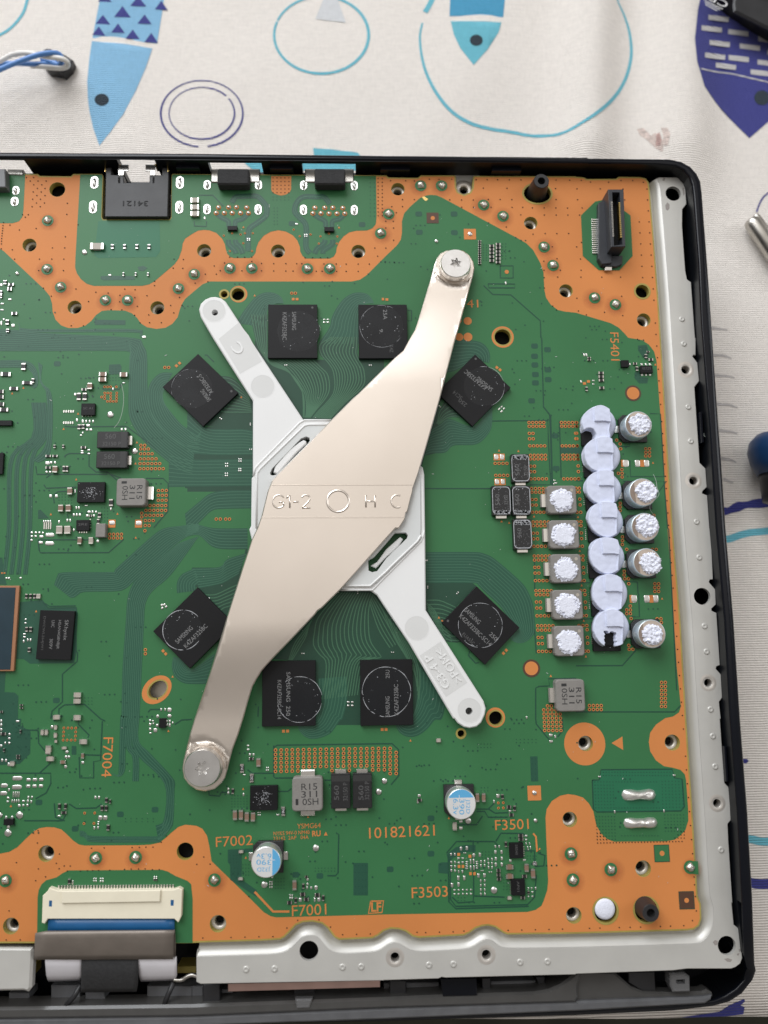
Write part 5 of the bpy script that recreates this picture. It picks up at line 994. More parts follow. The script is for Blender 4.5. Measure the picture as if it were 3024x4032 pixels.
# copper lettering and line work on the board
T = lambda s_, t, x, y, L_, rot=0, cap=None, m='copper', z=.106, bold=.0: text('board_lettering', s_, t, x, y, L_, rot, z, m, board, cap=cap, bold=bold)
T('F5401', 'B3', 335, 75, 250, -91, 74); T('F7004', 'D0', 928, 332, 335, -91, 86); T('F7002', 'D1', 365, 1056, 318, 2, 84); T('F7001', 'E1', 1012, 112, 298, 1.5, 90)
T('101821621', 'D2', 155, 976, 568, 1.2, 90); T('F3501', 'D2', 1105, 914, 290, 1, 84); T('F3503', 'D2', 395, 1498, 312, 1.2, 88); T('41', 'A2', 765, 1350, 100, 0, 70)
T('YSMG64', 'D1', 1010, 925, 204, 1, 42); T('NYKS 94V-0 NM40', 'D1', 860, 986, 312, 1, 32); T('23142  2AP   04A', 'D1', 855, 1029, 305, 1, 30); T('RU', 'D1', 1075, 992, 74, 1, 48, bold=.03)
flat('board_mark', xy('D1 1140 1008 1157 974 1172 1008'), 'copper', .106)
def cline(txt, wd=.45): b_ = MB(); ribbon(b_, xy(txt), wd, .106); b_.build('board_mark', ['copper'], board)
cline('E1 542 -46 702 124 842 124', .48); cline('D2 1288 990 1312 1018 1322 1150 1348 1118', .4)
cline('E1 1545 35 1655 32 1642 132 1525 140 1545 35', .3); T('LF', 'E1', 1592, 86, 88, 0, 78, bold=.03)

# ------------------------------------------------------------------ flat packages
def package(name, t, x, y, w_, h_, ht, m='chip', rot=0, bev=.12, r=.12, lab=None):
    p = P(t, x, y, ht); s = pxmm(t, x, y, ht); b_ = MB()
    slab(b_, rrect(w_ * s, h_ * s, r, 2), .15 if ht > 1 else .05, ht, bev); o_ = b_.build(name, [m], board, at(p.x, p.y, 0, rot))
    if lab: o_['label'] = lab
    return o_
CH = [('A1', 870, 1588, 426, 486, 0), ('A1', 1650, 1590, 422, 486, 0), ('B2', 776, 452, 423, 483, -45), ('C2', 836, 838, 510, 438, -45), ('B0', 1732, 450, 502, 424, -45), ('C0', 1674, 859, 458, 532, -45), ('C1', 837, 1425, 462, 555, 0), ('C1', 1681, 1417, 455, 555, 0)]
chips = [package('memory_chip', *c[:5], 1.15, 'chip', c[5], .06, .1) for c in CH]
def cring(i, t, x, y, r, a0=0, a1=360, wd=.16, oil=True):
    p = P(t, x, y, 1.15); s = pxmm(t, x, y, 1.15) * r
    if oil: flat('oil_mark', circ(p.x, p.y, s * .97, 40), 'chip_oil', 1.158, parent=chips[i])
    b_ = MB(); rg = random.Random(i)
    seg = []; a = a0
    while a < a1:
        L_ = rg.uniform(10, 70); pts_ = [(p.x + s * (1 + .012 * hnoise(q, i, .05)) * math.cos(math.radians(q)), p.y + s * (1 + .012 * hnoise(q, i, .05)) * math.sin(math.radians(q))) for q in np.arange(a, min(a + L_, a1) + .1, 4)]
        if len(pts_) > 2: ribbon(b_, pts_, lambda t_: wd * (.25 + .5 * math.sin(math.pi * t_)), 1.164)
        a += L_ + rg.choice((0, 0, 3, 8))
    for q in range(26):                         # specks of dried paste
        an, rr = rg.uniform(0, 6.28), s * math.sqrt(rg.random()); r_ = rg.uniform(.03, .10)
        if rr > s * .55 or rg.random() < .2: b_.add([(p.x + rr * math.cos(an) + r_ * a_ * rg.uniform(.5, 1.5), p.y + rr * math.sin(an) + r_ * c_, 1.166) for a_, c_ in hexd], [(0, 1, 2, 3, 4, 5)])
    b_.build('paste_residue', ['residue'], chips[i])
cring(1, 'A1', 1640, 1545, 190, 60, 330, .08); cring(2, 'B2', 862, 420, 178, -70, 100, .12); cring(3, 'C2', 832, 838, 190, 0, 360, .14); cring(5, 'C0', 1578, 878, 172, 40, 330, .2); cring(6, 'C1', 930, 1480, 195, 10, 130, .16); cring(6, 'C1', 930, 1480, 192, 190, 350, .14, False); cring(7, 'C1', 1680, 1412, 210, 0, 360, .18); cring(0, 'A1', 920, 1590, 190, 0, 20, .05); cring(4, 'B0', 1660, 440, 180, 100, 200, .06)
def ctext(i, s_, t, x, y, L_, rot, cap=34, m='chip_print'): text('chip_lettering', s_, t, x, y, L_, rot, 1.17, m, chips[i], cap=cap)
ctext(0, 'SAMSUNG', 'A1', 882, 1500, 165, -90, 36); ctext(0, 'K4ZAF325BC', 'A1', 800, 1545, 250, -90, 36)
ctext(1, '25A', 'A2', 10, 1445, 90, -90, 34); ctext(1, '9.', 'A2', -25, 1590, 40, -90, 30); ctext(1, 'K4Z', 'B2', 65, 95, 66, -90, 30, 'print_dim')
ctext(2, 'K4ZAF325BC', 'B2', 790, 362, 235, 138, 38); ctext(2, 'SAMSUNG', 'B2', 870, 400, 165, 138, 38); ctext(2, 'SC14', 'B2', 635, 495, 90, 138, 34, 'print_dim'); ctext(2, '250', 'B2', 680, 560, 80, 138, 34, 'print_dim')
ctext(3, 'SAMSUNG', 'C2', 765, 758, 170, -45, 40); ctext(3, 'K4ZAF325BC-SC14', 'C2', 790, 880, 360, -45, 38); ctext(3, '250', 'C2', 945, 935, 78, -45, 36); ctext(3, 'EUA55C', 'C2', 730, 955, 130, -45, 28, 'print_dim')
ctext(4, 'SAMSUNG', 'B1', 118, 498, 120, 125, 38); ctext(4, 'AF325BC-S', 'B1', 115, 400, 200, 125, 38)
ctext(5, 'SAMSUNG', 'C0', 1590, 920, 185, 45, 40); ctext(5, 'K4ZAF325BC', 'C0', 1690, 930, 260, 45, 38)
ctext(6, 'SAMSUNG  250', 'C1', 832, 1430, 370, -90, 34); ctext(6, 'K4ZAF325BC-SC14', 'C1', 755, 1480, 330, -90, 34)
ctext(7, 'SAMSUNG', 'C1', 1690, 1540, 170, 90, 36); ctext(7, 'K4ZAF325BC', 'C1', 1765, 1480, 260, 90, 36); ctext(7, '25U', 'C1', 1690, 1260, 70, 90, 34)
for i, t, x, y in ((0, 'A1', 1040, 1385), (2, 'B2', 792, 182), (3, 'C2', 552, 800), (4, 'B1', 340, 462)):
    p = P(t, x, y, 1.15); flat('pin_dot', circ(p.x, p.y, .28, 14), 'print_dim', 1.165, parent=chips[i])
sk = package('memory_chip', 'C0', 478, 922, 300, 425, 1.1, 'chip', -2.5, .06, .1, 'smaller charcoal memory chip with pale grey lettering'); chips.append(sk)
ctext(8, 'SKhynix', 'C0', 565, 880, 175, -92, 42); ctext(8, 'H5AN4G8NBJR', 'C0', 505, 918, 250, -92, 30); ctext(8, 'UHC', 'C0', 458, 826, 62, -92, 28); ctext(8, '309V', 'C0', 440, 1000, 92, -92, 28); ctext(8, 'DWCWL264JW1', 'C0', 372, 905, 290, -92, 26, 'print_dim')
# processor package cut by the left edge
p0 = xy('C0 -700 495 168 497 118 1235 -700 1235', .9); b_ = MB(); slab(b_, p0, .1, .9, .08); pk = b_.build('processor_package', ['chip'], board); pk['label'] = 'blue-black package with a copper rim at the left edge'
MATS['chip_blue'] = mat('chip_blue', (0.008, 0.030, 0.045), .4, var=.1); mat('copper_rim', (0.40, 0.19, 0.10), .45, .4)
b_ = MB(); slab(b_, xy('C0 -700 510 135 512 88 1222 -700 1222', 1.0), .9, 1.0, .05); b_.build('die_coating', ['chip_blue'], pk); pk.data.materials[0] = MATS['copper_rim']
# controllers
for t, x, y, w_, h_, s_ in (('B0', 760, 617, 118, 106, 'SC A1'), ('B0', 715, 1620, 115, 95, '2RE'), ('D2', 1145, 1140, 118, 125, '58240'), ('D2', 1160, 1458, 118, 130, 'AF01'), ('B3', 610, 272, 106, 62, 'S2230'), ('B3', 425, 222, 66, 60, None), ('A1', 348, 696, 84, 38, None), ('A1', 1185, 706, 84, 38, None), ('D0', 1403, 38, 58, 80, None), ('D0', 72, 893, 84, 52, None), ('B0', -5, 1085, 60, 190, None), ('B0', 30, 735, 140, 46, None)):
    o_ = package('controller_chip', t, x, y, w_, h_, .85, 'chip', 0, .05, .05)
    if s_: text('chip_lettering', s_, t, x, y - 8, w_ * .7, 180 if t == 'B3' else (-90 if t == 'D2' else 0), .86, 'print_dim', o_, cap=20)
smd('B0', 118, 735, 24, 46, 'p')
for t, x, y, w_, h_, rot in (('B0', 785, 1333, 236, 178, 0), ('D1', 620, 685, 238, 205, 0)):
    o_ = package('power_transistor', t, x, y, w_, h_, 1.0, 'chip', rot, .05, .05)
    for i in range(4): smd(t, x + w_ / 2 + 4, y - h_ * .36 + i * h_ * .24, 18, 26, 'p'); smd(t, x - w_ / 2 - 3, y - h_ * .36 + i * h_ * .24, 14, 26, 'p')
    for s in (-1, 1): smd(t, x, y + s * (h_ / 2 + 3), w_ * .6, 14, 'p')
    rg = random.Random(int(x)); b_ = MB(); p = P(t, x, y, 1.0)
    for q in range(90):
        a_, c_ = rg.gauss(0, 1.0), rg.gauss(0, .9); r_ = rg.uniform(.03, .10); b_.add([(p.x + a_ + r_ * u_ * rg.uniform(.6, 1.6), p.y + c_ + r_ * v_, 1.006) for u_, v_ in hexd], [(0, 1, 2, 3, 4, 5)])
    b_.build('paste_residue', ['residue'], o_)
# tantalum capacitors
def tantalum(t, x, y, w_, h_, side, lines, rot, residue=0, ht=1.9):
    o_ = package('tantalum_capacitor', t, x, y, w_, h_, ht, 'black_plastic', 0, .12, .15)
    p = P(t, x, y, ht); s = pxmm(t, x, y, ht); W, H = w_ * s, h_ * s
    for sd in side:
        dx, dy = {'r': (W / 2 + .25, 0), 'l': (-W / 2 - .25, 0), 't': (0, H / 2 + .25), 'b': (0, -H / 2 - .25)}[sd]
        b_ = MB(); slab(b_, rrect(.9 if sd in 'rl' else W * .6, H * .58 if sd in 'rl' else .9, .1, 2, p.x + dx, p.y + dy), .05, 1.1, .1); b_.build('terminal', ['tin'], o_)
    for (s_, lx, ly, L_, cap) in lines: text('chip_lettering', s_, t, lx, ly, L_ * (.75 if residue else 1), rot, ht + .006, 'print_mid' if residue else 'print_dim', o_, cap=cap)
    if not residue and side[0] in 'rt':
        bx = rrect(W * .17, H * .96, .05, 1, p.x + W * .36, p.y) if side[0] == 'r' else rrect(W * .96, H * .17, .05, 1, p.x, p.y + H * .36)
        flat('polarity_band', bx, 'polarity', ht + .004, parent=o_)
    if residue:
        rg = random.Random(int(x + y)); b_ = MB(); o2 = rrect(W * .94, H * .92, W * .22, 6, p.x, p.y)
        pts_ = [(a + .06 * hnoise(a, c, 3, 1), c + .06 * hnoise(a, c, 3, 2)) for a, c in o2]; ribbon(b_, pts_, lambda t_: .14 + .16 * abs(hnoise(t_ * 40, 1, 1, 3)) , ht + .012, 0, True)
        for q in range(60):
            a_, c_ = rg.uniform(-.42, .42) * W, rg.uniform(-.42, .42) * H; r_ = rg.uniform(.02, .07) * (1.6 if abs(c_) > .36 * H else .8)
            b_.add([(p.x + a_ + r_ * u_ * rg.uniform(.5, 1.7), p.y + c_ + r_ * v_ * rg.uniform(.5, 1.5), ht + .014) for u_, v_ in hexd], [(0, 1, 2, 3, 4, 5)])
        for e_ in (residue,):
            if e_ == 2:
                for q in range(70): a_, c_ = rg.uniform(-.4, .4) * W, H * (.38 + rg.uniform(-.07, .06)); b_.add([(p.x + a_ + .2 * u_ * rg.uniform(.5, 1.5), p.y + c_ + .14 * v_, ht + .016) for u_, v_ in hexd], [(0, 1, 2, 3, 4, 5)])
            if e_ == 3:
                for q in range(70): a_, c_ = rg.uniform(-.4, .4) * W, -H * (.40 + rg.uniform(-.06, .05)); b_.add([(p.x + a_ + .2 * u_ * rg.uniform(.5, 1.5), p.y + c_ + .14 * v_, ht + .016) for u_, v_ in hexd], [(0, 1, 2, 3, 4, 5)])
        b_.build('paste_residue', ['residue'], o_)
    return o_
mat('polarity', (0.030, 0.030, 0.030), .5)
tantalum('B0', 972, 880, 268, 148, 'r', [('560', 955, 850, 92, 46), ('32150 P', 965, 915, 160, 34)], 0); tantalum('B0', 965, 1052, 268, 148, 'r', [('560', 945, 1025, 92, 46), ('32150 P', 955, 1085, 160, 34)], 0)
tantalum('D1', 1285, 625, 166, 292, 'tb', [('560', 1248, 640, 120, 42), ('32150 P', 1325, 630, 150, 38)], 90); tantalum('D1', 1472, 622, 166, 292, 'tb', [('560', 1460, 640, 120, 42), ('32150 P', 1512, 620, 150, 38)], 90)
tantalum('B2', 1180, 1125, 155, 245, 'b', [('560', 1150, 1140, 130, 38), ('32150', 1225, 1150, 110, 34)], 90, 2); tantalum('B2', 1014, 1405, 160, 256, 'b', [('560', 980, 1400, 130, 38), ('32150', 1055, 1400, 110, 34)], 90, 3); tantalum('B2', 1188, 1405, 158, 256, 'b', [('560', 1150, 1400, 130, 38)], 90, 3); tantalum('C2', 1198, 50, 158, 262, 'b', [('560', 1170, 40, 110, 36)], 90, 2)
# ------------------------------------------------------------------ inductors
def inductor(t, x, y, w_, h_, tabs, rot=None, txt=True, ht=2.6, lab=None):
    o_ = package('inductor', t, x, y, w_, h_, ht, 'ferrite', 0, .22, .7, lab)
    p = P(t, x, y, ht); s = pxmm(t, x, y, ht); W, H = w_ * s, h_ * s
    for sd in tabs:
        k_ = H if sd in 'lr' else W; sg = -1 if sd in 'lb' else 1; prof = [(-.3, .12), (1.15, .12), (1.35, .3), (1.3, .9), (1.0, 1.15), (-.3, 1.2)]
        v = []; n_ = len(prof)
        for q in (-.23, .23): v += [((p.x + sg * (W / 2 + a), p.y + q * k_, z) if sd in 'lr' else (p.x + q * k_, p.y + sg * (H / 2 + a), z)) for a, z in prof]
        b_ = MB(); b_.add(v, [(i, (i + 1) % n_, n_ + (i + 1) % n_, n_ + i) for i in range(n_)] + [tuple(range(n_)), tuple(range(n_, 2 * n_))]); b_.build('terminal', ['tin'], o_)
    if txt:
        u_ = .25 * w_
        for i, s_ in enumerate(('R15', '311', '0SH')):
            d = (1 - i) * u_ * .98
            if rot == 0: text('printed_code', s_, t, x + (.06 if i < 2 else .1) * w_, y - d, .52 * w_, 1, ht + .008, 'ink', o_, cap=.19 * h_)
            else: text('printed_code', s_, t, x + d + .04 * w_, y + (0 if i < 2 else .03 * h_), .5 * h_, -91, ht + .008, 'ink', o_, cap=.19 * w_)
        pp = P(t, x - .34 * w_, y + .24 * h_, ht) if rot == 0 else P(t, x - .23 * w_, y - .34 * h_, ht)
        flat('printed_mark', rrect(*((.09 * W, .18 * H) if rot == 0 else (.18 * W, .09 * H)), .02, 1, pp.x, pp.y), 'ink', ht + .008, parent=o_)
    else:
        pp = P(t, x + .33 * w_, y - .34 * h_, ht); flat('printed_mark', circ(pp.x, pp.y, .055 * W, 14), 'cap_grey', ht + .008, parent=o_)
    return o_
inductor('B0', 1132, 1333, 255, 245, 'r', -90); inductor('D1', 997, 652, 264, 284, 'tb', 0); inductor('C2', 1612, 1445, 250, 268, 'l', -90)
IND = [('B2', 1538, 1397, 252, 242), ('C2', 1558, 52, 255, 244), ('C2', 1574, 347, 262, 246), ('C2', 1588, 660, 258, 252), ('C2', 1602, 974, 258, 256)]
for q in IND: inductor(*q, 'l', None, False)
package('inductor', 'C0', 868, 18, 84, 120, 1.8, 'ferrite', 0, .12, .1)

# ------------------------------------------------------------------ electrolytic capacitors
def electrolytic(t, x, y, r, top, base, ht=4.8):
    p = P(t, x, y, ht); s = pxmm(t, x, y, ht); R_ = r * s; b_ = MB()
    pr = [(R_ * .97, .9), (R_ * .97, 1.2), (R_ * .90, 1.45), (R_ * .97, 1.7), (R_, 2.0), (R_, ht - .35), (R_ * .985, ht - .12), (R_ * .95, ht), (R_ * .001, ht)]
    lathe(b_, pr, 40, 0, 0)
    o_ = b_.build('electrolytic_capacitor', ['can_silver' if top == 'blue' else 'can_side'], board, at(p.x, p.y), True)
    k_ = R_ * 1.03; cut = k_ * .32
    sq = {'t': [(-k_, k_), (k_, k_), (k_, -k_ + cut), (k_ - cut, -k_), (-k_ + cut, -k_), (-k_, -k_ + cut)], 'l': [(-k_ + cut, k_), (k_, k_), (k_, -k_), (-k_ + cut, -k_), (-k_, -k_ + cut), (-k_, k_ - cut)]}[base]
    b_ = MB(); slab(b_, [(a + p.x, c + p.y) for a, c in sq], .1, 1.0, .08); b_.build('base', ['black_plastic'], o_)
    for sg in (-1, 1):
        c_ = (p.x, p.y + sg * (k_ + .35)) if base == 't' else (p.x + sg * (k_ + .35), p.y)
        b_ = MB(); slab(b_, rrect(*((1.7, 1.2) if base == 't' else (1.2, 1.7)), .08, 1, *c_), .06, .42, .06); b_.build('terminal', ['tin'], o_)
    return o_, p, R_, ht
def segment(cx, cy, r, a0, a1, n=20): return [(cx + r * math.cos(math.radians(a0 + (a1 - a0) * i / n)), cy + r * math.sin(math.radians(a0 + (a1 - a0) * i / n))) for i in range(n + 1)]
o_, p, R_, ht = electrolytic('D1', 640, 1240, 131, 'blue', 'l'); flat('can_top', circ(p.x, p.y, R_ * .945, 36), 'can_print', ht + .006, parent=o_); flat('blue_segment', segment(p.x, p.y, R_ * .94, -64, 64), 'can_blue', ht + .01, parent=o_)
for s_, x, y, L_ in (('6.3v', 622, 1188, 128), ('390', 620, 1240, 128), ('J32D', 620, 1298, 116)): text('can_lettering', s_, 'D1', x, y, L_, 178, ht + .014, 'can_blue', o_, cap=44)
text('can_lettering', '-', 'D1', 705, 1220, 26, 178, ht + .016, 'white_ink', o_, cap=5)
o_, p, R_, ht = electrolytic('D2', 668, 738, 129, 'blue', 't'); flat('can_top', circ(p.x, p.y, R_ * .945, 36), 'can_print', ht + .006, parent=o_); flat('blue_segment', segment(p.x, p.y, R_ * .94, 26, 154), 'can_blue', ht + .01, parent=o_)
for s_, x, y, L_ in (('6.3v', 620, 760, 130), ('390', 672, 760, 130), ('J32D', 722, 758, 118)): text('can_lettering', s_, 'D2', x, y, L_, -92, ht + .014, 'can_blue', o_, cap=44)
text('can_lettering', '-', 'D2', 650, 672, 24, -92, ht + .016, 'white_ink', o_, cap=5)
CAN = [('B3', 540, 748, 118), ('B3', 580, 1334, 122), ('B3', 598, 1634, 122), ('C3', 615, 294, 122), ('C3', 655, 912, 122)]
cans = []
for t, x, y, r in CAN:
    o_, p, R_, ht = electrolytic(t, x, y, r, 'beige', 'l'); flat('can_top', circ(p.x, p.y, R_ * .93, 36), 'can_top', ht + .012, parent=o_)
    flat('polarity_segment', segment(p.x, p.y, R_ * .93, 130, 235), 'can_top_dark', ht + .02, parent=o_); cans.append((p, R_, ht))

# ------------------------------------------------------------------ thermal putty
ORD = ('topmost', 'second', 'third', 'fourth', 'fifth', 'sixth', 'lowest')
def polar(name, cx, cy, R_, z0, hf, rf, nr=22, na=64, m='putty', z_under=None):
    v = []; f = []
    for j in range(nr + 1):
        u_ = j / nr
        for i in range(na):
            a = 2 * math.pi * i / na; rr = R_ * rf(a) * u_; x, y = rr * math.cos(a), rr * math.sin(a); v.append((cx + x, cy + y, z0 + hf(x, y, u_, a)))
    for j in range(nr):
        for i in range(na): f.append((j * na + i, (j + 1) * na + i, (j + 1) * na + (i + 1) % na, j * na + (i + 1) % na))
    n0 = nr * na; k_ = len(v)
    v += [(x, y, z0) for x, y, z in v[n0:n0 + na]]; f += [(n0 + i, k_ + i, k_ + (i + 1) % na, n0 + (i + 1) % na) for i in range(na)]
    f.append(tuple(k_ + i for i in range(na))[::-1])
    return mesh(name, v, f, m, smooth=True)
def ss(a, b, x): t = max(0, min(1, (x - a) / (b - a))); return t * t * (3 - 2 * t)
DISC = [('B3', 205, 742, 158), ('B3', 232, 1012, 164), ('B3', 245, 1296, 160), ('B3', 265, 1570, 160), ('C3', 276, 236, 164), ('C3', 300, 560, 168), ('C3', 312, 862, 168)]
for i, (t, x, y, r) in enumerate(DISC):
    zt = 3.3; p = P(t, x, y, zt * .75); s = pxmm(t, x, y, zt); R_ = r * s
    c_ = P(t, x - 48, y + 72, 1.0); pk = MB(); slab(pk, rrect(R_ * 1.42, R_ * 1.5, .05, 1, c_.x, c_.y), .05, 1.0, .05); pk.build('power_stage_chip', ['chip'], board)
    def hf(a, b, u_, an, i=i, R_=R_):
        dome_ = 1.55 * (max(0, 1 - u_ ** 5)) ** .6
        chord = .50 * R_ + .10 * R_ * hnoise(b, i, .4, 4)
        plate = ss(chord + .05, chord - .05, a) * ss(.975, .945, math.hypot(a + .06 * R_, b) / (R_ * (1 + .02 * math.sin(5 * an + i))))
        step = .08 * R_ - .05 * R_ * ss(.2 * R_, .5 * R_, a)
        tab = ss(step - .04, step + .04, b) * ss(-.34 * R_ - .04, -.34 * R_ + .04, a) * ss(chord + .05, chord - .05, a) * ss(.99, .95, u_)
        lip = .34 * math.exp(-((a - chord + .20) / .14) ** 2) * ss(.97, .9, u_)
        h = dome_ * (1 - plate) + plate * (2.30 + .06 * hnoise(a, b, .9, i)) + max(.58 * tab, plate * lip)
        if i == 0: h -= 2.2 * ss(.40 * R_, .34 * R_, math.hypot(a + .60 * R_ - .1 * b, b + .66 * R_) + .12 * hnoise(a, b, 2.0, 8))
        if i == 6:
            d_ = max(abs(a + .16 * R_) / .30, abs(b + .62 * R_) / .42) + .30 * hnoise(a, b, 1.6, 3) * R_
            h -= 2.6 * ss(R_ * 1.0, R_ * .93, d_)
        return max(h, .0)
    rf = lambda a, i=i: 1 + .035 * math.sin(2 * a + i) + .03 * hnoise(math.cos(a), math.sin(a), 1.6, i + 20)
    o_ = obj('thermal_putty', polar('thermal_putty', 0, 0, R_, 0, hf, rf, 64, 170), None, at(p.x, p.y, .85))
    lab = [f'{ORD[i]} of the seven lavender thermal putty discs in the right-hand row', 'topmost lavender thermal putty disc, nibbled at its lower left', 'lowest lavender thermal putty disc, torn open over a black chip']
    tag(o_, lab[1] if i == 0 else lab[2] if i == 6 else lab[0], 'thermal putty', 'thermal putty discs in a row')
b_ = MB(); slab(b_, xy('C3 240 905 300 880 322 880 330 1012 245 1015', 1.3), .9, 1.35, .03); b_.build('exposed_chip', ['chip'], board)
def crumbs(name, cx, cy, R_, z0, seed, h_=1.0, rough=.5, core=0, dx=0, dy=0, lab='', grp=''):
    """ torn putty: a height field that breaks up towards its edge """
    N_ = 84; st = 2.5 * R_ / N_; H_ = np.zeros((N_ + 1, N_ + 1))
    for j in range(N_ + 1):
        for i in range(N_ + 1):
            a, b = -1.25 * R_ + i * st, -1.25 * R_ + j * st; r_ = math.hypot(a, b) / R_
            m_ = 1 - r_ ** 3 + .42 * hnoise(a, b, .75, seed) + .34 * hnoise(a, b, 1.9, seed + 1) + .26 * hnoise(a, b, 4.2, seed + 2)
            if r_ > 1.2 or m_ < .16: continue
            fine = .70 * hnoise(a, b, 1.5, seed + 4) + .45 * abs(hnoise(a, b, 3.2, seed + 5)) + .16 * hnoise(a, b, 6.5, seed + 6)
            if core: H_[j, i] = h_ * (.18 + .42 * ss(.35, .62, m_) + rough * fine * (1 - .85 * ss(core - .1, core + .1, m_)))
            else: H_[j, i] = h_ * (.16 + .34 * ss(.16, .6, m_) + rough * fine)
            H_[j, i] = max(H_[j, i], .04)
    idx = -np.ones((N_ + 1, N_ + 1), int); v = []; f = []
    for j in range(N_):
        for i in range(N_):
            if H_[j:j + 2, i:i + 2].max() <= 0: continue
            q = []
            for jj, ii_ in ((j, i), (j, i + 1), (j + 1, i + 1), (j + 1, i)):
                if idx[jj, ii_] < 0:
                    idx[jj, ii_] = len(v); v.append((dx - 1.25 * R_ + ii_ * st, dy - 1.25 * R_ + jj * st, H_[jj, ii_]))
                q.append(int(idx[jj, ii_]))
            f.append(tuple(q))
    o_ = obj(name, mesh(name, v, f, 'putty_crumb', smooth=True), None, at(cx, cy, z0))
    return tag(o_, lab, 'thermal putty', grp)
for i, (t, x, y, w_, h_) in enumerate(IND):
    p = P(t, x - 5, y + 8, 2.6); s = pxmm(t, x, y, 2.6)
    crumbs('putty_smear', p.x, p.y, (104, 110, 106, 112, 108)[i] * s, 2.605, 40 + i, .9, .40, .50, lab=f'white putty smear on the {("topmost", "second", "third", "fourth", "lowest")[i]} grey inductor beside the via columns', grp='putty smears on inductors')
CL = ('topmost white can, set apart beside the first putty disc', 'second white can, right of the third putty disc', 'third white can, middle one of the close trio', 'fourth white can, with a flap hanging off its lower right', 'lowest white can, beside the torn putty disc')
for i, (p, R_, ht) in enumerate(cans):
    off = ((.10, 0), (.22, .02), (.12, .1), (.22, -.06), (.02, -.02))[i]
    crumbs('putty_crumbs', p.x, p.y, R_ * (.80, .78, .82, .80, .76)[i], ht + .03, 60 + i, 1.0, .55, 0, off[0] * R_, off[1] * R_, lab='crumbly white putty on top of the ' + CL[i], grp='putty crumbs on capacitor cans')

# ------------------------------------------------------------------ white plastic retainer
ret = empty('plastic_retainer', (0, 0, .5), 'translucent white plastic bracket crossing under the metal clamp, moulded lettering on its arms', 'bracket')
ZW = 3.0
ro = 'A1 60 1400 75 1350 115 1312 160 1293 200 1290 250 1302 290 1332 325 1385 B1 495 0 960 705 B1 1500 708 B2 300 1090 335 1120 348 1180 355 1646 C2 362 710 862 1495 880 1560 872 1610 840 1680 800 1715 D2 740 82 690 72 640 40 610 0 C2 600 1646 215 990 C1 1659 670 1600 580 1540 537 1285 535 900 535 515 95 495 10 510 -20 B1 515 1215 525 1200 526 545 180 0 A1 75 1465'
b_ = MB(); ho = []
slot1 = xy('B1 672 1170 690 1130 940 870 985 852 1015 862 1018 890 1000 915 735 1180 700 1190 680 1185', ZW + .45); slot2 = xy('C1 1522 275 1570 250 1659 150 C2 95 38 190 36 207 60 200 85 20 260 C1 1600 370 1555 380 1525 365', ZW + .45)
pin1 = P('A1', 197, 1428, ZW); pin2 = P('C2', 735, 1580, ZW)
h1, h2 = circ(pin1.x, pin1.y, .75, 16), circ(pin2.x, pin2.y, .85, 16)
slab(b_, xy(ro, ZW), .9, ZW, .25, [slot1, slot2, h1, h2]); b_.build('arms', ['white_plastic'], ret)
fr = 'B1 515 1220 556 1640 C1 560 60 900 480 1290 492 1540 495 1560 490 C2 0 390 60 330 290 110 320 70 335 0 B2 335 1160 310 1130 280 1120 B1 1500 752 1010 750 970 760 590 1130 562 1170'
b_ = MB(); slab(b_, xy('B1 556 1646 562 1170 590 1130 970 760 1010 750 1450 750 B2 250 1110 300 1150 318 1200 322 1646 C2 318 40 305 85 280 115 40 350 C1 1600 470 1540 495 950 495 560 60', ZW + .45), ZW - .3, ZW + .45, .18, [slot1, slot2]); b_.build('centre_frame', ['white_plastic_shaded'], ret)
b_ = MB()
for q in ('B1 556 1646 562 1170 590 1130 970 760 1010 750 1200 750', 'C1 1250 497 1540 497 C2 20 372 60 330 290 110 318 60'): tube(b_, [(a, c, ZW + .42) for a, c in xy(q, ZW + .5)], .24, 8)
for q in ('B1 530 1190 545 1130 580 1090 930 735 970 712 1200 712', 'C2 345 20 335 75 320 110 60 370 0 430 C1 1560 533 1285 533'): tube(b_, [(a, c, ZW - .02) for a, c in xy(q, ZW)], .24, 8)
b_.build('frame_edge', ['white_plastic'], ret, smooth=True)
b_ = MB(); slab(b_, xy('B1 705 1165 720 1110 770 1050 800 1010 845 965 930 905 965 885 985 895 990 915 900 1000 740 1180', ZW), ZW - .9, ZW + .35, .25); b_.build('spring_lever', ['white_plastic'], ret)
b_ = MB(); slab(b_, xy('C1 1545 325 1600 290 C2 20 180 140 75 165 95 130 150 80 200 20 250 C1 1590 345', ZW - .5), ZW - 1.8, ZW - .5, .2); b_.build('spring_lever', ['white_plastic'], ret)
for q in ('B1 400 -130 490 -20 605 205 415 312 230 10', 'C2 490 978 720 1335 535 1458 308 1100'): flat('recessed_panel', xy(q, ZW), 'white_plastic_rough', ZW + .012, parent=ret)
for t, x, y, r in (('B1', 610, 418, 102), ('C2', 283, 862, 104)):
    p = P(t, x, y, ZW); s = pxmm(t, x, y, ZW) * r; flat('ejector_mark', circ(p.x, p.y, s, 36), 'white_plastic_rough', ZW + .014, parent=ret); b_ = MB(); ribbon(b_, circ(p.x, p.y, s, 40), .12, ZW + .03, closed=True); b_.build('ejector_ring', ['white_plastic'], ret)
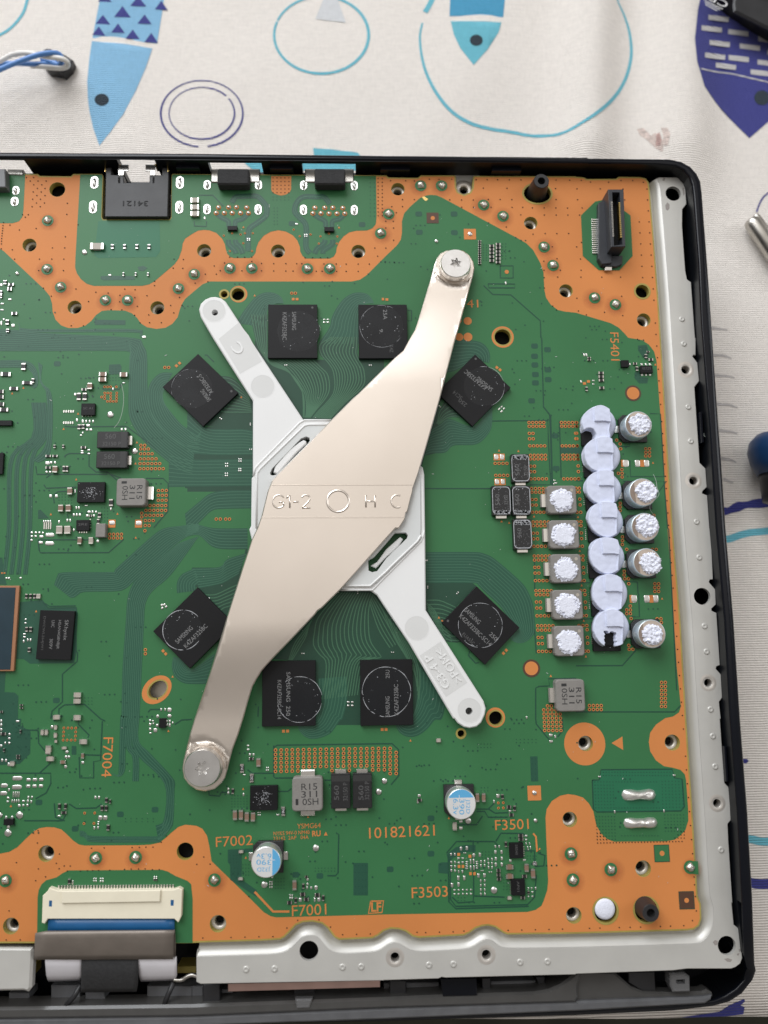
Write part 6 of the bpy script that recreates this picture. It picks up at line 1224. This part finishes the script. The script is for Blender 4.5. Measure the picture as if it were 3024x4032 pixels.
for t, x, y, r in (('A1', 190, 1412, 100), ('C2', 738, 1572, 104)):
    p = P(t, x, y, ZW); s = pxmm(t, x, y, ZW) * r; pp = pin1 if t == 'A1' else pin2; flat('arm_end', circ(p.x, p.y, s, 36), 'white_plastic_rough', ZW + .012, [circ(pp.x, pp.y, .8, 16)], ret); dkm2 = flat('arm_hole', circ(pp.x, pp.y, .9, 16), 'print_dim', .95, parent=ret)
    b_ = MB(); ribbon(b_, circ(p.x, p.y, s, 40), .14, ZW + .03, closed=True); b_.build('arm_end_ring', ['white_plastic'], ret)
tx = lambda s_, t, x, y, L_, rot, cap: text('moulded_lettering', s_, t, x, y, L_, rot, ZW + .02, 'white_plastic', ret, depth=.12, cap=cap)
tx('C', 'B1', 395, 92, 100, 128, 92); tx('G3-4 P', 'C2', 458, 1240, 320, 122, 72); tx('>POM<', 'C2', 560, 1190, 325, 122, 72)

# ------------------------------------------------------------------ metal clamp
clamp = empty('metal_clamp', (0, 0, 0), 'champagne satin metal spring clamp stamped with letters, screwed across the processor', 'metal clamp')
sc1 = S('A2', 622, 1000); sc2 = S('D1', 88, 430)
ZP = 4.7
def zc_px(y): return ZP - 1.5 * ss(480, 900, abs(y - 1985))
co = px('A2 395 1165 440 1000 462 940 492 900 540 876 610 865 690 878 742 915 775 970 786 1030 772 1100 740 1215 690 1400 655 1530 B2 620 0 555 250 485 520 420 750 360 960 300 1165 270 1250 252 1300 248 1335 232 1390 205 1500 192 1512 180 1570 130 1646 C2 100 0 0 110 C1 1290 522 1122 688 1085 712 1062 745 900 915 720 1100 650 1175 600 1232 552 1310 520 1370 480 1500 445 1630 D1 400 130 350 262 325 355 300 450 278 520 245 565 200 604 192 612 110 634 30 622 D0 1620 575 1580 520 1566 440 1575 370 1640 130 C1 20 1646 C1 160 1230 300 770 430 360 515 100 B1 565 1640 600 1540 655 1320 690 1235 740 1180 1040 880 1200 712 1390 522 1440 480 1659 262 B2 100 165 170 105 215 20 A2 270 1570 300 1480 345 1330')
cw = [U(a, b, zc_px(b)) for a, b in co]; cpoly = ccw([(v_.x, v_.y) for v_ in cw])
s1 = U(*sc1, zc_px(sc1[1])); s2 = U(*sc2, zc_px(sc2[1]))
def zclamp(x, y):
    d0 = abs(y); z = -1.5 * ss(27, 49, d0)
    for q in (s1, s2):
        d_ = math.hypot(x - q.x, y - q.y); z -= .75 * (1 - ss(4.9, 6.0, d_))
    return z
inner = []
yy = min(q[1] for q in cpoly)
while yy < max(q[1] for q in cpoly):
    xx = min(q[0] for q in cpoly)
    while xx < max(q[0] for q in cpoly):
        if inside((xx, yy), cpoly) and min(math.hypot(xx - a, yy - b) for a, b in cpoly) > .5: inner.append((xx, yy))
        xx += .95
    yy += .95
b_ = MB(); slab(b_, cpoly, ZP - .9, ZP, .22, zf=zclamp, pts=inner)
o_ = b_.build('spring_plate', ['clamp_metal'], clamp)
for pl in o_.data.polygons: pl.use_smooth = pl.normal.z > .9
for q in ('B1 690 1273 1659 1270 B2 245 1272', 'B1 600 1553 1659 1550 B2 180 1552'):
    p_ = xy(q, ZP); b_ = MB(); 
    for k_, z in ((0, .006),): ribbon(b_, p_, .20, ZP + z)
    v_ = []; 
    b_ = MB(); a_ = p_[0]; c_ = p_[-1]
    slab(b_, [(a_[0], a_[1] - .13), (c_[0], c_[1] - .13), (c_[0], c_[1] + .13), (a_[0], a_[1] + .13)], ZP - .05, ZP + .05, .05); b_.build('fold_line', ['clamp_metal'], clamp)
for name_, strokes in (('G', ('B1 793 1380 772 1363 740 1360 710 1380 698 1415 708 1450 738 1470 770 1466 791 1452', 'B1 791 1452 791 1420', 'B1 791 1420 752 1420')), ('1', ('B1 815 1385 845 1362', 'B1 845 1362 845 1470')), ('-', ('B1 875 1418 922 1418',)), ('2', ('B1 948 1380 970 1361 1000 1362 1018 1382 1008 1412 952 1470', 'B1 952 1470 1022 1470')), ('H', ('B1 1503 1362 1503 1465', 'B1 1582 1362 1582 1465', 'B1 1503 1413 1582 1413')), ('C', ('B2 140 1364 100 1360 72 1380 62 1412 72 1445 100 1466 140 1464',))):
    b_ = MB()
    for q in strokes:
        p_ = xy(q, ZP); p_ = smooth_line(p_, k=4) if len(p_) > 2 else p_; tube(b_, [(a, c, ZP - .05) for a, c in p_], .21, 8)
    b_.build('stamped_lettering', ['clamp_metal'], clamp, smooth=True)
p = P('B1', 1262, 1412, ZP); s = pxmm('B1', 1262, 1412, ZP); b_ = MB(); R_ = 94 * s
lathe(b_, [(R_ + .28, ZP - .02), (R_ + .1, ZP + .14), (R_ - .08, ZP + .14), (R_ - .26, ZP + .0)], 48, p.x, p.y); b_.f = b_.f[:-1]; b_.m = b_.m[:-1]; b_.build('stamped_ring', ['clamp_metal'], clamp, smooth=True)
def torx(name, q, R_, lab, rot):
    z0 = ZP - 1.5 - .75; h_ = 2.0; t_ = empty(name, (q.x, q.y, z0), lab, 'screw', 'clamp screws'); b_ = MB()
    lathe(b_, [(R_ * .88, z0 - .3), (R_ * .88, z0 + .22), (R_, z0 + .28), (R_, z0 + .5), (R_ * .955, z0 + .62), (R_ * .955, z0 + 1.35), (R_ * .945, z0 + h_ - .15), (R_ * .915, z0 + h_)], 44, q.x, q.y); b_.f = b_.f[:-1]; b_.m = b_.m[:-1]
    star = []
    for i in range(36):
        a = 2 * math.pi * i / 36; rr = R_ * (.30 + .075 * math.cos(6 * a)); star.append((q.x + rr * math.cos(a + rot), q.y + rr * math.sin(a + rot)))
    b2 = MB(); sheet(b2, circ(q.x, q.y, R_ * .915, 44), z0 + h_, [star])
    k_ = len(star); inn = [(q.x + (a - q.x) * .82, q.y + (c - q.y) * .82) for a, c in star]
    b2.add([(a, c, z0 + h_) for a, c in star] + [(a, c, z0 + h_ - 1.5) for a, c in inn] + [(a, c, z0 + h_ - 1.55) for a, c in inn], [((i + 1) % k_, i, k_ + i, k_ + (i + 1) % k_) for i in range(k_)] + [tuple(range(2 * k_, 3 * k_))])
    b_.build('head', ['screw_metal'], t_, smooth=True); b2.build('drive_recess', ['screw_metal'], t_)
k1 = U(*S('A2', 620, 1002), ZP - .3); k2 = U(*S('D1', 88, 428), ZP - .3)
torx('clamp_screw', k1, 136 * pxmm('A2', 620, 1000, ZP), 'silver star-drive screw at the upper right end of the metal clamp', .3); torx('clamp_screw', k2, 168 * pxmm('D1', 88, 430, ZP), 'silver star-drive screw at the lower left end of the metal clamp', .1)

# ------------------------------------------------------------------ sockets along the far edge
hd = None
b_ = MB(); slab(b_, xy('A0 912 175 960 172 962 235 1065 240 1068 270 1070 305 1290 305 1292 240 1400 238 1402 172 1455 175 1458 250 1448 600 905 600 912 260', 1.1), -1.4, 1.1, .15); hd = b_.build('hdmi_socket', ['connector_black'], board); hd['label'] = 'black socket body in the board cut-out'
for q in ('A0 1020 150 1112 150 1112 205 1068 205 1066 240 1022 240', 'A0 1256 150 1340 150 1340 240 1300 240 1298 205 1256 205'):
    b_ = MB(); slab(b_, xy(q, 1.35), 1.12, 1.35, .05); b_.build('spring_tab', ['tin'], hd)
b_ = MB(); slab(b_, xy('A0 906 143 1035 143 1035 152 914 152 912 205 904 212', 1.2), -1.5, 1.2); slab(b_, xy('A0 1335 143 1450 143 1456 205 1448 212 1442 152 1335 152', 1.2), -1.5, 1.2); b_.build('shell', ['gold'], hd)
for q in ('A0 1020 258 1040 258 1038 310 1020 310', 'A0 1318 258 1336 258 1334 310 1318 310'): flat('slot', xy(q, 1.1), 'hole', 1.115, parent=hd)
text('moulded_lettering', '34121', 'A0', 1170, 485, 215, 180, 1.11, 'chip', hd, depth=.08, cap=48)
for x0, x1, xa, xb, a0 in ((163, 585, 218, 492, 205), (975, 1398, 1058, 1325, 1040)):
    b_ = MB(); slab(b_, xy(f'A1 {x0} 185 {x1} 185 {x1} 300 {x0} 300', .4), -5.5, .4, .2); us = b_.build('usb_socket', ['steel'], board)
    p0, p1 = P('A1', xa, 180, 3.0), P('A1', xb, 320, 3.0); fo = MB(); slab(fo, rrect(p1.x - p0.x, p0.y - p1.y, .5, 3, (p0.x + p1.x) / 2, (p0.y + p1.y) / 2), .4, 3.0, .35); fo.build('foam_pad', ['foam'], us)
b_ = MB(); slab(b_, xy('A0 -300 185 45 185 50 345 -300 350', 2.4), 0, 2.4, .2); lan = b_.build('lan_socket', ['grey_plastic'], board)
b_ = MB(); slab(b_, xy('A0 60 185 200 190 200 240 60 235', .3), -6, .3, .2); b_.build('shell', ['steel'], lan)

# ------------------------------------------------------------------ upright board connector
flat('solder_mask', xy('A3 42 590 165 470 240 455 430 560 470 590 488 940 375 1065 195 1062 58 940'), 'mask', .1)
zt = 5.2
b_ = MB(); slot_ = xy('A3 312 388 378 388 402 840 328 850', zt); tw = ccw(xy('A3 278 362 412 362 428 858 306 860', zt))
slab(b_, tw, .3, zt, .12, [slot_]); cn = b_.build('edge_connector', ['connector_grey'], board); cn['label'] = 'dark upright socket with two rows of gold contacts'
flat('slot_bottom', slot_, 'hole', 2.2, parent=cn)
b_ = MB(); slab(b_, xy('A3 195 480 235 455 300 455 310 1000 225 1010 195 960', 1.8), .1, 1.8, .15); b_.build('foot', ['connector_grey'], cn)
b_ = MB(); slab(b_, xy('A3 215 935 405 935 400 1010 350 1030 230 1025', 1.2), .1, 1.2, .15); b_.build('foot', ['connector_grey'], cn)
b_ = MB(); slab(b_, xy('A3 262 995 338 995 335 1020 312 1022 310 1062 250 1062 252 1035 262 1030', .9), .1, .9, .05); b_.build('solder_tab', ['tin'], cn)
cbm = MB(); slab(cbm, [(-.5, -.5), (.5, -.5), (.5, .5), (-.5, .5)], -1, 0, .05); cbg = mesh('contact', cbm.v, cbm.f, 'gold'); cbt = mesh('contact_pin', cbm.v, cbm.f, 'tin')
for i in range(18):
    u_ = i / 17; p = P('A3', 377 + 14 * u_, 482 + 292 * u_, zt - .3); s = pxmm('A3', 380, 600, zt); obj('contact', cbg, cn, at(p.x, p.y, zt - .25, 0, (20 * s, 9 * s, 1.5)))
    p = P('A3', 308 + 13 * u_, 475 + 292 * u_, zt); obj('contact', cbt, cn, at(p.x, p.y, zt + .06, 0, (16 * s, 6 * s, .5))) if i % 1 == 0 else None
for i in range(17):
    u_ = i / 16; p = P('A3', 163 + 8 * u_, 622 + 288 * u_, .5); s = pxmm('A3', 170, 700); obj('contact_pin', cbt, cn, at(p.x, p.y, .45, 0, (56 * s, 9 * s, .4)))
# posts of the case that come up through the board
def post(t, xt, yt, rt, rb, ztop, m, hole_=.5):
    p = P(t, xt, yt, ztop); s = pxmm(t, xt, yt, ztop); b_ = MB(); Rt, Rb = rt * s, rb * s
    lathe(b_, [(Rb, -4), (Rb * .97, 0), (Rt, ztop - .15), (Rt * .95, ztop), (Rt * hole_, ztop), (Rt * hole_ * .95, ztop - 1.6)], 32, p.x, p.y, ms=[0, 0, 0, 0, 1, 1]); return b_.build('screw_post', [m, 'hole'], case, smooth=False)
for o_ in (post('A2', 1361, 290, 66, 88, 4.4, 'connector_black'), post('E3', 648, 140, 72, 96, 3.6, 'connector_black')): pass
p = P('E3', 255, 108, .4); s = pxmm('E3', 255, 108, .4); b_ = MB(); R_ = 89 * s
lathe(b_, [(R_, -4), (R_, -.2), (R_ * .95, .15), (R_ * .7, .38), (R_ * .3, .45), (R_ * .01, .45)], 36, p.x, p.y); o_ = b_.build('screw_post', ['putty_crumb'], case, smooth=True); o_['label'] = 'post end covered in white putty'

# ------------------------------------------------------------------ ribbon cable and its socket
b_ = MB(); slab(b_, xy('D0 368 1530 410 1490 425 1462 480 1480 500 1488 1500 1478 1545 1462 1575 1480 E0 1565 170 1540 222 1505 190 412 190 385 232 360 225', 1.5), .06, 1.5, .12); fs = b_.build('ribbon_socket', ['cream_plastic'], board)
b_ = MB(); slab(b_, xy('D0 532 1490 1388 1482 E0 1380 42 530 56', 2.0), 1.45, 2.0, .12); b_.build('socket_flap', ['cream_plastic'], fs)
for q in ('E0 425 30 450 30 448 82 422 82', 'E0 1475 25 1502 25 1500 75 1474 75'): flat('latch_window', xy(q, 1.5), 'blue_film', 1.51, parent=fs)
for i in range(40):
    u_ = i / 39; p = P('D0', 506 + 988 * u_, 1466 - 8 * u_, .4); s = pxmm('D0', 1000, 1466); obj('socket_pin', cbt, fs, at(p.x, p.y, .35, 0, (14 * s, 46 * s, .3)))
for x in (430, 1560): smd('D0', x, 1462, 44, 40, 'p')
cab = empty('ribbon_cable', (-60, -100, 0), 'flat white ribbon cable with blue end and grey-brown tape, folded over the board edge', 'ribbon cable')
def loft(name, rows, m, th=.25, parent=cab):
    """ rows: list of (left px, right px, z): a bent sheet """
    v = []; n_ = 13
    for tl, xl, yl, xr, yr, z in rows:
        for i in range(n_): u_ = i / (n_ - 1); q = P(tl, xl + (xr - xl) * u_, yl + (yr - yl) * u_, z); v.append((q.x, q.y, z + .05 * hnoise(u_ * 6, z, 1, 2)))
    k_ = len(rows); f_ = [(j * n_ + i, (j + 1) * n_ + i, (j + 1) * n_ + i + 1, j * n_ + i + 1) for j in range(k_ - 1) for i in range(n_ - 1)]
    me = mesh(name, v, f_, m, smooth=True); o_ = obj(name, me, parent); md = o_.modifiers.new('thickness', 'SOLIDIFY'); md.thickness = th * MM; md.offset = -1; return o_
loft('blue_end', [('E0', 415, 185, 1506, 182, .9), ('E0', 415, 240, 1506, 236, 1.0), ('E0', 410, 310, 1508, 300, 1.2)], 'blue_film')
loft('grey_tape', [('E0', 400, 292, 1506, 282, 1.6), ('E0', 305, 312, 1508, 292, 2.0), ('E0', 302, 335, 1504, 318, 2.05), ('E0', 300, 365, 1500, 345, 1.9), ('E0', 298, 430, 1498, 420, 1.2), ('E0', 294, 500, 1498, 490, .2), ('E0', 293, 542, 1496, 538, -.6)], 'grey_tape', .3)
loft('tape_side', [('E0', 1498, 320, 1512, 285, 1.7), ('E0', 1497, 430, 1518, 440, 0), ('E0', 1497, 535, 1512, 545, -1.5)], 'grey_tape', .2)
for a_, c_ in ((388, 702), (1188, 1524)):
    loft('white_film', [('E0', a_, 520, c_, 520, -1.2), ('E0', a_ + 4, 600, c_ + 2, 600, -2.0), ('E0', a_ + 12, 680, c_ + 4, 680, -3.2), ('E0', a_ + 22, 715, c_ - 6, 705, -4.6), ('E0', a_ + 30, 732, c_ - 10, 722, -6.5)], 'white_film', .3)
loft('black_foam', [('E0', 704, 540, 1190, 540, -1.0), ('E0', 702, 660, 1188, 660, -1.6), ('E0', 698, 790, 1184, 785, -2.6), ('E0', 694, 826, 1180, 818, -4.0)], 'foam', .8)

# ------------------------------------------------------------------ front of the case, below the frame
b_ = MB(); slab(b_, xy('E0 -900 975 0 958 1659 934 E1 1659 872 E2 500 850 1300 824 1430 800 1530 755 1600 705 1659 650 E3 60 640 20 760 20 870 0 905 E2 1659 912 0 965 E1 0 1036 E0 0 1057 -900 1072', -3.5), -9, -3.5, .5); b_.build('front_bar', ['smoke_plastic'], case)
b_ = MB(); slab(b_, xy('E0 -900 1072 0 1057 E1 0 1036 E2 0 965 1659 912 E3 0 905 1100 865 1180 850 1170 890 1120 925 0 990 E2 0 1060 E1 0 1120 E0 -900 1200', -4.2), -9, -4.2, .4); b_.build('front_strip', ['grey_plastic'], case)
b_ = MB(); slab(b_, xy('E3 -40 640 330 650 400 710 480 780 590 822 840 828 1090 818 1130 800 1180 830 1185 865 1100 880 0 915 -40 900', -5.2), -8, -5.2, .4); b_.build('light_guide', ['smoke_plastic'], case)
b_ = MB(); slab(b_, xy('E1 310 745 1625 715 1625 782 310 820', -2.2), -3.2, -2.2, .15); b_.build('heat_pipe', ['heat_pipe'], case)
for q, m, z in (('E0 440 765 690 765 690 888 440 888', 'grey_plastic', -8), ('E0 736 820 895 820 905 885 736 885', 'grey_plastic', -7), ('E0 1270 770 1659 775 1659 888 1270 885', 'grey_plastic', -8), ('E2 190 742 475 740 475 850 190 850', 'grey_plastic', -8), ('E2 920 732 1310 722 1310 802 920 818', 'grey_plastic', -8), ('E2 0 745 50 745 50 860 0 860', 'grey_plastic', -8), ('E0 75 830 250 830 250 885 75 885', 'grey_plastic', -8), ('E1 0 770 95 770 95 905 0 910', 'grey_plastic', -8), ('E1 240 800 350 800 350 830 240 835', 'grey_plastic', -8),
             ('E1 95 755 240 755 240 915 95 918', 'connector_black', -5), ('E2 50 722 190 722 190 858 50 862', 'connector_black', -5.5), ('E2 490 705 800 700 805 852 510 860', 'case_black', -3.3), ('E2 845 705 920 700 920 825 850 828', 'connector_black', -6), ('E3 455 650 680 645 690 815 580 815 455 740', 'connector_black', -6), ('E1 880 800 1060 798 1060 880 880 885', 'connector_black', -7), ('E2 1310 690 1390 688 1390 810 1350 812', 'connector_black', -7), ('E0 -900 600 280 612 280 690 -900 690', 'fr4', -9), ('E0 1530 600 1659 600 E1 35 600 35 660 E0 1530 660', 'fr4', -9)):
    b_ = MB(); slab(b_, xy(q, z), z - 5, z, .15); b_.build('inner_block' if m != 'fr4' else 'lower_board', [m], case)
b_ = MB(); slab(b_, xy('E3 812 660 940 655 985 690 988 820 840 825 815 770', -3.0), -6, -3.0, .3, [xy('E3 865 715 940 710 942 750 868 752', -3.0)]); b_.build('clear_clip', ['clear_plastic'], case)
b_ = MB(); slab(b_, xy('E1 890 885 1040 882 1015 962 905 966', -3.0), -4.5, -3.0, .25); b_.build('clear_clip', ['clear_plastic'], case)
for q in ('E0 570 940 640 860 700 760', 'E0 1420 930 1450 850 1500 740'): b_ = MB(); tube(b_, [(a, c, -4.5) for a, c in xy(q, -4.5)], .55, 8); b_.build('cable_strut', ['connector_black'], case, smooth=True)
b_ = MB(); tube(b_, smooth_line([(a, c, -5.0) for a, c in xy('E0 1500 715 1570 715 1610 690 1659 672 E1 60 690 130 700', -5)], k=5), .5, 8); b_.build('wire_clip', ['steel'], case, smooth=True)

# ------------------------------------------------------------------ things on the cloth
wr = empty('wire_pair', (-78, 100, ZC), 'loop of blue and white wires lying on the tablecloth, cut by the left edge', 'wires')
def wire(txt, zs, m, r=1.05):
    q = px(txt); p_ = [tuple(U(a, b, z)[:]) for (a, b), z in zip(q, zs)]; b_ = MB(); tube(b_, smooth_line(p_, k=6), r, 12); b_.build('wire', [m], wr, smooth=True)
wire('F0 -300 560 -100 490 0 450 100 408 240 358 330 343 385 352 402 390 380 420 330 400 270 385', (-14, -15, -16, -17, -17.5, -18, -19, -20, -21.5, -22, -22.5), 'wire_blue', .68)
wire('F0 -300 520 -100 440 0 395 80 355 180 345 300 368 390 378 432 398 440 425 400 442 300 435 200 425', (-17, -18, -18.5, -19, -19.5, -19, -18.5, -19, -20, -21, -22, -23), 'wire_white', .66)
wire('F0 -200 470 0 415 100 412 230 415 300 412 370 405', (-21, -21.5, -22, -22, -22.5, -23), 'wire_blue', .62)
b_ = MB(); slab(b_, xy('F0 258 345 268 372 300 305 330 312 420 350 472 385 455 430 405 470 375 452 300 440 265 400'.replace('258 345 268 372 ', '255 330 '), -24), cz(-70, 100) - .5, -24, .5); pl_ = b_.build('plug', ['connector_black'], None); tag(pl_, 'small black plug lying on the tablecloth inside the wire loop', 'plug')
brick = empty('black_device', (120, 130, ZC), 'black plastic device with white print at the top right corner', 'device')
ZB = -21.0
b_ = MB(); slab(b_, xy('F2 1190 -30 1235 15 1420 112 1659 252 1800 330 2000 0 1800 -500 1300 -400', ZC + 1), ZC, ZB, .8); b_.build('body', ['black_plastic'], brick)
b_ = MB(); slab(b_, xy('F2 1435 20 1450 -60 1900 80 1790 250 1669 185 1440 70', ZB + .6), ZB - .3, ZB + .6, .5); b_.build('raised_panel', ['connector_black'], brick)
text('printed_lettering', 'CE', 'F2', 1340, 8, 120, 152, ZB + .02, 'white_ink', brick, cap=48)
b_ = MB()
for i in range(3):
    q = xy(f'F2 {1245 + 4*i} {2 + 14*i} {1365 - 18*i} {58 + 6*i}', ZB); ribbon(b_, q, .22, ZB + .02)
b_.build('printed_lines', ['white_ink'], brick)
tz = empty('tweezers', (112, 62, ZC), 'steel tweezer tips lying on the tablecloth at the right edge', 'tweezers')
for q, r_, z_ in (('A3 1506 622 1512 632 1530 660 1640 820 1850 1130', 2.3, ZC + 3.0), ('A3 1548 583 1552 590 1566 610 1680 760 1890 1050', 1.0, ZC + 3.6)):
    p_ = [tuple(U(a, b, z_)[:]) for a, b in px(q)]; b_ = MB(); tube(b_, p_, [r_ * .55, r_ * .85, r_, r_, r_ * 1.05], 18); b_.build('tweezer_arm', ['steel'], tz, smooth=True)
sd = empty('screwdriver', (128, 12, ZC), 'dark blue and black tool handle lying on the tablecloth at the right edge', 'screwdriver')
zh = ZC + 9
hp = [tuple(U(a, b, zh)[:]) for a, b in px('B3 1790 815 1790 830 1788 860 1785 920 1785 1000 1785 1100 1785 1190')]; b_ = MB(); tube(b_, hp, [1.0, 4.5, 6.6, 8.2, 8.6, 7.8, 6.2], 28); b_.build('grip', ['tool_blue'], sd, smooth=True)
hp = [tuple(U(a, b, zh)[:]) for a, b in px('B3 1785 1185 1785 1250 1785 1330 1785 1420 1785 1450')]; b_ = MB(); tube(b_, hp, [5.9, 5.5, 5.2, 4.8, 2.0], 28); b_.build('collar', ['black_plastic'], sd, smooth=True)
# stray fibres on the board
for q in ('B3 668 1180 690 1230 700 1290 715 1360 650 1430 640 1480 690 1560 715 1600', 'B0 1050 400 1068 500 1060 620 1030 720 985 780', 'B3 1105 825 1110 850 1150 868 1190 850', 'B3 1130 255 1160 275 1185 300'):
    q2 = px(q); p_ = [tuple(U(a, b, 1.2)[:]) for a, b in q2]; b_ = MB(); tube(b_, smooth_line(p_, k=6), .05, 5); tag(b_.build('lint_fibre', ['fibre'], None), {'B3 668': 'pale curly fibre beside the second and third white cans', 'B0 1050': 'long pale fibre curving left of the upper left memory chip', 'B3 1105': 'short curled fibre on the right case rim', 'B3 1130': 'short straight fibre on the right case rim above the curled one'}[' '.join(q.split()[:2])], 'fibre')

# dust scattered over the board
rg = random.Random(21); b_ = MB(); bi = offset(board_o, 2)
while len(b_.f) < 260:
    x, y = rg.uniform(-95, 85), rg.uniform(-108, 75)
    if not inside((x, y), bi): continue
    r_ = rg.uniform(.03, .085); a = rg.uniform(0, 3.14); l_ = rg.choice((1, 1, 1, 2.5, 4)); c_, s_ = math.cos(a), math.sin(a)
    b_.add([(x + r_ * (c_ * u_ * l_ - s_ * v_), y + r_ * (s_ * u_ * l_ + c_ * v_), .14) for u_, v_ in hexd], [(0, 1, 2, 3, 4, 5)])
tag(b_.build('dust', ['dust'], None), 'pale dust specks scattered over the circuit board', None, None, 'stuff')
